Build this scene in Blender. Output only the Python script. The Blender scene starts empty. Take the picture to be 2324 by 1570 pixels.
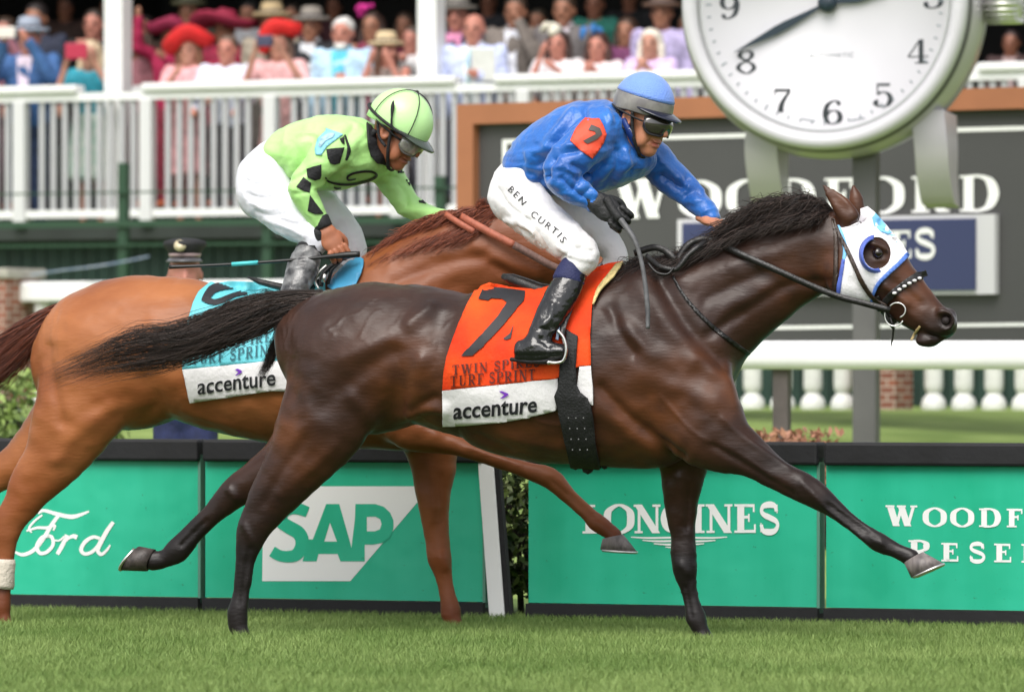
import bpy, bmesh, math, random
import numpy as np
from mathutils import Vector, Matrix
from mathutils.bvhtree import BVHTree
from mathutils.geometry import tessellate_polygon
random.seed(7)
RNG = np.random.default_rng(11)
SC = bpy.context.scene
COL = SC.collection
R = math.radians
# ------------------------------------------------------------------ camera, sky, sun, exposure
CAM_H, CAM_Y, FD, PW = 1.085, -24.0, 13944.0, 2324.0      # focal length and picture width in layout pixels
cd = bpy.data.cameras.new('camera'); cam = bpy.data.objects.new('camera', cd); COL.objects.link(cam)
cam.location = (0, CAM_Y, CAM_H); cam.rotation_euler = (R(90), 0, 0)
cd.sensor_width = 36.0; cd.lens = 36.0 * FD / PW; cd.shift_y = 64 / PW
cd.clip_start = 0.5; cd.clip_end = 600
cd.dof.use_dof = True; cd.dof.focus_distance = 23.9; cd.dof.aperture_fstop = 4.2
SC.camera = cam
w = bpy.data.worlds.new('World'); SC.world = w; w.use_nodes = True
nt = w.node_tree; nt.nodes.clear()
sky = nt.nodes.new('ShaderNodeTexSky'); sky.sky_type = 'NISHITA'; sky.sun_disc = False
sky.sun_elevation = R(53); sky.sun_rotation = R(198); sky.air_density = 1.0; sky.dust_density = 3.0
hsv = nt.nodes.new('ShaderNodeHueSaturation'); hsv.inputs['Saturation'].default_value = 0.22   # cloud-covered sky
bg = nt.nodes.new('ShaderNodeBackground'); bg.inputs['Strength'].default_value = 0.15
wo = nt.nodes.new('ShaderNodeOutputWorld')
nt.links.new(sky.outputs[0], hsv.inputs['Color']); nt.links.new(hsv.outputs[0], bg.inputs[0]); nt.links.new(bg.outputs[0], wo.inputs[0])
sd = bpy.data.lights.new('sun', 'SUN'); sun = bpy.data.objects.new('sun', sd); COL.objects.link(sun)
sd.energy = 1.5; sd.angle = R(42); sd.color = (1.0, 0.95, 0.88)
sun.rotation_euler = (R(37), 0, R(-18))
SC.view_settings.view_transform = 'Standard'; SC.view_settings.look = 'None'
SC.view_settings.exposure = 0.60; SC.view_settings.gamma = 1.0
SC.cycles.max_bounces = 6; SC.cycles.use_denoising = True

# ------------------------------------------------------------------ layout helpers
CAM = np.array([0.0, CAM_Y, CAM_H])
def at(px, py, d):                     # the point at depth d that a layout pixel looks at
    return np.array([(px - 1162) * d / FD, CAM_Y + d, CAM_H + (849 - py) * d / FD])
def ray(px, py): return np.array([(px - 1162) / FD, 1.0, (849 - py) / FD])
class Frame:                           # a vertical plane: F forward, L towards the camera
    def __init__(s, o, yaw):
        s.o = np.array(o, float); c, q = math.cos(yaw), math.sin(yaw)
        s.F = np.array([c, -q, 0]); s.L = np.array([-q, -c, 0]); s.Z = np.array([0, 0, 1.0])
    def P(s, px, py, lat=0.0):
        r = ray(px, py); t = (lat - (CAM - s.o) @ s.L) / (r @ s.L)
        return CAM + t * r
    def m(s, px, lat=0.0):             # metres per layout pixel at that place
        return (s.P(px, 849, lat)[1] - CAM_Y) / FD
    def loc(s, f, l, z): return s.o + s.F * f + s.L * l + s.Z * z
def lin(h):
    if isinstance(h, str):
        h = h.lstrip('#'); h = [int(h[i:i+2], 16) / 255 for i in (0, 2, 4)]
        return tuple((c / 12.92 if c <= 0.04045 else ((c + 0.055) / 1.055) ** 2.4) for c in h) + (1.0,)
    return tuple(h) + (1.0,) if len(h) == 3 else tuple(h)

# ------------------------------------------------------------------ materials
MATS = {}
def mat(name, col, rough=0.6, metal=0.0, var=0.0, vscale=6.0, bump=0.0, bscale=40.0, col2=None, spec=0.5, sheen=0.0, coat=0.0, stretch=None, detail=4.0, attr=None, colA=None):
    if name in MATS: return MATS[name]
    m = bpy.data.materials.new(name); m.use_nodes = True; n = m.node_tree.nodes; l = m.node_tree.links
    b = n['Principled BSDF']; c = lin(col)
    b.inputs['Base Color'].default_value = c; b.inputs['Roughness'].default_value = rough; b.inputs['Metallic'].default_value = metal
    b.inputs['Specular IOR Level'].default_value = spec; b.inputs['Sheen Weight'].default_value = sheen; b.inputs['Coat Weight'].default_value = coat
    tc = n.new('ShaderNodeTexCoord'); vec = tc.outputs['Object']
    if stretch:
        mp = n.new('ShaderNodeMapping'); mp.inputs['Scale'].default_value = stretch; l.new(vec, mp.inputs[0]); vec = mp.outputs[0]
    out = None
    if var > 0 or col2 is not None:
        t = n.new('ShaderNodeTexNoise'); t.inputs['Scale'].default_value = vscale; t.inputs['Detail'].default_value = detail; l.new(vec, t.inputs['Vector'])
        mr = n.new('ShaderNodeMapRange'); mr.inputs[1].default_value = 0.35; mr.inputs[2].default_value = 0.65; l.new(t.outputs[0], mr.inputs[0])
        mx = n.new('ShaderNodeMix'); mx.data_type = 'RGBA'; l.new(mr.outputs[0], mx.inputs[0])
        c2 = lin(col2) if col2 is not None else tuple(min(1, x * (1 + var)) for x in c[:3]) + (1,)
        c1 = c if col2 is not None else tuple(x * (1 - var) for x in c[:3]) + (1,)
        mx.inputs[6].default_value = c1; mx.inputs[7].default_value = c2; out = mx.outputs[2]
    if attr:
        a = n.new('ShaderNodeAttribute'); a.attribute_name = attr
        mx2 = n.new('ShaderNodeMix'); mx2.data_type = 'RGBA'; l.new(a.outputs['Fac'], mx2.inputs[0])
        if out is not None: l.new(out, mx2.inputs[6])
        else: mx2.inputs[6].default_value = c
        mx2.inputs[7].default_value = lin(colA); out = mx2.outputs[2]
    if out is not None: l.new(out, b.inputs['Base Color'])
    if bump > 0:
        t2 = n.new('ShaderNodeTexNoise'); t2.inputs['Scale'].default_value = bscale; t2.inputs['Detail'].default_value = 3; l.new(vec, t2.inputs['Vector'])
        bp = n.new('ShaderNodeBump'); bp.inputs['Strength'].default_value = bump; bp.inputs['Distance'].default_value = 0.01
        l.new(t2.outputs[0], bp.inputs['Height']); l.new(bp.outputs[0], b.inputs['Normal'])
    MATS[name] = m; return m

# ------------------------------------------------------------------ objects
def tag(o, label=None, cat=None, group=None, kind=None):
    for k, v in (('label', label), ('category', cat), ('group', group), ('kind', kind)):
        if v: o[k] = v
    return o
def empty(name, loc, label=None, cat=None, group=None):
    o = bpy.data.objects.new(name, None); COL.objects.link(o); o.location = tuple(loc); o.empty_display_size = 0.1
    return tag(o, label, cat, group)
def wloc(o):
    v = Vector((0, 0, 0))
    while o is not None: v = v + o.location; o = o.parent
    return np.array(v)
def mk(name, V, F, m, parent=None, smooth=True, loc=None, attr=None):
    """link ONE mesh object; V in world coordinates"""
    V = np.asarray(V, float)
    base = wloc(parent) if parent is not None else (np.zeros(3) if loc is None else np.asarray(loc, float))
    me = bpy.data.meshes.new(name)
    if isinstance(F, np.ndarray):
        k = F.shape[1]; me.vertices.add(len(V)); me.vertices.foreach_set('co', (V - base).astype(np.float32).ravel())
        me.loops.add(F.size); me.loops.foreach_set('vertex_index', F.astype(np.int32).ravel())
        me.polygons.add(len(F)); me.polygons.foreach_set('loop_start', np.arange(0, F.size, k, dtype=np.int32))
        me.update(calc_edges=True)
    else:
        me.from_pydata((V - base).tolist(), [], F); me.update()
    if smooth: me.polygons.foreach_set('use_smooth', np.ones(len(me.polygons), bool))
    for a, vals in (attr or {}).items():
        at_ = me.attributes.new(a, 'FLOAT', 'POINT'); at_.data.foreach_set('value', np.asarray(vals, np.float32))
    ms = m if isinstance(m, list) else [m]
    for x in ms: me.materials.append(x)
    o = bpy.data.objects.new(name, me); COL.objects.link(o)
    if parent is not None: o.parent = parent
    elif loc is not None: o.location = tuple(base)
    return o
class MB:                              # collects simple shapes for one mesh
    def __init__(s): s.V, s.F = [], []
    def add(s, V, F):
        b = len(s.V); s.V += [tuple(v) for v in V]; s.F += [tuple(i + b for i in f) for f in F]; return s
    def hexa(s, a, b, c, d, e, f, g, h):   # bottom a b c d, top e f g h
        return s.add([a, b, c, d, e, f, g, h], [(3, 2, 1, 0), (4, 5, 6, 7), (0, 1, 5, 4), (1, 2, 6, 5), (2, 3, 7, 6), (3, 0, 4, 7)])
    def box(s, c, sx, sy, sz, yaw=0.0):
        cc, q = math.cos(yaw), math.sin(yaw); c = np.asarray(c, float); P = []
        for z in (-sz / 2, sz / 2):
            for x, y in ((-sx/2, -sy/2), (sx/2, -sy/2), (sx/2, sy/2), (-sx/2, sy/2)):
                P.append(c + np.array([x * cc - y * q, x * q + y * cc, z]))
        return s.hexa(*P)
    def slab(s, p, q, z0, z1, th, off=0.0):   # upright slab along the ground line p-q, thickness th around offset off
        p = np.array([p[0], p[1], 0.0]); q = np.array([q[0], q[1], 0.0]); t = (q - p) / np.linalg.norm(q - p); n = np.array([t[1], -t[0], 0])
        a, b, c, d = p + n * (off + th/2), q + n * (off + th/2), q + n * (off - th/2), p + n * (off - th/2)
        z0 = np.array([0, 0, z0]); z1 = np.array([0, 0, z1])
        return s.hexa(a + z0, b + z0, c + z0, d + z0, a + z1, b + z1, c + z1, d + z1)
    def tube(s, pts, r, n=8, cap=True, flat=None):
        pts = [np.asarray(p, float) for p in pts]; m_ = len(pts)
        rs = r if hasattr(r, '__len__') else [r] * m_
        b = len(s.V); prev = None
        for i, p in enumerate(pts):
            t = pts[min(i+1, m_-1)] - pts[max(i-1, 0)]; t = t / (np.linalg.norm(t) + 1e-9)
            if prev is None:
                a = np.array([0, 0, 1.0]) if abs(t[2]) < 0.9 else np.array([1.0, 0, 0])
                u = np.cross(t, a)
            else: u = prev - t * (prev @ t)
            u = u / np.linalg.norm(u); prev = u; v = np.cross(t, u)
            for k in range(n):
                an = 2 * math.pi * k / n
                s.V.append(tuple(p + rs[i] * (u * math.cos(an) + v * math.sin(an) * (flat or 1))))
        for i in range(m_ - 1):
            for k in range(n):
                k2 = (k + 1) % n; s.F.append((b+i*n+k, b+i*n+k2, b+(i+1)*n+k2, b+(i+1)*n+k))
        if cap: s.F.append(tuple(b + k for k in reversed(range(n)))); s.F.append(tuple(b + (m_-1)*n + k for k in range(n)))
        return s
    def strap(s, pts, wd, th, nrm):         # flat strap whose broad side faces along nrm
        pts = [np.asarray(p, float) for p in pts]; m_ = len(pts); b = len(s.V); nrm = np.asarray(nrm, float)
        for i, p in enumerate(pts):
            t = pts[min(i+1, m_-1)] - pts[max(i-1, 0)]; t = t / np.linalg.norm(t); n_ = nrm - t * (nrm @ t); n_ /= np.linalg.norm(n_); u = np.cross(n_, t)
            s.V += [tuple(p + u * a * wd / 2 + n_ * c_ * th / 2) for a, c_ in ((-1, -1), (1, -1), (1, 1), (-1, 1))]
        s.F += [(b+4*i+k, b+4*i+(k+1) % 4, b+4*i+4+(k+1) % 4, b+4*i+4+k) for i in range(m_-1) for k in range(4)] + [(b+3, b+2, b+1, b), (b+4*m_-4, b+4*m_-3, b+4*m_-2, b+4*m_-1)]
        return s
    def lathe(s, prof, c, n=20, M=None, cap=True):   # prof (r, z) around the local z axis
        c = np.asarray(c, float); b = len(s.V); k_ = len(prof)
        for r, z in prof:
            for k in range(n):
                an = 2 * math.pi * k / n; p = np.array([r * math.cos(an), r * math.sin(an), z])
                if M is not None: p = M @ p
                s.V.append(tuple(c + p))
        for i in range(k_ - 1):
            for k in range(n):
                k2 = (k + 1) % n; s.F.append((b+i*n+k, b+i*n+k2, b+(i+1)*n+k2, b+(i+1)*n+k))
        if cap: s.F.append(tuple(b + k for k in reversed(range(n)))); s.F.append(tuple(b + (k_-1)*n + k for k in range(n)))
        return s
    def obj(s, name, m, parent=None, smooth=False, loc=None, bevel=0.0):
        o = mk(name, s.V, s.F, m, parent, smooth, loc)
        if bevel:
            bv = o.modifiers.new('bevel', 'BEVEL'); bv.width = bevel; bv.segments = 2; bv.limit_method = 'ANGLE'
        return o

# ------------------------------------------------------------------ numeric helpers
def catmull(P, n=6, closed=False):
    P = np.asarray(P, float); out = []; N = len(P)
    for i in range(N if closed else N - 1):
        if closed: p0, p1, p2, p3 = P[i-1], P[i], P[(i+1) % N], P[(i+2) % N]
        else: p0, p1, p2, p3 = P[max(i-1, 0)], P[i], P[i+1], P[min(i+2, N-1)]
        for k in range(n):
            t = k / n
            out.append(0.5 * (2*p1 + (p2-p0)*t + (2*p0 - 5*p1 + 4*p2 - p3)*t*t + (3*p1 - p0 - 3*p2 + p3)*t**3))
    if not closed: out.append(P[-1])
    return np.array(out)
def _hash(i, j, k, seed):
    h = (i.astype(np.int64) * 374761393 + j.astype(np.int64) * 668265263 + k.astype(np.int64) * 2147483647 + seed * 974711) & 0x7fffffff
    h = (h ^ (h >> 13)) * 1274126177 & 0x7fffffff
    return ((h ^ (h >> 16)) & 0xffff) / 32767.5 - 1.0
def noise3(P, seed=0):
    P = np.asarray(P); I = np.floor(P).astype(np.int64); f = P - I; f = f * f * (3 - 2 * f); r = 0
    for a in (0, 1):
        for b in (0, 1):
            for c in (0, 1):
                wgt = (f[:, 0] if a else 1 - f[:, 0]) * (f[:, 1] if b else 1 - f[:, 1]) * (f[:, 2] if c else 1 - f[:, 2])
                r = r + wgt * _hash(I[:, 0] + a, I[:, 1] + b, I[:, 2] + c, seed)
    return r
# ------------------------------------------------------------------ distance-field sculpting
class Field:
    def __init__(s, lo, hi, h):
        s.h = h; s.lo = np.array(lo, np.float64); n = np.ceil((np.array(hi) - s.lo) / h).astype(int) + 1
        s.n = n; s.D = np.full(tuple(n), 1.0, np.float32)
        s.ax = [(s.lo[i] + h * np.arange(n[i])).astype(np.float32) for i in range(3)]
    def box(s, lo, hi):
        a = np.clip(np.floor((np.asarray(lo) - s.lo) / s.h).astype(int), 0, s.n); b = np.clip(np.ceil((np.asarray(hi) - s.lo) / s.h).astype(int) + 1, 0, s.n)
        return tuple(slice(a[i], b[i]) for i in range(3))
    def xyz(s, sl): return s.ax[0][sl[0]][:, None, None], s.ax[1][sl[1]][None, :, None], s.ax[2][sl[2]][None, None, :]
    @staticmethod
    def seg(X, Y, Z, p0, p1, a0, a1, b0, b1, L, cap):
        T = p1 - p0; ln = np.linalg.norm(T)
        T = T / ln if ln > 1e-9 else np.array([1.0, 0, 0]); ln = max(ln, 1e-6)
        Lp = L - (L @ T) * T
        if np.linalg.norm(Lp) < 1e-3: Lp = np.cross(T, [0.3, 0.5, 0.8])
        Lp = Lp / np.linalg.norm(Lp); U = np.cross(Lp, T)
        f = np.float32; x, y, z = X - f(p0[0]), Y - f(p0[1]), Z - f(p0[2])
        dT = x * f(T[0]) + y * f(T[1]) + z * f(T[2]); dU = x * f(U[0]) + y * f(U[1]) + z * f(U[2]); dL = x * f(Lp[0]) + y * f(Lp[1]) + z * f(Lp[2])
        t = np.clip(dT / f(ln), 0, 1); a = f(a0) + f(a1 - a0) * t; b = f(b0) + f(b1 - b0) * t; e = dT - t * f(ln); m_ = f(cap) * np.minimum(a, b)
        u, v, w_ = dU / a, dL / b, e / m_
        k0 = np.sqrt(u*u + v*v + w_*w_); k1 = np.sqrt((u/a)**2 + (v/b)**2 + (w_/m_)**2) + f(1e-6)
        return k0 * (k0 - 1) / k1
    def chain(s, pts, ra, rb, L, k=0.03, sub=4, cap=1.0, carve=False):
        Q = np.concatenate([np.asarray(pts, float), np.asarray(ra, float)[:, None], np.asarray(rb, float)[:, None]], 1)
        if len(Q) > 2 and sub > 1: Q = catmull(Q, sub)
        L = np.asarray(L, float); pad = k + 2 * s.h
        mx = np.maximum(Q[:, 3], Q[:, 4]) + pad
        mg = mx.copy(); mg[1:] = np.maximum(mg[1:], mx[:-1]); mg[:-1] = np.maximum(mg[:-1], mx[1:])
        sl = s.box((Q[:, :3] - mg[:, None]).min(0), (Q[:, :3] + mg[:, None]).max(0))
        D = np.full([q.stop - q.start for q in sl], 1.0, np.float32)
        if D.size == 0: return
        if len(Q) == 1: Q = np.concatenate([Q, Q])
        for i in range(len(Q) - 1):
            r = max(mx[i], mx[i+1]); lo = np.minimum(Q[i, :3], Q[i+1, :3]) - r; hi = np.maximum(Q[i, :3], Q[i+1, :3]) + r
            s2 = s.box(lo, hi); X, Y, Z = s.xyz(s2)
            if min(len(X.ravel()), len(Y.ravel()), len(Z.ravel())) == 0: continue
            d = s.seg(X, Y, Z, Q[i, :3], Q[i+1, :3], Q[i, 3], Q[i+1, 3], Q[i, 4], Q[i+1, 4], L, cap)
            s3 = tuple(slice(s2[j].start - sl[j].start, s2[j].stop - sl[j].start) for j in range(3))
            D[s3] = np.minimum(D[s3], d)
        s.merge(sl, D, k, carve)
    def merge(s, sl, d, k, carve=False):
        A = s.D[sl]
        if carve:
            hh = np.maximum(k - np.abs(A + d), 0) / k; s.D[sl] = np.maximum(A, -d) + hh * hh * k * 0.25
        else:
            hh = np.maximum(k - np.abs(A - d), 0) / k; s.D[sl] = np.minimum(A, d) - hh * hh * k * 0.25
    def ell(s, c, r, M=None, k=0.02, carve=False):     # ellipsoid, M columns = its axes
        c = np.asarray(c, float); M = np.eye(3) if M is None else np.asarray(M, float); r = np.asarray(r, float)
        ext = np.sqrt(((M * r) ** 2).sum(1)) + k + 2 * s.h
        sl = s.box(c - ext, c + ext); X, Y, Z = s.xyz(sl)
        x, y, z = X - np.float32(c[0]), Y - np.float32(c[1]), Z - np.float32(c[2])
        q = [(x * np.float32(M[0, i]) + y * np.float32(M[1, i]) + z * np.float32(M[2, i])) / np.float32(r[i]) for i in range(3)]
        k0 = np.sqrt(q[0]**2 + q[1]**2 + q[2]**2); k1 = np.sqrt((q[0]/r[0])**2 + (q[1]/r[1])**2 + (q[2]/r[2])**2).astype(np.float32) + np.float32(1e-6)
        if k0.size: s.merge(sl, k0 * (k0 - 1) / k1, k, carve)
    def mesh(s, smooth=3):
        D = s.D; S = D < 0; nx, ny, nz = D.shape
        cnt = np.zeros((nx-1, ny-1, nz-1), np.int8)
        for a in (0, 1):
            for b in (0, 1):
                for c in (0, 1): cnt += S[a:nx-1+a, b:ny-1+b, c:nz-1+c]
        act = (cnt > 0) & (cnt < 8); I = np.argwhere(act); idx = np.full(act.shape, -1, np.int32); idx[act] = np.arange(len(I))
        acc = np.zeros((len(I), 3)); num = np.zeros(len(I))
        for ax in range(3):
            e = np.zeros(3, int); e[ax] = 1; o1, o2 = [q for q in range(3) if q != ax]
            for p in (0, 1):
                for q in (0, 1):
                    c0 = I.copy(); c0[:, o1] += p; c0[:, o2] += q; c1 = c0 + e
                    d0 = D[c0[:, 0], c0[:, 1], c0[:, 2]]; d1 = D[c1[:, 0], c1[:, 1], c1[:, 2]]
                    cr = (d0 < 0) != (d1 < 0); t = d0 / np.where(cr, d0 - d1, 1)
                    pt = c0.astype(float); pt[:, ax] += t
                    acc[cr] += pt[cr]; num[cr] += 1
        V = s.lo + s.h * acc / num[:, None]
        Fs = []
        for ax in range(3):
            o1, o2 = (ax + 1) % 3, (ax + 2) % 3
            sl0 = [slice(None)] * 3; sl1 = [slice(None)] * 3; sl0[ax] = slice(0, -1); sl1[ax] = slice(1, None)
            A, B = S[tuple(sl0)], S[tuple(sl1)]; E = np.argwhere(A != B)
            E = E[(E[:, o1] > 0) & (E[:, o2] > 0) & (E[:, o1] < D.shape[o1] - 1) & (E[:, o2] < D.shape[o2] - 1)]
            fl = A[E[:, 0], E[:, 1], E[:, 2]]
            def g(d1, d2):
                c = E.copy(); c[:, o1] += d1; c[:, o2] += d2; return idx[c[:, 0], c[:, 1], c[:, 2]]
            q = np.stack([g(-1, -1), g(0, -1), g(0, 0), g(-1, 0)], 1)
            q[~fl] = q[~fl][:, ::-1]; Fs.append(q)
        F = np.concatenate(Fs); F = F[(F >= 0).all(1)]
        for _ in range(smooth): V = lap(V, F)
        return V, F
def lap(V, F, lam=0.5):
    a = F.ravel(); b = np.roll(F, -1, 1).ravel(); n = len(V); i = np.concatenate([a, b]); j = np.concatenate([b, a])
    deg = np.bincount(i, minlength=n); deg[deg == 0] = 1
    S = np.stack([np.bincount(i, V[j, c], n) for c in range(3)], 1) / deg[:, None]
    return V + lam * (S - V)
def normals(V, F):
    n = np.cross(V[F[:, 2]] - V[F[:, 0]], V[F[:, -1]] - V[F[:, 1]]); N = np.zeros_like(V)
    for c in range(3):
        for k in range(F.shape[1]): N[:, c] += np.bincount(F[:, k], n[:, c], len(V))
    return N / (np.linalg.norm(N, axis=1)[:, None] + 1e-12)
def bvh(V, F): return BVHTree.FromPolygons([tuple(v) for v in V.tolist()], F.tolist())
def joinVF(parts):
    Vs, Fs, b = [], [], 0
    for V, F in parts: Vs.append(V); Fs.append(F + b); b += len(V)
    return np.concatenate(Vs), np.concatenate(Fs)

# ------------------------------------------------------------------ flat outlines, cut to a fine grid, laid on a surface
def fill2d(outlines, cell=None):
    """outlines: [outer, hole, ...] in 2-D -> verts, faces cut along a grid"""
    pl = [[Vector((p[0], p[1], 0)) for p in o] for o in outlines]
    tris = tessellate_polygon(pl); vs = [v for o in pl for v in o]
    return cut2d([tuple(v) for v in vs], [tuple(t) for t in tris], cell)
def cut2d(vs, fs, cell):
    bm = bmesh.new(); bv = [bm.verts.new((v[0], v[1], v[2] if len(v) > 2 else 0)) for v in vs]
    for f in fs:
        try: bm.faces.new([bv[i] for i in f])
        except ValueError: pass
    if cell:
        for ax in (0, 1):
            lo = min(v.co[ax] for v in bm.verts); hi = max(v.co[ax] for v in bm.verts)
            for k in range(int(lo // cell) + 1, int(hi // cell) + 1):
                co = [0, 0, 0]; no = [0, 0, 0]; co[ax] = k * cell; no[ax] = 1
                bmesh.ops.bisect_plane(bm, geom=bm.verts[:] + bm.edges[:] + bm.faces[:], plane_co=co, plane_no=no, dist=1e-5)
        bmesh.ops.remove_doubles(bm, verts=bm.verts[:], dist=1e-4)
    bm.verts.index_update()
    V = [tuple(v.co) for v in bm.verts]; F = [tuple(v.index for v in f.verts) for f in bm.faces]
    bm.free(); return V, F
def lay(name, outlines, tree, m, parent=None, off=0.004, thick=0.003, cell=8, nearest=False, raw=None, loc=None, wob=None, smoothit=0, maxd=None):
    """lay a flat outline (layout pixels) on a sculpted surface: each point falls along its line of sight onto the surface"""
    V, F = raw if raw is not None else fill2d(outlines, cell)
    if raw is not None and cell: V, F = cut2d(V, F, cell)
    pts, ok = [], []
    for v in V:
        r = Vector(ray(v[0], v[1])).normalized(); h = tree.ray_cast(Vector(CAM), r)
        hit = h[0] is not None and (maxd is None or (maxd[0] < h[3] < maxd[1]))
        if hit:
            n = h[1]
            if n.dot(r) > 0: n = -n
            o_ = off + (v[2] if len(v) > 2 else 0)
            pts.append(np.array(h[0] + n * o_ * 0.6 - r * o_ * 0.4)); ok.append(True)
        else: pts.append(np.array([0., 0, 0])); ok.append(False)
    if nearest and any(ok) and not all(ok):
        dm = np.median([p[1] for p, k in zip(pts, ok) if k]) - CAM_Y
        for i, k in enumerate(ok):
            if not k:
                j = min((jj for jj in range(len(V)) if ok[jj]), key=lambda jj: (V[jj][0]-V[i][0])**2 + (V[jj][1]-V[i][1])**2)
                d = pts[j][1] - CAM_Y + 0.01; pts[i] = at(V[i][0], V[i][1], d); ok[i] = None
    F2 = [f for f in F if all(ok[i] is not False for i in f)]
    if not F2: print('LAY EMPTY', name); return None
    used = sorted({i for f in F2 for i in f}); mp = {o: i for i, o in enumerate(used)}
    P = np.array([pts[i] for i in used]); F3 = [tuple(mp[i] for i in f) for f in F2]
    if wob is not None: P = P + wob(P)
    # face the camera
    a, b, c = (P[F3[0][k]] for k in (0, 1, 2))
    if np.cross(b - a, c - a) @ (CAM - a) < 0: F3 = [tuple(reversed(f)) for f in F3]
    o = mk(name, P, F3, m, parent, True, loc)
    if thick:
        sm = o.modifiers.new('solidify', 'SOLIDIFY'); sm.thickness = thick; sm.offset = -1
    return o
def band(P, w, n=6):                    # outline of a strap along a 2-D path
    C = catmull(P, n) if len(P) > 2 else np.asarray(P, float); ww = w if hasattr(w, '__len__') else [w, w]
    T = np.gradient(C, axis=0); T /= np.linalg.norm(T, axis=1)[:, None] + 1e-9; Nn = np.stack([-T[:, 1], T[:, 0]], 1)
    W = np.interp(np.linspace(0, 1, len(C)), np.linspace(0, 1, len(ww)), ww)[:, None] / 2
    return [list(map(tuple, np.concatenate([C + Nn * W, (C - Nn * W)[::-1]])))]
# ------------------------------------------------------------------ hair
def strands(name, guides, n, wid, m, parent, spread=0.01, npt=12, lenvar=0.3, jitter=0.004, seed=1, start=0.0, fan=0.2):
    """guides: list of 3-D polylines; each lock is a thin three-sided tapered tube blended between two guides"""
    rg = np.random.default_rng(seed); G = [catmull(g, 8) for g in guides]
    G = np.array([[g[int(round(t * (len(g) - 1)))] for t in np.linspace(0, 1, 40)] for g in G]); ng = len(G)
    V, F = [], []; A = []
    for s_ in range(n):
        a = rg.random() * (ng - 1); i = min(int(a), ng - 2); f = a - i; C = G[i] * (1 - f) + G[i+1] * f
        e = 1 - lenvar * rg.random() ** 1.5; s0 = start * rg.random(); tt = np.linspace(s0, max(e, s0 + .2), npt) * 39
        q = np.clip(tt.astype(int), 0, 38); fr = (tt - q)[:, None]; C = C[q] * (1 - fr) + C[q+1] * fr
        off = rg.normal(size=3) * spread; ph = rg.random(3) * 6.3; fq = 1 + rg.random(3) * 2
        tn = np.linspace(0, 1, npt)[:, None]
        C = C + off * (0.35 + 0.7 * tn + fan * tn ** 2) + jitter * np.sin(ph + fq * 4 * tn) * tn
        r = wid * (0.6 + 0.8 * rg.random()) * np.clip(1.05 - tn[:, 0] ** 2.2, 0.04, 1)
        T = np.gradient(C, axis=0); T /= np.linalg.norm(T, axis=1)[:, None] + 1e-9
        u = np.cross(T, rg.normal(size=3)); u /= np.linalg.norm(u, axis=1)[:, None] + 1e-9; v = np.cross(T, u); b = len(V) * 3 * npt
        ring = [C + r[:, None] * (u * math.cos(an) + v * math.sin(an)) for an in (0, 2.094, 4.189)]
        V.append(np.stack(ring, 1).reshape(-1, 3)); A.append(np.full(3 * npt, rg.random()))
        k = np.arange(npt - 1)[:, None] * 3
        for c in range(3):
            d = (c + 1) % 3; F.append(b + np.concatenate([k + c, k + d, k + 3 + d, k + 3 + c], 1))
    return mk(name, np.concatenate(V), np.concatenate(F), m, parent, True, attr={'rnd': np.concatenate(A)})
# ------------------------------------------------------------------ lettering: a broad-nib pen for serif capitals and figures
def pen(P, thick, thin, n=8, closed=False, w0=0.0, taper=None):
    C = catmull(P, n, closed) if len(P) > 2 else np.linspace(P[0], P[1], 2)
    if closed: C = np.concatenate([C, C[:1]])
    T = np.gradient(C, axis=0)
    if closed: T[0] = T[-1] = (C[1] - C[-2])
    T /= np.linalg.norm(T, axis=1)[:, None] + 1e-9; N = np.stack([-T[:, 1], T[:, 0]], 1)
    W = (thin + (thick - thin) * np.abs(T[:, 1]) ** 1.6) / 2
    if taper is not None: W = W * np.interp(np.linspace(0, 1, len(C)), np.linspace(0, 1, len(taper)), taper)
    A, B = C + N * W[:, None], C - N * W[:, None]
    return [[tuple(A[i]), tuple(B[i]), tuple(B[i+1]), tuple(A[i+1])] for i in range(len(C) - 1)]
def bar(x0, y0, x1, y1): return [[(x0, y0), (x1, y0), (x1, y1), (x0, y1)]]
def diag(x0, y0, x1, y1, w_): return [[(x0 - w_/2, y0), (x0 + w_/2, y0), (x1 + w_/2, y1), (x1 - w_/2, y1)]]
def serif(x, y, hw=.2, t=.05): return bar(x - hw, y if y < .5 else y - t, x + hw, y + t if y < .5 else y)
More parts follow.
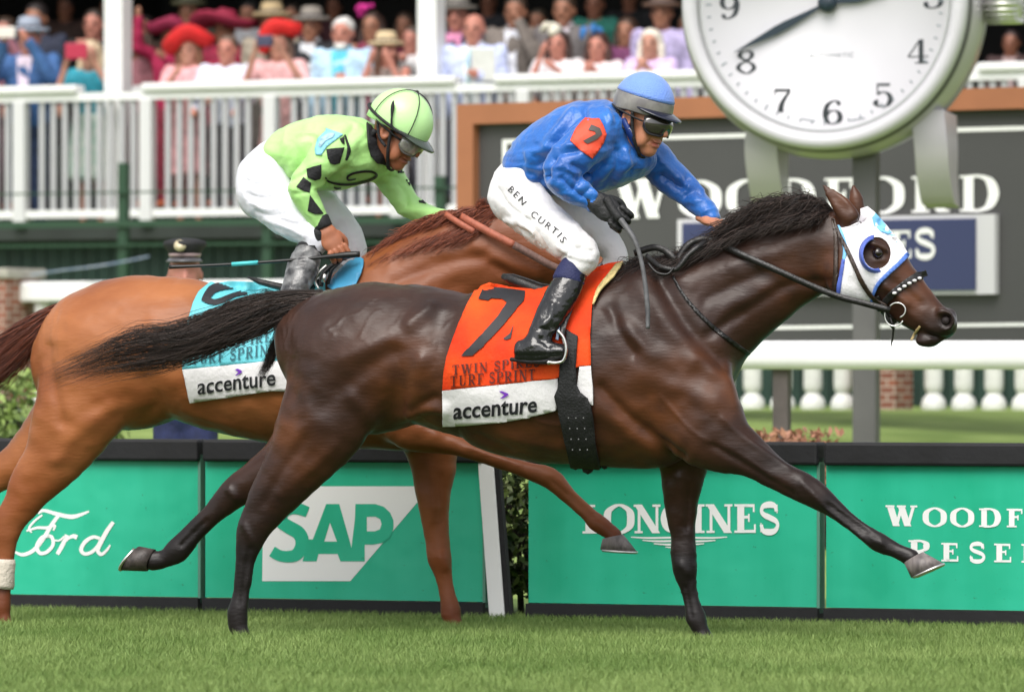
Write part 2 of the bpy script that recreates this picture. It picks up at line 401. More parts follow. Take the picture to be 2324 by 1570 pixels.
def glyph(ch, T=.19, t=.055):
    """list of strokes (each a list of polygons) and the advance; capitals are 1 high"""
    st = lambda x: [bar(x - T/2, 0, x + T/2, 1), serif(x, 0, T/2 + .1, t), serif(x, 1, T/2 + .1, t)]
    dot = lambda x, y, r: [[(x + r*math.cos(a), y + r*math.sin(a)) for a in np.linspace(0, 2*math.pi, 12, endpoint=False)]]
    if ch == 'I': return st(.22), .44
    if ch == 'L': return st(.22) + [bar(.22, 0, .72, t * 1.3), bar(.66, 0, .72, .3)], .78
    if ch in 'EF':
        g = st(.22) + [bar(.22, 1 - t*1.3, .7, 1), bar(.64, .72, .7, 1), bar(.22, .5, .52, .5 + t*1.2), bar(.47, .38, .53, .66)]
        return (g + [bar(.22, 0, .74, t*1.3), bar(.68, 0, .74, .3)], .82) if ch == 'E' else (g, .74)
    if ch == 'O': return [pen([(.47, .985), (.13, .80), (.06, .5), (.13, .2), (.47, .015), (.81, .2), (.88, .5), (.81, .80)], T * 1.1, t, 6, True)], .94
    if ch in 'CG':
        g = [pen([(.82, .72), (.70, .90), (.47, .98), (.18, .84), (.07, .5), (.18, .16), (.47, .02), (.70, .08), (.82, .26)], T * 1.1, t, 6), bar(.79, .66, .83, .97)]
        return (g + [bar(.72, .03, .72 + T*.9, .44), bar(.6, .42, .98, .42 + t)], 1.0) if ch == 'G' else (g, .9)
    if ch == 'D': return st(.22) + [pen([(.2, .975), (.48, .975), (.74, .84), (.85, .5), (.74, .16), (.48, .025), (.2, .025)], T * 1.1, t, 6)], .95
    if ch in 'PR':
        g = st(.22) + [pen([(.2, .975), (.46, .975), (.66, .88), (.70, .74), (.66, .58), (.46, .49), (.2, .49)], T, t, 6)]
        return (g + [diag(.42, .49, .78, 0, T * 1.1), bar(.66, 0, .95, t)], .95) if ch == 'R' else (g, .8)
    if ch == 'N': return [bar(.16, 0, .16 + t*1.2, 1), bar(.78, 0, .78 + t*1.2, 1), diag(.17, 1, .80, 0, T * 1.15), serif(.19, 0, .14, t), serif(.16, 1, .14, t), serif(.81, 1, .14, t)], 1.0
    if ch == 'W': return [diag(.14, 1, .40, 0, T * 1.1), diag(.40, 0, .62, 1, t * 1.4), diag(.58, 1, .86, 0, T * 1.1), diag(.86, 0, 1.10, 1, t * 1.4), serif(.14, 1, .18, t), serif(.60, 1, .18, t), serif(1.10, 1, .14, t)], 1.26
    if ch == 'T': return st(.42) + [bar(.06, 1 - t*1.2, .78, 1), bar(.06, .72, .12, 1), bar(.72, .72, .78, 1)], .84
    if ch == 'U': return [bar(.14, .3, .14 + T, 1), pen([(.235, .32), (.27, .12), (.46, .03), (.66, .12), (.72, .32)], T, t, 6), bar(.70, .3, .70 + t, 1), serif(.235, 1, .18, t), serif(.73, 1, .14, t)], .92
    if ch == 'S': return [pen([(.62, .74), (.56, .92), (.38, .98), (.17, .92), (.10, .76), (.20, .62), (.40, .52), (.60, .40), (.66, .24), (.56, .07), (.36, .02), (.16, .08), (.09, .28)], t * 1.4, T * .95, 6), bar(.62, .68, .66, .98), bar(.06, .02, .10, .34)], .74
    if ch == '1': return [bar(.20, 0, .20 + T, 1), serif(.295, 0, .2, t), diag(.24, .98, .10, .80, t * 1.4)], .5
    if ch == '0': return [pen([(.35, .98), (.15, .84), (.09, .5), (.15, .16), (.35, .02), (.55, .16), (.61, .5), (.55, .84)], T, t, 6, True)], .7
    if ch == '2': return [pen([(.12, .74), (.20, .93), (.38, .97), (.55, .86), (.55, .66), (.36, .40), (.14, .12), (.10, .05)], T, t, 6), bar(.08, .0, .62, .11), dot(.15, .76, .075)], .7
    if ch == '3': return [pen([(.10, .80), (.22, .96), (.40, .97), (.54, .86), (.52, .66), (.36, .53), (.26, .52)], T, t, 6), pen([(.30, .53), (.46, .50), (.60, .36), (.58, .14), (.40, .02), (.20, .04), (.09, .2)], T, t, 6), dot(.14, .80, .075), dot(.13, .21, .075)], .7
    if ch == '4': return [bar(.40, 0, .40 + T*.9, 1), diag(.44, 1, .06, .30, t*1.2), bar(.04, .26, .72, .26 + t), bar(.28, 0, .70, t)], .76
    if ch == '5': return [bar(.14, .52, .14 + t, .95), bar(.14, .88, .58, .98), pen([(.15, .53), (.32, .62), (.50, .56), (.60, .36), (.52, .10), (.32, .02), (.14, .08), (.08, .22)], T, t, 6), dot(.13, .23, .075)], .7
    if ch == '6': return [pen([(.58, .86), (.48, .97), (.36, .97), (.18, .82), (.10, .5), (.12, .26), (.22, .06), (.36, .02)], T, t, 6), pen([(.36, .02), (.54, .10), (.60, .30), (.54, .50), (.38, .58), (.20, .50), (.12, .34)], T, t, 6), dot(.55, .86, .07)], .7
    if ch == '7': return [bar(.10, .86, .62, .98), bar(.08, .72, .12, .98), pen([(.60, .88), (.44, .60), (.32, .30), (.29, .0)], T * 1.0, T*.8, 6, taper=[.5, .7, 1, 1.2])], .68
    if ch == '8': return [pen([(.35, .98), (.17, .90), (.15, .72), (.35, .55), (.56, .40), (.60, .2), (.36, .02), (.10, .2), (.14, .40), (.35, .54), (.53, .72), (.52, .90)], T * .9, t, 6, True)], .7
    if ch == '9': return [pen([(.12, .14), (.22, .03), (.34, .03), (.52, .18), (.60, .5), (.58, .74), (.48, .94), (.34, .98)], T, t, 6), pen([(.34, .98), (.16, .90), (.10, .70), (.16, .50), (.32, .42), (.50, .50), (.58, .66)], T, t, 6), dot(.15, .14, .07)], .7
    return [], .4
def serif_text(txt, gap=.1, T=.19, t=.055, caps=None):
    """-> verts (x, y, lift), faces, width;  caps: scale of the first letters"""
    V, F, x, k = [], [], 0.0, 0
    for i, ch in enumerate(txt):
        sc = caps[i] if caps else 1.0; g, adv = glyph(ch, T, t)
        for s_ in g:
            lift = 0.0003 * (k % 7); k += 1
            for p in s_:
                b = len(V); V += [(x + q[0] * sc, q[1] * sc, lift) for q in p]; F.append(tuple(range(b, b + len(p))))
        x += adv * sc + gap
    return V, F, x - gap
def sans_text(txt, bold=0.0, space=1.0):
    cu = bpy.data.curves.new('t', 'FONT'); cu.body = txt; cu.offset = bold; cu.space_character = space; cu.resolution_u = 3; cu.fill_mode = 'FRONT'
    o = bpy.data.objects.new('t', cu); COL.objects.link(o); dg = bpy.context.evaluated_depsgraph_get(); dg.update()
    me = o.evaluated_get(dg).to_mesh(); V = [tuple(v.co) for v in me.vertices]; F = [tuple(p.vertices) for p in me.polygons]
    o.evaluated_get(dg).to_mesh_clear(); COL.objects.unlink(o); bpy.data.objects.remove(o); bpy.data.curves.remove(cu)
    xs = [v[0] for v in V]; ys = [v[1] for v in V]; x0, x1, y0 = min(xs), max(xs), 0
    return [(v[0] - x0, v[1], 0.0) for v in V], F, x1 - x0
def fit(txtmesh, p0, p1, up, height=None):
    """place a text mesh so that its baseline runs p0 -> p1 (layout pixels); up = vector of one capital height"""
    V, F, wd = txtmesh; p0 = np.array(p0, float); p1 = np.array(p1, float); e = (p1 - p0) / wd; up = np.array(up, float)
    return [tuple(p0 + e * v[0] + up * v[1]) + (v[2] if len(v) > 2 else 0.0,) for v in V], F
def bend(mesh, fn):
    V, F = mesh; return [tuple(fn(v[0], v[1])) + (v[2],) for v in V], F
# ------------------------------------------------------------------ horses
YAW = R(15)
HN = Frame((0, 0.0, 0), YAW)            # middle plane of the near, dark horse
HF_ = Frame((0, 0.95, 0), YAW)          # middle plane of the chestnut behind it
def coat(name, c1, c2, black, rough, red=None):
    m = mat(name, c1, rough, col2=c2, vscale=3.2, bump=0.07, bscale=260, spec=0.32, stretch=(0.6, 1, 1.6), attr='pts', colA=black, sheen=0.04)
    n = m.node_tree.nodes; l = m.node_tree.links; b = n['Principled BSDF']; b.inputs['Sheen Roughness'].default_value = 0.4
    if red is not None:                 # warmer hair on flank, belly, elbow and face
        a = n.new('ShaderNodeAttribute'); a.attribute_name = 'red'; mx = n.new('ShaderNodeMix'); mx.data_type = 'RGBA'; mx.inputs[7].default_value = lin(red)
        last = next(x for x in n if x.type == 'MIX' and x.outputs[2].links and x.outputs[2].links[0].to_node == b); first = last.inputs[6].links[0].from_node
        l.new(first.outputs[2], mx.inputs[6]); l.new(a.outputs['Fac'], mx.inputs[0]); l.new(mx.outputs[2], last.inputs[6])
    tc = n.new('ShaderNodeTexCoord'); mp = n.new('ShaderNodeMapping'); mp.inputs['Scale'].default_value = (26, 26, 95); mp.inputs['Rotation'].default_value = (0, R(14), 0); hn = n.new('ShaderNodeTexNoise'); hn.inputs['Scale'].default_value = 1.0; hn.inputs['Detail'].default_value = 5
    l.new(tc.outputs['Object'], mp.inputs[0]); l.new(mp.outputs[0], hn.inputs['Vector']); ob = next(x for x in n if x.type == 'BUMP'); l.new(hn.outputs[0], ob.inputs['Height']); ob.inputs['Strength'].default_value = .16     # lie of the hair
    t = n.new('ShaderNodeTexNoise'); t.inputs['Scale'].default_value = 11; t.inputs['Detail'].default_value = 6; mr = n.new('ShaderNodeMapRange')
    mr.inputs[1].default_value = .3; mr.inputs[2].default_value = .7; mr.inputs[3].default_value = rough - .09; mr.inputs[4].default_value = rough + .12; l.new(t.outputs[0], mr.inputs[0]); l.new(mr.outputs[0], b.inputs['Roughness'])
    return m
M_BAY = coat('dark_bay_coat', (0.021, 0.0105, 0.0085), (0.044, 0.019, 0.012), (0.010, 0.007, 0.0068), 0.37, (0.110, 0.038, 0.015))
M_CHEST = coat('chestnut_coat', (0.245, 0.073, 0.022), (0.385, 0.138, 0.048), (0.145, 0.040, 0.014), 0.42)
M_BLACKHAIR = mat('black_hair', (0.007, 0.005, 0.005), 0.5, attr='rnd', colA=(0.062, 0.040, 0.032), spec=0.4)
M_REDHAIR = mat('chestnut_hair', (0.10, 0.022, 0.010), 0.45, attr='rnd', colA=(0.33, 0.085, 0.036), spec=0.5)
M_REDTAIL = mat('dark_chestnut_hair', (0.045, 0.012, 0.007), 0.45, attr='rnd', colA=(0.20, 0.05, 0.022), spec=0.5)
M_HOOF = mat('hoof_horn', (0.10, 0.085, 0.085), 0.5, col2=(0.22, 0.19, 0.18), vscale=40, stretch=(1, 1, 0.2), bump=0.2, bscale=120)
M_HOOFDARK = mat('dark_hoof_horn', (0.03, 0.024, 0.022), 0.5, col2=(0.07, 0.055, 0.05), vscale=40, bump=0.2, bscale=120)
M_STEEL = mat('shoe_steel', (0.75, 0.74, 0.72), 0.35, 1.0)
M_EYE = mat('horse_eye', (0.012, 0.006, 0.004), 0.06, spec=0.8)

def px_of(V):
    d = V[:, 1] - CAM_Y; return np.stack([1162 + FD * V[:, 0] / d, 849 - FD * (V[:, 2] - CAM_H) / d], 1)
def polydist(P, line):
    line = np.asarray(line, float); best = np.full(len(P), 1e9)
    for a, b in zip(line[:-1], line[1:]):
        ab = b - a; t = np.clip(((P - a) @ ab) / (ab @ ab + 1e-9), 0, 1); best = np.minimum(best, np.linalg.norm(P - a - t[:, None] * ab, axis=1))
    return best
def relief(V, F, fr, items, side=1):
    N = normals(V, F); P = px_of(V); face = np.clip((N @ fr.L) * 1.6, 0, 1); h = np.zeros(len(V))
    for line, wd, ht in items:
        C = catmull(line, 5) if len(line) > 2 else line
        h += ht * np.exp(-(polydist(P, C) / wd) ** 2)
    return V + N * (h * face)[:, None]
def veins(V, seed):                      # branching surface veins and small muscle ripples
    n = noise3(V * 6.5 + .4 * noise3(V * 15, seed + 2)[:, None], seed); m_ = np.clip(noise3(V * 3.1, seed + 5) * 2.2 - .1, 0, 1)
    return .0028 * np.exp(-(n / .035) ** 2) * m_ + .0022 * noise3(V * np.array([14, 14, 22]), seed + 7)
def leg(fl, fr, pts, k=0.05, sub=3):
    """pts: px, py, half width px, lateral place m, lateral half width m"""
    C = [fr.P(p[0], p[1], p[3]) for p in pts]; a = [p[2] * fr.m(p[0], p[3]) for p in pts]
    fl.chain(C, a, [p[4] for p in pts], fr.L, k, sub)
    return np.array(C)
def hoof(name, fr, cf, cb, toe, heel, lat, rl, parent, m, shoe=True):
    rings = []
    for (f, b), rr in (((cf, cb), rl * 0.82), (((cf[0]*.5+toe[0]*.5, cf[1]*.5+toe[1]*.5), (cb[0]*.5+heel[0]*.5, cb[1]*.5+heel[1]*.5)), rl * 0.93), ((toe, heel), rl)):
        A, B = fr.P(*f, lat), fr.P(*b, lat); c = (A + B) / 2; u = (A - B) / 2
        rings.append([c + u * math.cos(t) + fr.L * rr * math.sin(t) * (1.0 if math.cos(t) > -0.2 else 0.92) for t in np.linspace(0, 2*math.pi, 20, endpoint=False)])
    V = [p for r_ in rings for p in r_]; n = 20
    F = [(i*n+k, i*n+(k+1) % n, (i+1)*n+(k+1) % n, (i+1)*n+k) for i in range(2) for k in range(n)] + [tuple(range(n))[::-1], tuple(2*n+k for k in range(n))]
    o = mk(name, V, F, m, parent, True)
    for p in o.data.polygons[-2:]: p.use_smooth = False
    if shoe:
        ax = np.mean(rings[2], 0) - np.mean(rings[0], 0); ax /= np.linalg.norm(ax)
        pts = [np.array(p) + ax * 0.003 for p in rings[2]]
        s_ = MB().tube([p * 0.97 + np.mean(rings[2], 0) * 0.03 for p in pts[12:] + pts[:9]], 0.0055, 6)
        s_.obj('horseshoe', M_STEEL, o, True)
    return o
def head_parts(fl, fr, st, k):
    C = [fr.P(p[0], p[1], 0) for p in st]; fl.chain(C, [p[2] * fr.m(p[0]) for p in st], [p[3] for p in st], fr.L, k, 4, cap=0.8)

def near_horse():
    fr = HN
    root = empty('racehorse', fr.P(1200, 1478), 'dark bay racehorse in front, galloping in an orange cloth and white blinker hood', 'horse', 'racehorses at full gallop')
    lo = np.array([-1.66, -0.95, -0.06]); hi = np.array([1.86, 0.75, 1.95]); fl = Field(lo, hi, 0.0095)
    # trunk: x, top, bottom, half width
    T = [(672, 742, 930, .13), (700, 690, 960, .19), (760, 657, 975, .245), (850, 640, 985, .275), (950, 647, 960, .262), (1050, 666, 990, .268), (1100, 654, 1010, .277), (1160, 652, 1034, .285),
         (1250, 652, 1052, .295), (1350, 624, 1060, .285), (1430, 604, 1062, .26), (1510, 600, 1058, .235), (1580, 640, 1025, .215), (1628, 715, 975, .19)]
    C = [fr.P(t[0], (t[1] + t[2]) / 2) for t in T]
    fl.chain(C, [(t[2] - t[1]) / 2 * fr.m(t[0]) for t in T], [t[3] for t in T], fr.L, 0.02, 4, cap=0.35)
    # hindquarters
    pts = []
    near_hind = [(800, 800, 120, .13, .125), (735, 950, 108, .15, .115), (668, 1062, 74, .14, .085), (622, 1122, 57, .135, .064), (590, 1174, 44, .13, .05), (570, 1212, 37, .13, .043), (559, 1262, 26, .13, .032), (553, 1312, 22, .13, .026), (545, 1362, 21, .13, .026), (539, 1396, 26, .13, .034), (541, 1426, 22, .13, .03), (552, 1450, 24, .13, .036)]
    far_hind = [(770, 880, 110, -.12, .11), (700, 1000, 84, -.14, .10), (640, 1052, 58, -.14, .075), (576, 1089, 42, -.14, .054), (525, 1126, 34, -.14, .045), (482, 1165, 26, -.14, .034), (441, 1206, 24, -.14, .027), (402, 1250, 29, -.14, .034), (374, 1268, 21, -.14, .028), (346, 1271, 23, -.14, .034)]
    near_fore = [(1560, 890, 112, .13, .10), (1600, 965, 98, .15, .10), (1648, 1008, 70, .15, .085), (1694, 1029, 52, .15, .068), (1766, 1077, 36, .145, .053), (1840, 1117, 34, .145, .046), (1893, 1154, 22, .145, .031), (1935, 1189, 19.5, .145, .026), (1992, 1229, 24, .145, .034), (2034, 1248, 18, .145, .027), (2070, 1265, 22, .145, .034)]
    far_fore = [(1560, 960, 88, -.12, .09), (1552, 1055, 57, -.13, .075), (1546, 1120, 44, -.13, .06), (1546, 1165, 36, -.13, .05), (1550, 1222, 30, -.13, .042), (1553, 1286, 29.5, -.13, .043), (1561, 1328, 21, -.13, .029), (1571, 1370, 19, -.13, .026), (1581, 1404, 25, -.13, .034), (1592, 1432, 20, -.13, .029), (1603, 1456, 23, -.13, .036)]
    W = []
    for L_, s0 in ((near_hind, 3), (far_hind, 3), (near_fore, 3), (far_fore, 2)):
        c = leg(fl, fr, L_, 0.045)
        for i, p in enumerate(c):
            W.append((p, min(1, max(0, (i - s0) / 3))))
    # neck and head
    N_ = [(1490, 770, 165, .20), (1590, 707, 148, .155), (1700, 643, 122, .118), (1790, 594, 104, .094), (1860, 566, 94, .082), (1900, 572, 80, .078)]
    fl.chain([fr.P(p[0], p[1]) for p in N_], [p[2] * fr.m(p[0]) for p in N_], [p[3] for p in N_], fr.L, 0.07, 5, cap=0.6)
    H_ = [(1922, 553, 70, .078), (1948, 588, 86, .092), (1992, 619, 78, .094), (2033, 655, 64, .074), (2072, 692, 53, .058), (2108, 722, 44, .051), (2133, 737, 39, .055), (2150, 742, 29, .048)]
    head_parts(fl, fr, H_, 0.03)
    m_ = fr.m(2000)
    fl.ell(fr.P(1934, 624, .045), (62*m_, .055, 62*m_), k=0.03); fl.ell(fr.P(1934, 624, -.045), (62*m_, .055, 62*m_), k=0.03)      # cheeks
    fl.ell(fr.P(2106, 773, 0), (31*m_, .038, 16*m_), k=0.018)                                                                      # lower lip and chin
    fl.chain([fr.P(2134, 706, .048), fr.P(2152, 714, .052), fr.P(2160, 732, .05), fr.P(2146, 746, .05)], [9*m_, 10*m_, 10*m_, 8*m_], [.016, .018, .018, .014], fr.L, .014); fl.ell(fr.P(2150, 722, -.04), (24*m_, .026, 26*m_), k=0.02)           # nostril rims
    fl.chain([fr.P(1972, 548, .088), fr.P(2008, 566, .088)], [9*m_, 8*m_], [.016, .014], fr.L, 0.02)                                 # brow
    fl.chain([fr.P(2010, 650, .078), fr.P(2060, 690, .058)], [7*m_, 5*m_], [.014, .01], fr.L, 0.02)                                  # face crest
    for lat, pp in ((.055, [(1930, 497, 25), (1910, 468, 23), (1886, 440, 13), (1865, 417, 3)]), (-.055, [(1946, 490, 20), (1943, 460, 18), (1939, 438, 12), (1936, 419, 3)])):
        fl.chain([fr.P(p[0], p[1], lat) for p in pp], [p[2] * m_ for p in pp], [.026, .024, .014, .005], fr.L, 0.02)
    fl.chain([fr.P(1922, 478, .085), fr.P(1896, 448, .075), fr.P(1876, 428, .06)], [11*m_, 9*m_, 3*m_], [.012, .012, .005], fr.L, 0.008, carve=True)
    fl.ell(fr.P(2146, 727, .062), (15*m_, .026, 17*m_), k=0.008, carve=True); fl.ell(fr.P(2149, 727, -.072), (14*m_, .03, 15*m_), k=0.012, carve=True)
    fl.chain([fr.P(2170, 766, .05), fr.P(2130, 766, .05), fr.P(2082, 750, .05)], [5*m_, 5*m_, 4*m_], [.05, .04, .024], fr.L, 0.006, carve=True)
    fl.ell(fr.P(1992, 574, .102), (19*m_, .02, 15*m_), k=0.012, carve=True)
    V, F = fl.mesh(3)
    items = [([(1385, 700), (1412, 760), (1440, 800)], 14, -.014), ([(1420, 752), (1470, 796), (1560, 830)], 26, .017), ([(1460, 850), (1540, 880), (1620, 910)], 30, .016), ([(1365, 880), (1430, 950), (1545, 1035)], 13, -.016),
             ([(1500, 640), (1560, 740), (1640, 830)], 18, -.016), ([(1452, 640), (1500, 720), (1570, 800)], 30, .014), ([(1590, 820), (1650, 870), (1668, 900)], 22, .012), ([(1640, 950), (1700, 1000), (1790, 1060)], 9, .008), ([(1620, 1010), (1700, 1060), (1800, 1120)], 8, -.007),
             ([(1600, 680), (1680, 640), (1740, 618)], 12, -.007), ([(1610, 760), (1700, 700), (1790, 648), (1880, 640)], 13, -.010), ([(1560, 640), (1700, 590), (1840, 540)], 22, .008), ([(1650, 700), (1740, 660)], 20, .008),
             ([(782, 812), (830, 792), (888, 768)], 24, .011), ([(727, 925), (800, 860), (880, 800)], 22, -.008), ([(648, 760), (660, 850), (676, 950)], 16, -.006), ([(700, 770), (705, 870), (700, 960)], 30, .007),
             ([(957, 815), (946, 880), (935, 930)], 20, .014), ([(905, 800), (900, 880), (880, 960)], 20, -.009), ([(930, 735), (975, 700)], 18, .014), ([(1000, 730), (1005, 900)], 26, -.008), ([(915, 945), (960, 925), (1010, 930)], 12, .014), ([(940, 925), (985, 905)], 10, -.01),
             ([(760, 1010), (700, 1070), (640, 1120)], 14, .006), ([(690, 1000), (640, 1070), (600, 1140)], 12, -.006), ([(800, 900), (850, 960), (850, 1010)], 18, .010),
             ([(1100, 960), (1200, 1005), (1290, 1020)], 14, .006), ([(1080, 985), (1160, 1025)], 8, -.006), ([(1360, 930), (1470, 1010), (1500, 1040)], 22, .010),
             ([(553, 1190), (566, 1215), (572, 1230)], 7, .007), ([(1545, 1280), (1560, 1300)], 8, .006), ([(1540, 1080), (1546, 1180)], 7, .006), ([(1566, 1100), (1560, 1200)], 5, -.007), ([(1880, 1145), (1990, 1222)], 4, -.008), ([(1870, 1150), (1975, 1235)], 4, .007), ([(1820, 1095), (1850, 1125), (1865, 1142)], 8, .008), ([(1975, 1212), (2000, 1232)], 8, .007), ([(1555, 1330), (1570, 1400)], 4, -.006), ([(566, 1245), (556, 1300), (548, 1370)], 4, -.007), ([(470, 1180), (410, 1238)], 4, -.007), ([(520, 1110), (535, 1130)], 9, .009),
             ([(1940, 640), (1985, 690)], 12, -.008), ([(2030, 640), (2090, 690)], 9, -.006), ([(2050, 700), (2110, 745)], 8, .004), ([(1985, 592), (2010, 590)], 6, .004),
             ([(1500, 900), (1580, 985), (1660, 1020), (1750, 1080)], 3.5, .004), ([(1180, 930), (1240, 960), (1330, 965)], 3, .0035)]
    V = relief(V, F, fr, [(a, b, c * 1.2) for a, b, c in items]); V = lap(V, F, .4)
    N = normals(V, F); V = V + N * veins(V, 101)[:, None]
    N = normals(V, F); V = V + N * (0.0035 * noise3(V * 9, 3) + 0.0015 * noise3(V * 26, 5))[:, None]
    Wp = np.array([p for p, _ in W]); Ww = np.array([q for _, q in W]); d = np.full(len(V), 9.); pts = np.zeros(len(V))
    for p, q in zip(Wp, Ww):
        dd = np.linalg.norm(V - p, axis=1); k = dd < d; d[k] = dd[k]; pts[k] = q
    pts *= np.clip(1.6 - d * 4, 0, 1)
    for p, rad in ((fr.P(2150, 745), .10), (fr.P(2149, 727, .06), .05)): pts = np.maximum(pts, .5 * np.clip(1.5 - np.linalg.norm(V - p, axis=1) / rad, 0, 1))
    pts = np.maximum(pts, np.clip(1.7 - np.linalg.norm(V - fr.P(2146, 727, .04), axis=1) / .026, 0, 1))
    Pq = px_of(V); red = np.zeros(len(V))
    for x, y, r_, wgt in ((935, 870, 110, .8), (632, 880, 45, 1.), (650, 980, 50, .9), (1150, 1000, 110, .9), (1300, 1020, 90, .8), (1460, 960, 120, .9), (1640, 890, 60, .8), (1900, 620, 50, .9), (2080, 660, 60, 1.), (2050, 620, 40, .9), (1800, 650, 70, .5), (1560, 840, 70, .5), (920, 480, 60, .6), (1910, 450, 40, .8), (960, 960, 60, 1.), (700, 1060, 60, .5)):
        red = np.maximum(red, wgt * np.exp(-(((Pq[:, 0] - x)**2 + (Pq[:, 1] - y)**2) / r_**2)))
    red = np.clip(red * (1 + .5 * noise3(V * 9, 77) + .5 * noise3(V * 24, 78)) + .10 * noise3(V * 7, 79), 0, 1)
    for _ in range(12):
        pts = lap(np.stack([pts, pts, pts], 1), F)[:, 0]
    for sd_ in (1, -1):
        ns = MB(); ns.lathe([(.0005, -.008), (.012, -.005), (.017, 0), (.012, .005), (.0005, .008)], fr.P(2146, 728, .046 * sd_), 14, np.stack([fr.F, fr.Z, fr.L], 1)); ns.obj('nostril', mat('nostril_dark', (.010, .004, .004), .7), root, True)
    body = mk('body', V, F, M_BAY, root, attr={'pts': pts, 'red': red})
    T_ = bvh(V, F)
    e = MB().lathe([(0.0005, -.022), (.012, -.018), (.02, -.008), (.0215, .0), (.02, .008), (.012, .018), (.0005, .022)], fr.P(1992, 574, .088), 16); e.obj('eye', M_EYE, root, True)
    hoof('hoof', fr, (2095, 1252), (2052, 1277), (2142, 1278), (2068, 1311), .145, .055, root, M_HOOF)
    hoof('hoof', fr, (333, 1296), (352, 1246), (274, 1294), (316, 1239), -.14, .052, root, M_HOOFDARK)
    hoof('hoof', fr, (578, 1446), (528, 1452), (590, 1480), (524, 1480), .13, .056, root, M_HOOFDARK)
    hoof('hoof', fr, (1627, 1450), (1580, 1458), (1640, 1480), (1574, 1480), -.13, .056, root, M_HOOFDARK)
    # tail: locks blown backwards
    P = lambda x, y, l=0.: fr.P(x, y, l)
    tg = [[P(730, 660, .02), P(640, 664, .04), P(560, 678, .05), P(470, 712, .06), P(390, 742, .08), P(300, 750, .08), P(215, 796, .08), P(120, 846, .08)],
          [P(730, 675, .03), P(640, 688, .05), P(560, 715, .07), P(470, 750, .09), P(390, 772, .1), P(300, 785, .1), P(200, 818, .1), P(92, 872, .1)],
          [P(725, 690, .03), P(640, 705, .05), P(570, 738, .06), P(490, 772, .07), P(410, 800, .08), P(320, 818, .08), P(225, 832, .08), P(120, 862, .08)],
          [P(715, 705, .02), P(645, 722, .04), P(600, 752, .04), P(530, 775, .05), P(450, 806, .05), P(360, 830, .05), P(280, 838, .05), P(190, 856, .05)]]
    strands('tail', tg, 1350, .0013, M_BLACKHAIR, root, spread=.008, npt=16, lenvar=.74, jitter=.022, seed=2, fan=1.6)
    tg2 = [[P(690, 700, -.03), P(640, 730, -.06), P(622, 775, -.06), P(606, 820, -.06), P(588, 862, -.05)], [P(690, 715, -.03), P(650, 745, -.06), P(632, 780, -.06), P(616, 815, -.06), P(592, 846, -.05)]]
    strands('tail_lock', tg2, 500, .0014, M_BLACKHAIR, root, spread=.007, npt=12, lenvar=.5, jitter=.008, seed=3)
    # mane blown up and back along the crest
    mg = []
    for x, y, up, ln in ((1440, 604, 6, 50), (1500, 598, 4, 60), (1560, 586, 4, 70), (1620, 566, 4, 80), (1680, 528, 14, 95), (1740, 498, 28, 105), (1800, 482, 26, 105), (1850, 474, 22, 105), (1885, 478, 14, 90)):
        mg.append([P(x + 8, y + 8, .01), P(x - ln * .18, y - up, .03), P(x - ln * .5, y - up + 12, .05), P(x - ln * .8, y - up * .4 + 22, .06), P(x - ln * 1.15, y + 30, .06)])
    strands('mane', mg, 2000, .0016, M_BLACKHAIR, root, spread=.014, npt=11, lenvar=.6, jitter=.020, seed=4, fan=.7)
    mg = []
    for x, y, k_ in ((1450, 602, .7), (1520, 592, .9), (1590, 572, 1.), (1650, 544, .95), (1740, 506, .6), (1820, 488, .5), (1880, 482, .45)):
        mg.append([P(x + 6, y - 4, .0), P(x - 16 * k_, y + 2, .06), P(x - 48 * k_, y + 24 * k_, .10), P(x - 84 * k_, y + 46 * k_, .125), P(x - 118 * k_, y + 60 * k_, .13)])
    strands('mane', mg, 1500, .0016, M_BLACKHAIR, root, spread=.011, npt=10, lenvar=.6, jitter=.010, seed=5)
    return root, T_, (V, F)

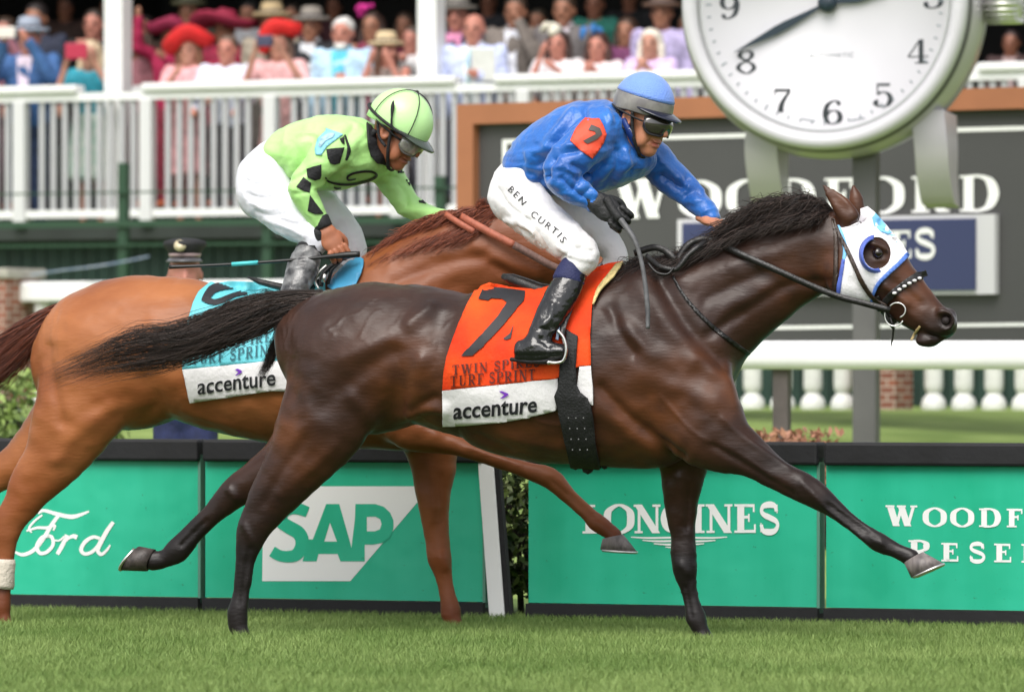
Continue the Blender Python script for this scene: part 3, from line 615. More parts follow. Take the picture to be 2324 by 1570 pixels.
def far_horse():
    fr = HF_
    root = empty('racehorse', fr.P(700, 1450), 'chestnut racehorse half hidden on the far side, wearing a turquoise cloth', 'horse', 'racehorses at full gallop')
    lo = fr.P(-140, 1480) + np.array([-.05, -.55, -.25]); hi = fr.P(1470, 430) + np.array([.05, 1.1, .05]); lo[2] = -.06; lo[1] = .30; hi[1] = 2.0; hi[2] = 2.0
    fl = Field(lo, hi, 0.0105)
    T = [(100, 752, 905, .12), (140, 700, 950, .18), (210, 652, 975, .25), (310, 624, 975, .275), (400, 628, 950, .265), (500, 655, 978, .265), (610, 676, 1004, .28), (720, 668, 1022, .29), (810, 622, 1026, .27), (890, 590, 1022, .24), (960, 615, 995, .21), (1010, 690, 950, .18)]
    fl.chain([fr.P(t[0], (t[1] + t[2]) / 2) for t in T], [(t[2] - t[1]) / 2 * fr.m(t[0]) for t in T], [t[3] for t in T], fr.L, 0.02, 4, cap=0.35)
    near_hind = [(250, 790, 130, .13, .125), (180, 930, 108, .15, .115), (125, 1035, 74, .14, .085), (78, 1095, 57, .135, .064), (44, 1150, 42, .13, .05), (20, 1190, 36, .13, .043), (11, 1240, 26, .13, .032), (9, 1290, 22, .13, .027), (7, 1340, 20, .13, .027), (3, 1372, 23, .13, .034), (5, 1402, 20, .13, .03), (15, 1428, 23, .13, .036)]
    far_hind = [(220, 880, 110, -.12, .11), (130, 980, 80, -.14, .1), (60, 1040, 55, -.14, .075), (0, 1075, 40, -.14, .054), (-50, 1112, 33, -.14, .045), (-95, 1155, 24, -.14, .034), (-130, 1200, 22, -.14, .027)]
    near_fore = [(900, 900, 90, .12, .10), (925, 960, 62, .14, .085), (962, 992, 38, .15, .062), (1040, 1012, 24, .15, .048), (1120, 1040, 20, .15, .042), (1195, 1067, 19, .15, .04), (1246, 1084, 25, .15, .043), (1290, 1125, 20, .15, .03), (1328, 1160, 19, .15, .026), (1356, 1186, 22, .15, .034), (1384, 1206, 19, .15, .03), (1395, 1217, 20, .15, .034)]
    far_fore = [(960, 930, 80, -.12, .09), (982, 1036, 58, -.13, .075), (983, 1095, 46, -.13, .06), (986, 1160, 35, -.13, .05), (992, 1225, 29, -.13, .042), (999, 1270, 27, -.13, .043), (1007, 1305, 21, -.13, .029), (1017, 1350, 20, -.13, .026), (1022, 1384, 24, -.13, .034), (1028, 1408, 20, -.13, .029), (1036, 1432, 23, -.13, .036)]
    W = []
    for L_, s0 in ((near_hind, 4), (far_hind, 3), (near_fore, 6), (far_fore, 4)):
        for i, p in enumerate(leg(fl, fr, L_, 0.045)): W.append((p, min(1, max(0, (i - s0) / 4))))
    N_ = [(850, 745, 150, .20), (940, 660, 130, .155), (1040, 600, 112, .12), (1130, 572, 98, .095), (1190, 560, 86, .085)]
    fl.chain([fr.P(p[0], p[1]) for p in N_], [p[2] * fr.m(p[0]) for p in N_], [p[3] for p in N_], fr.L, 0.07, 5, cap=0.6)
    H_ = [(1215, 552, 66, .078), (1245, 572, 78, .09), (1285, 590, 66, .088), (1325, 606, 54, .07), (1365, 622, 44, .055), (1400, 636, 39, .052), (1420, 642, 32, .05)]
    head_parts(fl, fr, H_, 0.03)
    for lat in (.055, -.055):
        fl.chain([fr.P(1200, 492, lat), fr.P(1176, 476, lat), fr.P(1150, 466, lat)], [.035, .028, .006], [.024, .018, .006], fr.L, 0.02)
    V, F = fl.mesh(3)
    items = [([(110, 790), (118, 860), (140, 960)], 14, -.012), ([(250, 800), (300, 770), (350, 745)], 24, .012), ([(330, 860), (350, 920), (335, 950)], 22, -.014), ([(400, 860), (420, 900)], 22, .010), ([(130, 1040), (180, 980), (250, 930)], 18, .010),
             ([(900, 640), (1000, 600), (1100, 580)], 14, -.010), ([(880, 700), (980, 640), (1080, 610)], 20, .008), ([(1080, 560), (1160, 600), (1220, 620)], 16, .012), ([(1120, 600), (1180, 640)], 10, -.010), ([(975, 1060), (984, 1180)], 8, .007), ([(1000, 1080), (1002, 1190)], 6, -.007), ([(1000, 1260), (1010, 1285)], 9, .008),
             ([(950, 975), (985, 985)], 20, .014), ([(1060, 1015), (1180, 1056)], 5, .006), ([(1250, 1090), (1345, 1172)], 4, -.006), ([(420, 930), (500, 960), (600, 985)], 10, .006)]
    V = relief(V, F, fr, items); V = lap(V, F, .4)
    N = normals(V, F); V = V + N * veins(V, 131)[:, None]
    N = normals(V, F); V = V + N * (0.0035 * noise3(V * 9, 8) + 0.0015 * noise3(V * 26, 9))[:, None]
    d = np.full(len(V), 9.); pts = np.zeros(len(V))
    for p, q in W:
        dd = np.linalg.norm(V - p, axis=1); k = dd < d; d[k] = dd[k]; pts[k] = q
    pts *= np.clip(1.6 - d * 4, 0, 1)
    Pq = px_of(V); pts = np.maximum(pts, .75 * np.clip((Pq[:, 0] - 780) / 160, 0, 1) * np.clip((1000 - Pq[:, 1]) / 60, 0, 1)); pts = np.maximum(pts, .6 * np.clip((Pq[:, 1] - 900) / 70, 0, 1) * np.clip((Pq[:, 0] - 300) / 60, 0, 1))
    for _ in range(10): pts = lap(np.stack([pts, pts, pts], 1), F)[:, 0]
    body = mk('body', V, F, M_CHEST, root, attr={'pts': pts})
    hoof('hoof', fr, (1414, 1212), (1368, 1222), (1446, 1252), (1362, 1246), .15, .054, root, M_HOOF)
    hoof('hoof', fr, (1060, 1428), (1012, 1434), (1070, 1456), (1006, 1456), -.13, .056, root, M_HOOF)
    hoof('hoof', fr, (40, 1424), (-8, 1430), (50, 1452), (-14, 1452), .13, .056, root, M_HOOF)
    mb = MB()                                                     # white bandage on the hind cannon
    mb.tube([fr.P(9, 1268, .13), fr.P(8.5, 1280, .13), fr.P(8, 1302, .13), fr.P(7, 1326, .13), fr.P(6, 1334, .13)], [.046, .049, .046, .048, .045], 20)
    mb.obj('leg_bandage', mat('bandage_cloth', (0.62, 0.56, 0.47), .85, bump=.6, bscale=90), root, True)
    P = lambda x, y, l=0.: fr.P(x, y, l)
    tg = [[P(170, 680, .03), P(120, 700, .03), P(60, 735, .04), P(5, 775, .05), P(-60, 830, .05), P(-130, 880, .05)], [P(165, 695, .04), P(110, 730, .05), P(60, 775, .06), P(10, 820, .06), P(-50, 870, .06), P(-120, 930, .06)], [P(150, 712, .03), P(100, 752, .04), P(66, 790, .04), P(30, 830, .04), P(-30, 880, .04), P(-90, 940, .04)]]
    strands('tail', tg, 1700, .0017, M_REDTAIL, root, spread=.014, npt=12, lenvar=.4, jitter=.014, seed=12, fan=.8)
    mg = []
    for x, y, up, ln in ((850, 590, 4, 30), (890, 562, 8, 50), (940, 540, 12, 70), (985, 522, 16, 80), (1030, 506, 16, 85), (1080, 494, 12, 90), (1130, 486, 10, 90), (1180, 480, 8, 80)):
        mg.append([P(x + 10, y + 14, .02), P(x - ln * .2, y - up, .035), P(x - ln * .55, y - up + 10, .05), P(x - ln * .85, y - up * .4 + 22, .055), P(x - ln * 1.15, y + 34, .055)])
    strands('mane', mg, 1800, .0017, M_REDHAIR, root, spread=.011, npt=10, lenvar=.5, jitter=.010, seed=14)
    mg = []
    for x, y in ((850, 598), (910, 566), (975, 538), (1045, 514), (1130, 496)):
        mg.append([P(x + 8, y - 4, .0), P(x - 14, y + 6, .06), P(x - 40, y + 26, .095), P(x - 74, y + 48, .115), P(x - 100, y + 62, .12)])
    strands('mane', mg, 1200, .0017, M_REDHAIR, root, spread=.010, npt=9, lenvar=.6, jitter=.008, seed=15)
    mg = [[P(1105, 490, .03), P(1092, 478, .04), P(1082, 470, .05), P(1086, 460, .05), P(1098, 456, .05)], [P(1125, 488, .03), P(1112, 472, .04), P(1100, 464, .05), P(1098, 458, .05), P(1110, 455, .05)]]
    strands('mane', mg, 140, .0016, M_REDHAIR, root, spread=.006, npt=10, lenvar=.3, jitter=.006, seed=16)
    return root, bvh(V, F), (V, F)
NEAR, TN, NVF = near_horse()
FAR, TF, FVF = far_horse()
# ------------------------------------------------------------------ tack of the near horse
def wobble(a, f, seed, L):
    return lambda P: (a * noise3(P * f, seed))[:, None] * L[None, :]
M_ORANGE = mat('orange_cloth', (0.74, 0.036, 0.007), .75, col2=(0.80, 0.085, 0.010), vscale=4, bump=.3, bscale=60, spec=.25)
M_CYANCLOTH = mat('turquoise_cloth', (0.10, 0.50, 0.58), .55, col2=(0.14, 0.58, 0.66), vscale=5, bump=.25, bscale=60)
M_WHITECLOTH = mat('white_cloth', (0.80, 0.78, 0.79), .65, var=.04, vscale=9, bump=.3, bscale=50)
M_INK = mat('black_print', (0.012, 0.012, 0.016), .6)
M_DARKPRINT = mat('dark_red_print', (0.11, 0.012, 0.006), .6)
M_TEALPRINT = mat('dark_teal_print', (0.012, 0.10, 0.13), .6)
M_VIOLET = mat('violet_print', (0.17, 0.03, 0.45), .6)
M_LEATHER = mat('black_leather', (0.012, 0.011, 0.011), .38, var=.3, vscale=30, bump=.2, bscale=150)
M_BROWNLEATHER = mat('dark_brown_leather', (0.035, 0.02, 0.013), .42, var=.3, vscale=30, bump=.2, bscale=150)
M_TAN = mat('orange_leather_rein', (0.36, 0.10, 0.055), .6, var=.15, vscale=60)
M_HOODWHITE = mat('hood_white', (0.82, 0.80, 0.83), .7, var=.03, vscale=14, bump=.25, bscale=90)
M_HOODBLUE = mat('hood_blue', (0.08, 0.13, 0.50), .6, var=.1, vscale=20)
M_HOODSKY = mat('hood_sky_blue', (0.20, 0.52, 0.85), .6, var=.05, vscale=20)
M_RUBBER = mat('elastic_webbing', (0.011, 0.011, 0.012), .65, var=.3, vscale=50, bump=.4, bscale=120)
M_CREAM = mat('cream_fleece', (0.62, 0.50, 0.22), .9, var=.15, vscale=30, bump=.5, bscale=120)
HL = HN.L
def near_tack():
    fr = HN
    cl = empty('saddle_cloth', fr.P(1180, 960), 'orange and white numbered saddle cloth draped over the dark bay racehorse', 'saddle cloth', 'numbered saddle cloths')
    og = [(1111, 641), (1165, 652), (1215, 662), (1275, 640), (1337, 612), (1380, 597), (1415, 592), (1396, 618), (1364, 652), (1345, 692), (1340, 760), (1341, 829), (1316, 831), (1290, 842), (1266, 858), (1136, 872), (1005, 884), (1009, 845), (1016, 810), (1030, 768), (1045, 732), (1060, 696), (1078, 664), (1092, 648)]
    wv = wobble(.006, 9, 21, HL)
    a = lay('orange_panel', [og], TN, M_ORANGE, cl, off=.016, thick=.004, cell=9, nearest=True, wob=wv)
    lay('white_panel', [[(1005, 885), (1070, 879), (1136, 873), (1200, 866), (1266, 859), (1271, 895), (1262, 930), (1200, 946), (1136, 957), (1070, 962), (1007, 964)]], TN, M_WHITECLOTH, cl, off=.017, thick=.004, cell=9, nearest=True, wob=wv)
    lay('white_panel', [[(1316, 832), (1341, 830), (1345, 875), (1347, 919), (1325, 914), (1305, 908)]], TN, M_WHITECLOTH, cl, off=.017, thick=.004, cell=9, nearest=True, wob=wv)
    lay('fleece_edge', band([(1414, 596), (1392, 626), (1362, 660), (1347, 694)], [8, 13, 9, 3]), TN, M_CREAM, cl, off=.026, thick=.008, cell=9, nearest=True)
    k = .31887; c = lambda x, y: (938.5 + x * k, 589.9 + y * k)
    wf = wv
    lay('number', [[c(505, 212), c(650, 222), c(798, 240), c(790, 305), c(690, 420), c(560, 560), c(425, 684), c(345, 688), c(470, 560), c(590, 430), c(668, 318), c(640, 296), c(560, 288), c(535, 306), c(462, 296)]], TN, M_INK, cl, off=.0225, thick=0, cell=9, wob=wf, nearest=True)
    lay('number_shadow', [[c(715, 470), c(700, 565), c(665, 580), c(640, 570), c(690, 530)]], TN, M_INK, cl, off=.0215, thick=0, cell=9, wob=wf)
    arc = lambda x, y: (x, y - 0.00022 * (x - 1040) ** 1.6 if x > 1040 else y)
    lay('lettering', None, TN, M_DARKPRINT, cl, off=.0222, thick=0, cell=9, wob=wf, raw=bend(fit(serif_text('TWIN SPIRES', .16, .2, .07), (1030, 850), (1228, 832), (0, -21)), arc))
    lay('lettering', None, TN, M_DARKPRINT, cl, off=.0222, thick=0, cell=9, wob=wf, raw=bend(fit(serif_text('TURF SPRINT', .16, .2, .07), (1026, 876), (1217, 862), (0, -24)), arc))
    lay('lettering', None, TN, M_INK, cl, off=.0225, thick=0, cell=9, wob=wf, raw=bend(fit(sans_text('accenture', .022), (1032, 947), (1221, 933), (2, -52)), arc))
    lay('logo_mark', [[c(615, 930), c(640, 928), c(682, 945), c(684, 955), c(650, 978), c(622, 982), c(655, 955)]], TN, M_VIOLET, cl, off=.0225, thick=0, cell=9, wob=wf)
    # saddle, girth, stirrup
    sa = empty('racing_saddle', fr.P(1270, 640), 'small black racing saddle with girth and stirrup on the dark bay racehorse', 'saddle', 'racing saddles')
    mb = MB(); P = fr.P
    mb.tube([P(1142, 627, .03), P(1160, 633, .05), P(1190, 645, .06), P(1225, 660, .07), P(1290, 668, .1), P(1330, 650, .12)], [.012, .022, .026, .03, .03, .02], 10); mb.obj('seat', M_LEATHER, sa, True)
    lay('girth', [[(1287, 750), (1312, 765), (1308, 830), (1309, 872), (1318, 890), (1334, 902), (1344, 925), (1348, 950), (1352, 1000), (1362, 1056), (1330, 1060), (1296, 1052), (1283, 1000), (1272, 950), (1260, 898), (1268, 880), (1271, 835), (1280, 790)]], TN, M_RUBBER, sa, off=.03, thick=.012, cell=10, nearest=True)
    g = MB()
    for x, y, r_ in ((1306, 1056, .018), (1334, 1062, .024), (1356, 1056, .018), (1372, 1058, .012)): g.lathe([(.001, -r_), (r_*.8, -r_*.6), (r_, 0), (r_*.8, r_*.6), (.001, r_)], P(x, y, .03), 12)
    g.obj('buckle_guard', M_RUBBER, sa, True)
    b = MB()
    for i in range(4):
        for j in range(3): b.box(P(1290 + j * 17 + i * 3, 948 + i * 24, .322 - .012 * i), .0045, .0045, .0045)
    b.obj('girth_stud', mat('dull_stud', (.20, .20, .20), .4, .5), sa, False)
    lay('stirrup_leather', band([(1318, 660), (1300, 700), (1285, 740), (1276, 770)], [20, 14, 12, 12]), TN, M_LEATHER, sa, off=.05, thick=.006, cell=9, nearest=True)
    st = MB(); q = [(1268, 752), (1280, 768), (1285, 795), (1278, 818), (1262, 823), (1246, 822)]
    st.tube(catmull([P(x, y, .385) for x, y in q], 5), .0055, 8); st.tube(catmull([P(x - 3, y, .30) for x, y in q], 5), .0055, 8); st.tube([P(1246, 823, .385), P(1244, 823, .30)], .008, 8); st.tube([P(1268, 752, .385), P(1266, 752, .30)], .006, 8)
    st.obj('stirrup_iron', M_STEEL, sa, True)
    lay('strap', band([(1285, 700), (1275, 740), (1268, 775)], [6, 6, 6]), TN, mat('grey_blue_strap', (.16, .22, .32), .5), sa, off=.058, thick=.004, cell=9, nearest=True)
    # breast strap
    bs = lay('breast_strap', band([(1528, 628), (1552, 670), (1590, 715), (1640, 760), (1704, 806)], [5, 6, 8, 9, 10]), TN, M_LEATHER, None, off=.008, thick=.008, cell=9, loc=fr.P(1600, 720))
    tag(bs, 'narrow black breast strap running across the dark bay shoulder and chest', 'strap')
    # hood
    ho = empty('blinker_hood', fr.P(1960, 690), 'white blinker hood with blue trim and eye cup on the dark bay head', 'hood')
    outl = [(1900, 512), (1912, 517), (1930, 512), (1948, 502), (1953, 488), (1952, 474), (1969, 468), (1986, 482), (2009, 508), (2030, 532), (2048, 552), (2060, 573), (2040, 596), (2016, 618), (1994, 640), (1983, 660), (1976, 682), (1955, 684), (1930, 676), (1903, 668), (1906, 630), (1914, 590), (1918, 565), (1912, 540)]
    hole = [(1990 + 31 * math.cos(t), 575 + 36 * math.sin(t)) for t in np.linspace(0, 2*math.pi, 22, endpoint=False)]
    lay('hood_fabric', [outl, hole[::-1]], TN, M_HOODWHITE, ho, off=.007, thick=.004, cell=7, nearest=True)
    cup = [(1975 + 41 * math.cos(t), 578 + 43 * math.sin(t)) for t in np.linspace(R(58), R(258), 16)] + [(1990 + 31 * math.cos(t), 575 + 37 * math.sin(t)) for t in np.linspace(R(250), R(78), 16)]
    v = MB(); A = [(1989 + 37 * math.cos(t), 577 + 42 * math.sin(t)) for t in np.linspace(R(72), R(262), 18)]; B = [(1986 + 27 * math.cos(t), 577 + 33 * math.sin(t)) for t in np.linspace(R(72), R(262), 18)]
    pa = [P(x, y, .088 + .012 * math.sin(i / 17 * math.pi)) for i, (x, y) in enumerate(A)]; pb = [P(x, y, .10 + .052 * math.sin(i / 17 * math.pi)) for i, (x, y) in enumerate(B)]
    v.add(pa + pb, [(i, i+1, 18+i+1, 18+i) for i in range(17)]); o = v.obj('eye_cup', M_HOODBLUE, ho, True); s_ = o.modifiers.new('solidify', 'SOLIDIFY'); s_.thickness = .006
    lay('sky_blue_patch', [[(1987, 483), (1999, 496), (2012, 513), (2024, 528), (2014, 534), (1998, 528), (1984, 512), (1979, 494)]], TN, M_HOODSKY, ho, off=.013, thick=.003, cell=7, nearest=True)
    lay('sky_blue_patch', [[(2018, 532), (2030, 533), (2040, 545), (2048, 557), (2032, 552)]], TN, M_HOODSKY, ho, off=.013, thick=.003, cell=7, nearest=True)
    lay('trim', band([(2062, 575), (2040, 598), (2016, 620), (1995, 642), (1985, 660), (1978, 684)], [9, 9, 8, 8, 7, 6]), TN, mat('trim_blue', (.09, .2, .62), .6), ho, off=.011, thick=.004, cell=7, nearest=True)
    lay('trim', band([(1902, 512), (1912, 540), (1919, 566), (1915, 590)], [9, 11, 10, 5]), TN, M_HOODSKY, ho, off=.011, thick=.004, cell=7, nearest=True)
    lay('trim', band([(1915, 590), (1908, 630), (1902, 668)], [7, 8, 10]), TN, M_HOODBLUE, ho, off=.011, thick=.004, cell=7, nearest=True)
    # bridle
    br = empty('bridle', fr.P(2000, 690), 'black racing bridle with studded noseband and reins on the dark bay horse', 'bridle', 'racing bridles')
    lay('cheek_strap', band([(1893, 496), (1904, 530), (1925, 572), (1952, 630), (1980, 672), (2012, 694)], [8, 8, 9, 9, 9, 8]), TN, M_BROWNLEATHER, br, off=.016, thick=.006, cell=7, nearest=True)
    lay('throat_strap', band([(1890, 498), (1897, 540), (1898, 600), (1895, 662)], [7, 9, 9, 9]), TN, M_BROWNLEATHER, br, off=.013, thick=.006, cell=7, nearest=True)
    nb = lay('noseband', band([(2004, 690), (2024, 668), (2052, 646), (2080, 628), (2104, 620)], [13, 15, 16, 16, 12]), TN, M_LEATHER, br, off=.010, thick=.007, cell=7, nearest=True)
    sd_ = MB()
    for i in range(7):
        x, y = 2030 + i * 11.4, 662 - i * 6.4 + (i - 3) ** 2 * .35; h = TN.ray_cast(Vector(CAM), Vector(ray(x, y)).normalized())
        if h[0] is not None:
            p = np.array(h[0]) - (np.array(h[0]) - CAM) / 24 * .014
            sd_.lathe([(.0005, -.006), (.0075, -.004), (.0085, 0), (.0075, .004), (.0005, .006)], p, 10)
    sd_.obj('white_stud', M_WHITECLOTH, nb, True)
    ring = lambda cx, cy, rx, ry, a0, a1, lat, r_=.0045: catmull([P(cx + rx * math.cos(t), cy + ry * math.sin(t), lat) for t in np.linspace(R(a0), R(a1), 12)], 2)
    t = MB(); t.tube(ring(2036, 704, 19, 17, -150, 70, .075), .003, 8); t.tube(ring(2030, 716, 22, 24, 30, 200, .078), .003, 8); t.obj('bit_ring', M_STEEL, br, True)
    lay('chin_strap', band([(1990, 672), (2000, 700), (2018, 720), (2032, 735)], [10, 13, 13, 10]), TN, M_LEATHER, br, off=.013, thick=.008, cell=7, nearest=True)
    t = MB(); t.tube([P(2020, 720, .05), P(2028, 745, .04), P(2026, 766, .03), P(2022, 786, .03)], [.012, .013, .011, .004], 8, flat=.4); t.tube([P(2000, 690, .07), P(2014, 722, .07), P(2026, 744, .05)], .011, 8, flat=.5); t.obj('strap_end', M_LEATHER, br, True)
    lay('tongue_tie', band([(2088, 740), (2078, 754), (2068, 772)], [5, 6, 5]), TN, mat('tongue_tie_cream', (.62, .46, .22), .6), br, off=.006, thick=.004, cell=7, nearest=True)
    t = MB(); t.strap(catmull([P(1622, 548, .07), P(1680, 576, .12), P(1760, 612, .135), P(1840, 648, .12), P(1900, 672, .11), P(1960, 688, .10), P(2020, 704, .085)], 4), .024, .006, fr.L)
    t.strap(catmull([P(1622, 548, .07), P(1596, 543, .08), P(1570, 550, .09), P(1552, 566, .10), P(1536, 590, .11), P(1520, 578, .11), P(1504, 566, .10), P(1480, 562, .09), P(1440, 575, .06)], 4), .026, .006, fr.L)
    t.strap(catmull([P(1622, 540, .03), P(1590, 556, .12), P(1560, 580, .15), P(1545, 600, .16), P(1530, 612, .16), P(1500, 606, .15), P(1480, 592, .12), P(1466, 580, .1)], 4), .020, .006, fr.L)
    t.tube(catmull([P(1470, 596, .15), P(1490, 618, .17), P(1515, 622, .17), P(1530, 606, .16)], 4), .005, 6)
    t.obj('rein', M_LEATHER, br, True)
    return og, wv
NT = near_tack()
def far_tack():
    fr = HF_; P = fr.P
    cl = empty('saddle_cloth', fr.P(520, 900), 'turquoise and white saddle cloth draped over the chestnut racehorse', 'saddle cloth', 'numbered saddle cloths')
    cy = [(438, 690), (450, 665), (475, 645), (520, 638), (580, 640), (640, 650), (700, 650), (740, 640), (742, 760), (735, 818), (615, 820), (415, 838), (416, 800), (424, 740)]
    wv = wobble(.006, 9, 31, fr.L)
    lay('turquoise_panel', [cy], TF, M_CYANCLOTH, cl, off=.016, thick=.004, cell=10, nearest=True, wob=wv)
    lay('white_panel', [[(415, 838), (500, 831), (615, 820), (735, 818), (735, 890), (615, 886), (520, 900), (432, 912)]], TF, M_WHITECLOTH, cl, off=.017, thick=.004, cell=10, nearest=True, wob=wv)
    lay('front_fold', band([(818, 588), (806, 612), (786, 640), (770, 668)], [20, 38, 50, 56]), TF, mat('turquoise_fold', (.05, .28, .48), .5, var=.1, vscale=9), cl, off=.022, thick=.006, cell=10, nearest=True)
    lay('number', band([(464, 690), (480, 664), (510, 654), (550, 654), (566, 664)], [16, 20, 18, 18, 16]), TF, M_INK, cl, off=.022, thick=0, cell=8, wob=wv)
    lay('number', band([(466, 684), (490, 690), (530, 676), (560, 668)], [14, 12, 10, 12]), TF, M_INK, cl, off=.0225, thick=0, cell=8, wob=wv)
    lay('lettering', None, TF, M_TEALPRINT, cl, off=.0222, thick=0, cell=9, wob=wv, raw=fit(serif_text('TURF SPRINT', .16, .2, .07), (436, 828), (630, 806), (0, -24)))
    lay('lettering', None, TF, M_TEALPRINT, cl, off=.0222, thick=0, cell=9, wob=wv, raw=fit(serif_text('TWIN SPIRES', .16, .2, .07), (440, 798), (636, 776), (0, -22)))
    lay('lettering', None, TF, M_INK, cl, off=.0225, thick=0, cell=9, wob=wv, raw=fit(sans_text('accenture', .015), (451, 892), (628, 872), (1, -50)))
    lay('logo_mark', [[(536, 838), (543, 836), (552, 841), (552, 845), (540, 851), (536, 851), (545, 844)]], TF, M_VIOLET, cl, off=.0225, thick=0, cell=9, wob=wv)
    sa = empty('racing_saddle', fr.P(640, 640), 'small black racing saddle with straps on the chestnut racehorse', 'saddle', 'racing saddles')
    mb = MB(); mb.tube([P(562, 629, .06), P(590, 640, .07), P(640, 652, .08), P(700, 655, .1), P(740, 640, .1)], [.004, .012, .016, .022, .02], 10); mb.obj('seat', M_LEATHER, sa, True)
    mb = MB(); mb.tube(catmull([P(812, 580, .16), P(790, 584, .17), P(765, 596, .17), P(745, 612, .17), P(720, 640, .18), P(700, 660, .18)], 4), .013, 8, flat=.5)
    mb.tube(catmull([P(760, 598, .19), P(735, 620, .2), P(728, 650, .2)], 4), .02, 8, flat=.5); mb.tube([P(775, 590, .19), P(752, 612, .2), P(744, 645, .2)], .008, 8); mb.obj('strap', M_LEATHER, sa, True)
    mb = MB(); mb.tube(catmull([P(742, 602, .2), P(724, 618, .21), P(716, 640, .21), P(724, 656, .21)], 4), .006, 8); mb.tube([P(738, 622, .215), P(733, 640, .215)], .009, 8); mb.obj('stirrup_iron', M_STEEL, sa, True)
    br = empty('bridle', fr.P(1300, 620), 'orange leather reins and bridle on the chestnut racehorse', 'bridle', 'racing bridles')
    t = MB(); t.strap(catmull([P(1046, 491, .07), P(1070, 505, .10), P(1120, 532, .12), P(1166, 556, .125)], 4), .031, .007, fr.L)
    t.strap(catmull([P(1010, 486, .07), P(1040, 505, .10), P(1075, 526, .115)], 4), .024, .006, fr.L); t.obj('rein', M_TAN, br, True)
    t = MB(); t.strap(catmull([P(1166, 556, .125), P(1210, 580, .125), P(1250, 602, .12), P(1300, 622, .10), P(1345, 640, .08)], 4), .030, .008, fr.L); t.obj('rein_grip', mat('brown_rubber_rein', (.14, .075, .06), .7, var=.2, vscale=80), br, True)
    t = MB(); t.tube(catmull([P(1340 + 14*math.cos(a), 640 + 14*math.sin(a), .07) for a in np.linspace(0, 6.28, 10)], 2), .004, 8); t.obj('bit_ring', M_STEEL, br, True)
    lay('cheek_strap', band([(1200, 500), (1240, 550), (1290, 600), (1338, 632)], [8, 8, 8, 8]), TF, M_BROWNLEATHER, br, off=.008, thick=.005, cell=9, nearest=True)
    lay('noseband', band([(1325, 640), (1350, 615), (1378, 590)], [10, 11, 10]), TF, M_BROWNLEATHER, br, off=.008, thick=.005, cell=9, nearest=True)
far_tack()
# ------------------------------------------------------------------ jockeys
M_SKIN = mat('skin_tanned', (0.50, 0.205, 0.115), .5, var=.10, vscale=25, bump=.08, bscale=200, attr='lip', colA=(0.40, 0.10, 0.075))
M_SKIN2 = mat('skin_brown', (0.36, 0.13, 0.065), .5, var=.10, vscale=25, bump=.08, bscale=200, attr='lip', colA=(0.22, 0.07, 0.05))
M_BLUESILK = mat('blue_silk', (0.006, 0.095, 0.40), .37, col2=(0.012, 0.15, 0.54), vscale=7, bump=.7, bscale=30, spec=.6, sheen=.3)
M_GREENSILK = mat('lime_silk', (0.43, 0.78, 0.25), .42, col2=(0.48, 0.82, 0.30), vscale=7, bump=.35, bscale=30, spec=.4)
M_BREECH = mat('white_breeches', (0.80, 0.78, 0.79), .6, var=.03, vscale=10, bump=.3, bscale=45)
M_BREECH2 = mat('white_breeches_clean', (0.78, 0.78, 0.85), .55, var=.03, vscale=10, bump=.25, bscale=45)
M_BOOT = mat('black_boot_leather', (0.010, 0.010, 0.011), .16, bump=.5, bscale=28, spec=.7)
M_BOOT2 = mat('scuffed_boot_leather', (0.03, 0.03, 0.032), .3, col2=(0.22, 0.22, 0.22), vscale=24, bump=.5, bscale=40, spec=.6)
M_NAVY = mat('navy_knit', (0.012, 0.016, 0.075), .7, bump=.4, bscale=140)
M_BLACKCLOTH = mat('black_cloth', (0.012, 0.012, 0.014), .7, bump=.4, bscale=120)
M_LENS = mat('goggle_lens', (0.035, 0.028, 0.026), .05, spec=.9, coat=.8)
M_LENS2 = mat('clear_goggle_lens', (0.30, 0.29, 0.26), .06, spec=.9, coat=.8, var=.4, vscale=30)
def axes(fr, yaw, pitch, roll=0.0):
    g = fr.F * math.cos(yaw) + fr.L * math.sin(yaw); f = g * math.cos(pitch) - fr.Z * math.sin(pitch); u = g * math.sin(pitch) + fr.Z * math.cos(pitch); r = np.cross(f, u)
    u2 = u * math.cos(roll) + r * math.sin(roll); r2 = np.cross(f, u2); return np.stack([f, r2, u2], 1)
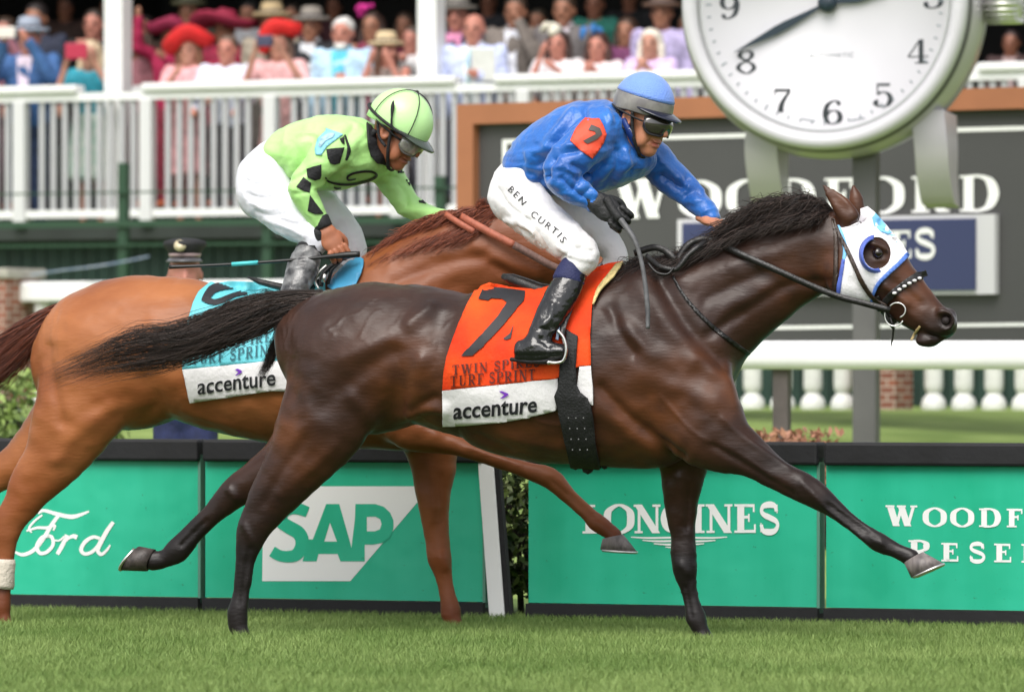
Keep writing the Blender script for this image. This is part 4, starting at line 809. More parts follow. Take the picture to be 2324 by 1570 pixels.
def head_mesh(C, M, s, h=.0042, smile=0.0):
    """head with face: x forward, y to the wearer's right, z up"""
    fl = Field(C - .20 * s, C + .20 * s, h); q = lambda x, y, z: C + M @ (np.array([x, y, z]) * s)
    E = lambda c, r, k=.02, cv=False: fl.ell(q(*c), np.array(r) * s, M, k, cv)
    E((-.012, 0, .052), (.098, .077, .092)); E((.028, 0, -.022), (.062, .060, .085), .03)
    E((.045, 0, -.062), (.043, .047, .042), .03); E((.066, 0, -.098), (.024, .026, .020), .025)                                # jaw, chin
    for y in (-1, 1):
        E((.055, y*.043, -.012), (.030, .022, .020), .02); E((.078, y*.034, .032), (.016, .026, .010), .012)                    # cheekbones, brow
        E((-.008, y*.079, -.004), (.024, .009, .034), .006); E((-.004, y*.086, -.002), (.012, .008, .018), .004, True)           # ears
        E((.088, y*.031, .013), (.014, .016, .010), .008, True); E((.076, y*.031, .012), (.014, .014, .012), .004)               # eye sockets, eyeballs
        E((.094, y*.013, -.030), (.013, .009, .009), .006); E((.052, y*.050, -.055), (.022, .014, .030), .02)                    # nostril wings, cheeks
        fl.chain([q(.100, y*.019, -.026), q(.088, y*.032, -.050), q(.074, y*.036, -.066)], [.004*s]*3, [.004*s]*3, M[:, 2], .008, carve=True)
    fl.chain([q(.086, 0, .028), q(.100, 0, -.004), q(.112, 0, -.024)], np.array([.009, .011, .013])*s, np.array([.009, .012, .014])*s, M[:, 1], .012)
    E((.091, 0, -.058), (.011, .026, .0065), .006); E((.088, 0, -.073), (.011, .022, .0075), .006)
    fl.chain([q(.082, -.027, -.064 + smile), q(.099, 0, -.0655), q(.082, .027, -.064 + smile)], [.0035*s]*3, [.004*s]*3, M[:, 2], .004, carve=True)
    fl.chain([q(-.02, 0, -.03), q(-.055, 0, -.12)], np.array([.058, .058])*s, np.array([.058, .058])*s, M[:, 1], .03)
    V, F = fl.mesh(2); Lc = (V - C) @ M / s
    lip = np.clip(1.4 - np.sqrt(((Lc[:, 0] - .09) / .018)**2 + (Lc[:, 1] / .03)**2 + ((Lc[:, 2] + .066) / .013)**2), 0, 1)
    return V, F, lip
def fist_mesh(C, M, s=1.0, right=1, h=.0036):
    """closed hand: x towards the knuckles, y towards the thumb, z back of the hand"""
    fl = Field(C - .11 * s, C + .11 * s, h); q = lambda x, y, z: C + M @ (np.array([x, y, z]) * s)
    fl.ell(q(.0, 0, 0), np.array([.050, .040, .018]) * s, M, .015); fl.chain([q(-.09, 0, 0), q(-.035, 0, 0)], [.021*s, .022*s], [.028*s, .034*s], M[:, 1], .02)
    for i, ln in enumerate((.97, 1.05, 1.0, .85)):
        y = .031 - i * .0205
        fl.chain([q(.040, y, .006), q(.040 + .034*ln, y, -.004), q(.040 + .032*ln, y*.97, -.031), q(.030 + .010*ln, y*.94, -.040)], np.array([.0098, .0095, .0088, .0078])*s, np.array([.0098, .0092, .0085, .0078])*s, M[:, 1], .003, 3)
    fl.chain([q(-.012, .034, -.006), q(.018, .046, -.020), q(.046, .034, -.036), q(.058, .020, -.042)], np.array([.013, .0115, .0105, .008])*s, np.array([.013, .0115, .0105, .008])*s, M[:, 1], .005, 3)
    return fl.mesh(1)
def handM(d, back):                       # hand axes: d towards the knuckles, back = back of the hand
    x = np.asarray(d, float); x = x / np.linalg.norm(x); z = np.asarray(back, float); z = z - x * (z @ x); z /= np.linalg.norm(z); return np.stack([x, np.cross(z, x), z], 1)
def cloth_mesh(fr, chains, h, folds=(), amp=.004, seed=1, stretch=(14, 14, 14), extra=None, smooth=2):
    C = [(np.array([fr.P(p[0], p[1], p[3]) for p in ch]), [p[2] * fr.m(p[0], p[3]) for p in ch], [p[4] for p in ch], k) for ch, k in chains]
    lo = np.min([(c - np.maximum(a, b)[:, None]).min(0) for c, a, b, _ in C], 0) - .05; hi = np.max([(c + np.maximum(a, b)[:, None]).max(0) for c, a, b, _ in C], 0) + .05
    fl = Field(lo, hi, h)
    for c, a, b, k in C: fl.chain(c, a, b, fr.L, k, 4, cap=.55)
    if extra: extra(fl)
    V, F = fl.mesh(smooth)
    if len(folds): V = relief(V, F, fr, folds)
    N = normals(V, F); S = V * np.array(stretch); n1 = noise3(S + 1.3 * noise3(V * 6, seed + 9)[:, None], seed); n2 = noise3(S * 2.3, seed + 3)
    V = V + N * (amp * (1 - 2.2 * np.abs(n1)) + amp * .45 * (1 - 2 * np.abs(n2)))[:, None]
    return lap(V, F, .25), F
def helmet(name, C, M, s, mats, parent, r=(.130, .108, .122), z0=.045, lift=0., band=True):
    """shell, lower band, peak and straps in head axes"""
    q = lambda x, y, z: C + M @ (np.array([x, y, z]) * s); n = 40
    def shell(t0, t1, k, sc):
        V, F = [], []; m_ = 12
        for i in range(m_ + 1):
            th = t0 + (t1 - t0) * i / m_
            for j in range(n):
                a = 2 * math.pi * j / n; x = r[0] * sc * math.sin(th) * math.cos(a); y = r[1] * sc * math.sin(th) * math.sin(a); z = z0 + r[2] * sc * math.cos(th)
                if th > R(90): z = z0 + (r[2] * sc * math.cos(th)) * (1.0 + .6 * max(0, -math.cos(a)))
                V.append(q(x - .008, y, z))
        F = [(i*n+j, i*n+(j+1) % n, (i+1)*n+(j+1) % n, (i+1)*n+j) for i in range(m_) for j in range(n)]
        o = mk(name[k], V, F, mats[k], parent, True); sm = o.modifiers.new('solidify', 'SOLIDIFY'); sm.thickness = .008; return o
    shell(R(.5), R(74 if band else 102), 0, 1.02)
    if band: shell(R(74), R(103), 1, 1.0)
    pk = []; F = []
    for i in range(5):
        t = i / 4
        for j in range(17):
            a = R(-72) + R(144) * j / 16; e = (.052 * math.cos(a * 1.15) if math.cos(a*1.15) > 0 else 0) * t
            pk.append(q((r[0] * .97 + e) * math.cos(a) - .008, (r[1] * .97 + e * .6) * math.sin(a), z0 - .018 + lift - (.030 - lift * .6) * t * math.cos(a)))
    F = [(i*17+j, i*17+j+1, (i+1)*17+j+1, (i+1)*17+j) for i in range(4) for j in range(16)]
    o = mk('peak', pk, F, mats[2], parent, True); sm = o.modifiers.new('solidify', 'SOLIDIFY'); sm.thickness = .006
    mb = MB()
    for y in (-1, 1):
        mb.tube(catmull([q(.012, y*.088, .028), q(.022, y*.082, -.02), q(.040, y*.066, -.075), q(.052, y*.025, -.122)], 4), .0055, 6, flat=1.4)
        mb.tube(catmull([q(-.055, y*.088, .022), q(-.02, y*.086, -.03), q(.022, y*.080, -.05)], 4), .005, 6, flat=1.4)
    mb.tube(catmull([q(.052, -.025, -.122), q(.056, 0, -.126), q(.052, .025, -.122)], 3), .006, 6); mb.obj('chin_strap', M_BLACKCLOTH, parent, True)
    return q
def goggles(C, M, s, lens, frame, parent, zc=.004, hh=.030):
    q = lambda x, y, z: C + M @ (np.array([x, y, z]) * s); top, bot = [], []; L_ = np.linspace(R(-68), R(68), 25)
    for a in L_:
        nose = math.exp(-(a / .16) ** 2) * .020; e = max(0.0, abs(a) - R(45)) / R(23)
        x = .030 + .082 * math.cos(a); y = .078 * math.sin(a)
        top.append((x, y, zc + hh * (1 - .35 * e**2))); bot.append((x + .002, y, zc - hh * (.95 - .55 * e**2) + nose))
    n = 25; V = []; 
    for k in range(7):
        t = k / 6; bulge = math.sin(t * math.pi) * .010
        V += [q(*(np.array(a) * (1 - t) + np.array(b) * t + np.array([bulge * math.cos(L_[i]), bulge * math.sin(L_[i]), 0]))) for i, (a, b) in enumerate(zip(top, bot))]
    o = mk('goggles', V, [(k*n+i, k*n+i+1, (k+1)*n+i+1, (k+1)*n+i) for k in range(6) for i in range(n-1)], lens, parent, True); sm = o.modifiers.new('solidify', 'SOLIDIFY'); sm.thickness = .003
    mb = MB(); mb.tube([q(*p) for p in top] + [q(*p) for p in reversed(bot)] + [q(*top[0])], .0042, 8); mb.obj('goggle_frame', frame, o, True)
    mb = MB()
    for y in (-1, 1): mb.tube(catmull([q(.058, y*.075, zc + .004), q(.02, y*.092, zc + .010), q(-.05, y*.092, zc + .020), q(-.10, y*.05, zc + .024)], 3), .010, 6, flat=.4)
    mb.obj('goggle_strap', M_BLACKCLOTH, o, True)
def body_core(fr, chains):
    V, F = cloth_mesh(fr, chains, .013, amp=0.0); return V, F

def blue_jockey():
    fr = HN; P = fr.P
    root = empty('person', P(1260, 800), 'jockey in blue silks, blue helmet and white breeches crouching on the dark bay racehorse', 'jockey', 'jockeys riding in the race')
    torso = [(1192, 398, 62, 0, .150), (1225, 372, 78, 0, .165), (1275, 345, 88, .01, .178), (1325, 322, 92, .01, .185), (1372, 310, 82, .01, .180), (1404, 318, 62, .0, .13)]
    chest = [(1290, 395, 48, .0, .14), (1350, 388, 52, .0, .16), (1410, 372, 46, -.03, .16), (1452, 366, 34, -.08, .12)]
    narm = [(1372, 296, 46, .10, .09), (1340, 316, 50, .18, .072), (1300, 355, 46, .235, .064), (1270, 392, 39, .26, .058), (1296, 424, 34, .25, .052), (1346, 456, 22, .22, .042)]
    farm = [(1405, 318, 52, -.06, .10), (1470, 352, 44, -.16, .075), (1520, 400, 37, -.185, .064), (1565, 440, 31, -.18, .055), (1600, 475, 23, -.15, .046), (1619, 495, 17, -.13, .036)]
    kf = [([(1330, 262), (1300, 285), (1270, 330)], 9, -.010), ([(1300, 250), (1262, 300), (1240, 330)], 9, .010), ([(1310, 345), (1262, 352), (1225, 372)], 8, -.009), ([(1300, 330), (1250, 335), (1200, 350)], 8, .009), ([(1240, 400), (1225, 420), (1250, 445)], 9, -.010), ([(1205, 360), (1200, 395), (1225, 425)], 9, .007),
          ([(1258, 360), (1245, 380), (1240, 400)], 8, -.012), ([(1395, 330), (1400, 380), (1370, 420)], 9, -.010), ([(1420, 345), (1425, 375), (1400, 410)], 8, .010), ([(1370, 372), (1340, 398), (1310, 402)], 9, -.012), ([(1440, 380), (1405, 400), (1380, 425)], 7, -.008),
          ([(1290, 385), (1320, 405), (1350, 440)], 7, .010), ([(1275, 405), (1300, 430), (1335, 455)], 7, -.010), ([(1300, 375), (1320, 385), (1335, 400)], 6, -.009), ([(1325, 395), (1310, 415), (1300, 430)], 5, -.008), ([(1345, 420), (1330, 436), (1318, 445)], 5, -.007),
          ([(1490, 355), (1520, 385), (1560, 420)], 8, .009), ([(1500, 400), (1545, 425), (1560, 405)], 9, -.013), ([(1555, 445), (1580, 430), (1590, 440)], 6, -.008), ([(1480, 420), (1530, 455), (1580, 490)], 7, .006), ([(1350, 222), (1330, 245), (1328, 262)], 7, -.008), ([(1395, 232), (1380, 250), (1385, 275)], 7, .009)]
    V, F = cloth_mesh(fr, [(torso, .03), (chest, .06), (narm, .025), (farm, .035)], .006, [(a, b, c_ * 1.45) for a, b, c_ in kf], .0042, 41, (8, 8, 17))
    jk = mk('silk_jacket', V, F, M_BLUESILK, root); TJ = bvh(V, F)
    k = .31887; c = lambda x, y: (1072.6 + x * k, 143 + y * k)
    pa = lay('arm_patch', [[c(800, 392), c(850, 400), c(900, 398), c(925, 440), c(952, 510), c(930, 570), c(900, 620), c(850, 682), c(770, 625), c(695, 555), c(735, 470)]], TJ, mat('orange_patch', (.80, .075, .03), .6, bump=.2, bscale=60), jk, off=.006, thick=.003, cell=6)
    lay('number', [[c(845, 445), c(905, 470), c(918, 510), c(880, 545), c(815, 578), c(785, 556), c(835, 530), c(874, 510), c(868, 492), c(822, 482)]], TJ, mat('dark_grey_print', (.07, .06, .055), .6), jk, off=.0105, thick=0, cell=6)
    # breeches
    seat = [(1208, 392, 58, 0, .155), (1180, 425, 62, 0, .165), (1162, 462, 52, 0, .165)]
    nth = [(1172, 448, 60, .085, .085), (1225, 500, 53, .14, .082), (1288, 548, 44, .185, .072), (1322, 578, 38, .205, .064), (1312, 604, 32, .215, .058)]
    fth = [(1190, 440, 55, -.09, .085), (1290, 490, 46, -.16, .076), (1372, 548, 34, -.20, .064), (1398, 580, 26, -.205, .058), (1390, 615, 26, -.205, .055)]
    kf = [([(1130, 430), (1160, 470), (1200, 500)], 5, -.006), ([(1150, 500), (1200, 520), (1230, 560)], 6, .006), ([(1175, 510), (1210, 540), (1232, 575)], 5, -.007), ([(1290, 540), (1310, 565), (1345, 570)], 5, -.006), ([(1270, 560), (1300, 580), (1340, 590)], 5, .006), ([(1255, 470), (1220, 465), (1190, 480)], 6, -.005), ([(1140, 400), (1160, 430), (1190, 450)], 7, .004), ([(1265, 590), (1290, 575), (1320, 560)], 4, -.005)]
    V, F = cloth_mesh(fr, [(seat, .04), (nth, .04), (fth, .04)], .0070, [(a, b, c_ * 1.5) for a, b, c_ in kf], .0048, 51, (13, 13, 8))
    bre = mk('breeches', V, F, M_BREECH, root); TB = bvh(V, F)
    c2 = lambda x, y: (1072.6 + x * k, 143 + y * k)
    V1, F1, w1 = sans_text('BEN  CURTIS', .0, 1.35); pth = catmull([(1152, 432), (1178, 458), (1200, 485), (1232, 512), (1262, 535), (1275, 552)], 8); L_ = np.concatenate([[0], np.cumsum(np.linalg.norm(np.diff(pth, axis=0), axis=1))])
    def onp(v):
        s_ = v[0] / w1 * L_[-1]; x, y = np.interp(s_, L_, pth[:, 0]), np.interp(s_, L_, pth[:, 1]); s2 = min(s_ + 2, L_[-1]); s1 = s2 - 4
        t = np.array([np.interp(s2, L_, pth[:, 0]) - np.interp(s1, L_, pth[:, 0]), np.interp(s2, L_, pth[:, 1]) - np.interp(s1, L_, pth[:, 1])]); t /= np.linalg.norm(t)
        return (x + t[1] * v[1] * 21, y - t[0] * v[1] * 21, 0.0)
    lay('lettering', None, TB, M_INK, bre, off=.004, thick=0, cell=None, raw=([onp(v) for v in V1], F1))
    # dirt stain on the thigh
    lay('mud_stain', [[(1200, 540), (1215, 522), (1230, 535), (1245, 560), (1228, 566)]], TB, mat('mud_stain', (.60, .50, .46), .8, col2=(.78, .75, .74), vscale=30), bre, off=.003, thick=0, cell=6)
    # boots
    def boot(ch, foot, name='boot'):
        V, F = cloth_mesh(fr, [(ch, .02), (foot, .03)], .0065, [([(1225, 770), (1245, 785)], 5, -.006), ([(1215, 745), (1240, 750)], 5, -.005), ([(1255, 690), (1250, 720), (1235, 735)], 6, .006), ([(1165, 806), (1220, 806), (1280, 800)], 3, -.004)], .002, 61, (10, 10, 30))
        return mk(name, V, F, M_BOOT, root)
    nb = boot([(1300, 622, 33, .225, .056), (1278, 665, 37, .262, .052), (1250, 715, 34, .300, .046), (1228, 755, 28, .330, .040), (1216, 788, 29, .345, .038)], [(1178, 798, 25, .345, .034), (1215, 800, 26, .346, .038), (1250, 798, 22, .348, .040), (1280, 797, 15, .350, .032)])
    so = MB(); so.tube([P(1160, 815, .345), P(1200, 820, .346), P(1240, 820, .348), P(1282, 808, .35)], [.022, .03, .034, .022], 10, flat=.35); so.obj('boot_sole', M_BLACKCLOTH, nb, True)
    boot([(1385, 615, 28, -.205, .055), (1362, 660, 34, -.215, .053), (1335, 715, 30, -.222, .045), (1312, 770, 26, -.225, .038)], [(1280, 795, 20, -.225, .033), (1345, 797, 15, -.23, .036)])
    V, F = cloth_mesh(fr, [([(1318, 590, 31, .208, .056), (1300, 614, 34, .222, .058), (1290, 638, 37, .240, .058)], .02)], .006, (), .001, 63); mk('boot_top', V, F, M_NAVY, root)
    # head, hands, body
    M = axes(fr, R(20), R(17), R(-3)); s = 1.09; C = P(1424, 266, .13) - M @ np.array([-.008, .079, 0]) * s
    Vh, Fh, lip = head_mesh(C, M, s, smile=.006)
    core = [([(p[0], p[1], p[2]*.55, p[3], p[4]*.6) for p in ch], .03) for ch in (torso, narm, farm, seat, nth, fth)]
    Vb, Fb = body_core(fr, core + [([(1385, 300, 34, .0, .06), (1425, 296, 30, .02, .055)], .02)])
    Mh = handM(P(1392, 490, .22) - P(1352, 462, .22), fr.L * .8 + fr.Z * .3)
    Vf, Ff = fist_mesh(P(1616, 503, -.10), handM(P(1650, 512, -.06) - P(1606, 496, -.13), fr.L * .3 + fr.Z * .9), .8)
    V, F = joinVF([(Vb, Fb), (Vh, Fh), (Vf, Ff)]); lipa = np.concatenate([np.zeros(len(Vb)), lip, np.zeros(len(Vf))])
    mk('body', V, F, M_SKIN, root, attr={'lip': lipa})
    Vg, Fg = fist_mesh(P(1376, 474, .235), Mh, 1.22); mk('glove', Vg, Fg, mat('black_glove', (.011, .011, .012), .55, bump=.4, bscale=90), root)
    mb = MB(); mb.lathe([(.040, -.012), (.044, -.006), (.044, .006), (.040, .012)], P(1350, 459, .22), 20, np.stack([np.cross(Mh[:, 0], fr.L), fr.L, Mh[:, 0]], 1)); mb.obj('cuff', M_BLUESILK, root, True)
    mb = MB(); mb.lathe([(.034, -.012), (.038, -.006), (.038, .006), (.034, .012)], P(1604, 486, -.14), 20, np.stack([np.cross(Mh[:, 0], fr.L), fr.L, Mh[:, 0]], 1)); mb.obj('cuff', M_BLUESILK, root, True)
    # teeth, eyes and stubble stay inside the face; helmet and goggles are worn
    q = helmet(('helmet', 'helmet_band', 'peak'), C, M, s, (mat('blue_helmet_cover', (.16, .30, .78), .6, bump=.5, bscale=170, sheen=.3), mat('grey_helmet_band', (.15, .14, .14), .28, col2=(.26, .25, .23), vscale=18, spec=.6), mat('dark_peak', (.010, .012, .03), .15, spec=.8)), root, r=(.113, .098, .116), z0=.052, lift=.018)
    goggles(C, M, s, M_LENS, M_BLACKCLOTH, root, zc=-.001, hh=.034)
    col = MB(); col.tube(catmull([P(1398, 248, .03), P(1410, 262, .10), P(1424, 292, .135), P(1440, 325, .11), P(1458, 348, .06)], 4), .011, 8, flat=1.6); col.obj('collar', mat('dark_blue_collar', (.006, .03, .17), .5), jk, True)
    col = MB(); col.tube(catmull([P(1414, 262, .115), P(1428, 292, .145), P(1444, 322, .12)], 4), .004, 6); col.obj('collar_edge', M_WHITECLOTH, jk, True)
    # whip
    mb = MB(); pts = catmull([P(1376, 450, .25), P(1392, 478, .26), P(1408, 498, .27), P(1440, 545, .29), P(1457, 600, .30), P(1466, 660, .31), P(1470, 710, .315), P(1470, 746, .32)], 4)
    r = np.interp(np.linspace(0, 1, len(pts)), [0, .15, .3, .5, .8, 1], [.016, .015, .012, .0085, .010, .008]); mb.tube(pts, r, 10)
    wh = mb.obj('whip', mat('grey_whip', (.10, .10, .105), .5, var=.3, vscale=30), None, True, loc=P(1400, 490, .27))
    g = MB(); g.tube(pts[:9], r[:9] + .002, 10); g.obj('grip', M_RUBBER, wh, True)
    tag(wh, 'flexible grey riding whip held by the jockey in blue silks', 'whip', 'riding whips')

def green_jockey():
    fr = HF_; P = fr.P
    root = empty('person', P(690, 660), 'jockey in lime green silks with black diamonds, bent low over the chestnut racehorse', 'jockey', 'jockeys riding in the race')
    torso = [(628, 352, 40, 0, .14), (665, 345, 60, 0, .16), (720, 342, 76, .01, .175), (775, 336, 74, .01, .18), (820, 335, 66, .01, .165), (848, 332, 50, .0, .11)]
    chest = [(700, 390, 40, .0, .14), (760, 384, 44, .0, .16), (815, 372, 40, -.02, .16), (850, 362, 28, -.06, .12)]
    narm = [(795, 322, 48, .10, .09), (758, 336, 44, .175, .072), (722, 380, 36, .215, .062), (686, 424, 32, .235, .055), (702, 462, 29, .225, .050), (728, 508, 19, .20, .040)]
    farm = [(835, 345, 48, -.06, .10), (874, 388, 34, -.17, .07), (902, 430, 30, -.19, .06), (932, 470, 27, -.18, .055), (975, 486, 18, -.13, .045), (1012, 490, 11, -.08, .03)]
    kf = [([(700, 290), (680, 330), (660, 400)], 10, .005), ([(760, 400), (735, 415), (720, 430)], 8, -.008), ([(800, 290), (785, 320), (790, 350)], 8, -.006), ([(655, 410), (680, 400), (700, 385)], 6, -.007), ([(670, 440), (690, 436), (710, 425)], 6, -.007), ([(830, 300), (800, 330), (800, 370)], 9, .006), ([(790, 360), (770, 380), (750, 395)], 7, .007), ([(905, 420), (920, 440), (925, 465)], 6, -.007), ([(650, 300), (690, 370), (700, 420)], 14, -.005), ([(880, 400), (900, 405), (915, 415)], 6, -.006)]
    V, F = cloth_mesh(fr, [(torso, .03), (chest, .06), (narm, .025), (farm, .035)], .0065, kf, .0042, 71, (9, 9, 14))
    jk = mk('silk_jacket', V, F, M_GREENSILK, root); TJ = bvh(V, F)
    k = .31883; c = lambda x, y: (536.3 + x * k, 178.8 + y * k)
    for pl in ([(640, 502), (700, 495), (768, 490), (735, 600), (700, 612), (668, 604), (650, 560)], [(500, 642), (550, 625), (606, 610), (604, 690), (596, 712), (560, 724), (508, 704)], [(428, 770), (478, 702), (532, 740), (522, 812), (480, 800)], [(524, 828), (560, 880), (620, 962), (560, 965), (508, 940), (515, 890)],
               [(1138, 600), (1195, 640), (1190, 672), (1150, 672)], [(1200, 682), (1240, 730), (1275, 790), (1235, 765), (1205, 720)], [(1292, 830), (1325, 865), (1352, 892), (1300, 882)], [(735, 430), (765, 410), (768, 470), (748, 455)]):
        lay('black_diamond', [[c(*p) for p in pl]], TJ, M_BLACKCLOTH, jk, off=.005, thick=.002, cell=6)
    lay('armhole_seam', band([c(770, 400), c(795, 470), c(800, 520), c(780, 580)], [3, 6, 9, 4]), TJ, M_BLACKCLOTH, jk, off=.005, thick=.002, cell=6)
    lay('chest_emblem', band([c(632, 700), c(660, 730), c(740, 748), c(830, 748), c(920, 730), c(980, 704), c(996, 680), c(965, 660), c(900, 658), c(830, 672), c(792, 695), c(800, 718), c(850, 710)], [3, 4.5, 5, 5, 5, 5, 5, 5, 5, 5, 5, 4, 2]), TJ, M_INK, jk, off=.006, thick=.001, cell=6)
    lay('chest_emblem', band([c(695, 770), c(715, 778), c(745, 775)], [3, 4, 2]), TJ, M_INK, jk, off=.006, thick=.001, cell=6)
    lay('shoulder_patch', [[c(560, 505), c(580, 430), c(640, 372), (740, 292), c(760, 398), c(705, 440), c(645, 485), c(605, 545), c(565, 542)]], TJ, mat('sky_patch', (.22, .55, .68), .6, bump=.2, bscale=60), jk, off=.0055, thick=.003, cell=6)
    lay('patch_emblem', [[c(585, 478), c(612, 420), c(660, 392), c(705, 392), c(690, 420), c(640, 445), c(600, 490)]], TJ, mat('patch_grey', (.30, .48, .58), .6, var=.3, vscale=60), jk, off=.0095, thick=0, cell=6)
    lay('collar', [[c(925, 318), c(960, 345), c(988, 400), c(995, 470), c(1025, 530), c(1062, 568), c(1098, 585), c(1082, 650), c(1058, 612), c(1000, 600), c(955, 550), c(936, 470)]], TJ, M_BLACKCLOTH, jk, off=.012, thick=.008, cell=6, nearest=True)
    seat = [(640, 365, 55, 0, .145), (604, 395, 58, 0, .16), (590, 438, 50, 0, .165), (600, 470, 36, 0, .15)]
    nth = [(606, 430, 62, .085, .085), (640, 478, 50, .13, .08), (690, 518, 38, .175, .066), (716, 544, 30, .185, .058), (708, 566, 24, .185, .05)]
    fth = [(650, 420, 50, -.09, .08), (735, 475, 42, -.15, .074), (790, 540, 34, -.19, .064), (800, 572, 30, -.195, .058), (792, 600, 28, -.195, .05)]
    kf = [([(560, 440), (600, 450), (640, 440)], 4, -.005), ([(570, 460), (610, 475), (650, 465)], 4, .005), ([(580, 480), (620, 490), (660, 480)], 4, -.005), ([(560, 410), (590, 420), (620, 410)], 4, -.004), ([(640, 500), (670, 510), (700, 500)], 4, -.005), ([(600, 500), (650, 515), (690, 535)], 5, .004)]
    V, F = cloth_mesh(fr, [(seat, .04), (nth, .04), (fth, .04)], .0075, [(a, b, c_ * 1.5) for a, b, c_ in kf], .0042, 81, (12, 12, 8)); mk('breeches', V, F, M_BREECH2, root)
    def boot(ch, foot):
        V, F = cloth_mesh(fr, [(ch, .02), (foot, .03)], .007, (), .0022, 91, (10, 10, 26)); return mk('boot', V, F, M_BOOT2, root)
    boot([(706, 560, 26, .19, .050), (690, 600, 36, .22, .052), (672, 650, 32, .27, .045), (655, 700, 27, .30, .040)], [(630, 730, 22, .31, .034), (690, 732, 15, .315, .036)])
    boot([(790, 600, 28, -.195, .05), (765, 650, 32, -.205, .05), (735, 710, 26, -.215, .04)], [(705, 735, 20, -.215, .034), (760, 738, 15, -.22, .036)])
    V, F = cloth_mesh(fr, [([(726, 528, 26, .186, .056), (712, 552, 28, .187, .055), (698, 576, 32, .19, .053)], .02)], .0065, (), .0015, 93); mk('boot_top', V, F, M_BLACKCLOTH, root)
    M = axes(fr, R(8), R(31), R(-2)); s = 1.10; C = P(876, 297, .13) - M @ np.array([-.008, .079, 0]) * s
    Vh, Fh, lip = head_mesh(C, M, s)
    core = [([(p[0], p[1], p[2]*.55, p[3], p[4]*.6) for p in ch], .03) for ch in (torso, narm, farm, seat, nth, fth)]
    Vb, Fb = body_core(fr, core + [([(840, 330, 34, .0, .06), (878, 318, 30, .02, .055)], .02)])
    V1, F1 = fist_mesh(P(752, 546, .205), handM(P(770, 572, .2) - P(736, 518, .2), fr.L * .85 + fr.F * .4), 1.12)
    V2, F2 = fist_mesh(P(1036, 492, -.02), handM(P(1060, 494, .0) - P(1010, 490, -.06), fr.L * .4 + fr.Z * .9), .95)
    V, F = joinVF([(Vb, Fb), (Vh, Fh), (V1, F1), (V2, F2)]); la = np.zeros(len(V)); la[len(Vb):len(Vb) + len(Vh)] = lip
    mk('body', V, F, M_SKIN2, root, attr={'lip': la})
    Mc = handM(P(734, 518, .2) - P(722, 492, .2), fr.L)
    mb = MB(); mb.lathe([(.036, -.026), (.041, -.02), (.040, .02), (.034, .026)], P(729, 507, .203), 20, np.stack([Mc[:, 1], Mc[:, 2], Mc[:, 0]], 1)); mb.obj('cuff', M_BLACKCLOTH, root, True)
    q = helmet(('helmet', 'helmet_band', 'peak'), C, M, s, (mat('lime_helmet_cover', (.53, .85, .37), .30, bump=.1, bscale=60), M_BLACKCLOTH, mat('clear_green_peak', (.05, .07, .05), .15, spec=.8)), root, band=False, r=(.125, .104, .120), lift=.010)
    sm = MB()                                                 # seams of the cap cover and its dark band
    arc = lambda a, t0, t1, sc=1.045: [q(.130*sc*math.sin(t)*math.cos(a) - .008, .108*sc*math.sin(t)*math.sin(a), .045 + .122*sc*math.cos(t)) for t in np.linspace(t0, t1, 14)]
    for a in (R(50), R(120), R(-50), R(-120)): sm.tube(arc(a, 0, R(96)), .0022, 6)
    sm.lathe([(.001, -.004), (.010, 0), (.001, .005)], q(-.008, 0, .174), 10)
    ring = [q(.130*1.04*math.cos(a) - .008, .108*1.04*math.sin(a), .030 - .012*math.cos(a)) for a in np.linspace(0, 2*math.pi, 36)]
    sm.tube(ring, .0065, 6); sm.tube(catmull([q(-.03, .107, .115), q(-.005, .116, .07), q(.02, .114, .03), q(.05, .10, .02)], 4), [.001, .006, .009, .008, .006, .005, .005, .005, .005, .005, .005, .005, .004], 6)
    sm.obj('cap_seam', M_BLACKCLOTH, root, True)
    goggles(C, M, s, M_LENS2, mat('goggle_frame_grey', (.12, .11, .10), .4), root, zc=-.005, hh=.034)
    bd = MB(); bd.tube(catmull([q(-.045, .082, -.02), q(-.05, .075, -.05), q(-.06, .05, -.09)], 3), .012, 8); bd.obj('hair', M_BLACKCLOTH, root, True)
    nk = MB(); nk.tube(catmull([P(880, 306, .095), P(888, 330, .10), P(902, 358, .085)], 4), .005, 8, flat=1.5); nk.obj('neck_band', M_WHITECLOTH, root, True)
    mb = MB(); pts = catmull([P(816, 577, .24), P(770, 580, .245), P(710, 586, .25), P(640, 592, .27), P(540, 599, .30), P(440, 604, .32), P(384, 606, .34)], 4)
    r = np.interp(np.linspace(0, 1, len(pts)), [0, .12, .3, .8, 1], [.012, .014, .007, .006, .009]); mb.tube(pts, r, 8)
    wh = mb.obj('whip', mat('black_whip', (.012, .012, .012), .4), None, True, loc=P(770, 580, .245))
    g = MB(); g.tube([P(586, 595.6, .285), P(556, 597.8, .295), P(526, 600, .302)], .0085, 8); g.obj('whip_band', mat('turquoise_tape', (.08, .55, .58), .5), wh, True)
    tag(wh, 'thin black riding whip with a turquoise band held by the green jockey', 'whip', 'riding whips')
blue_jockey(); green_jockey()
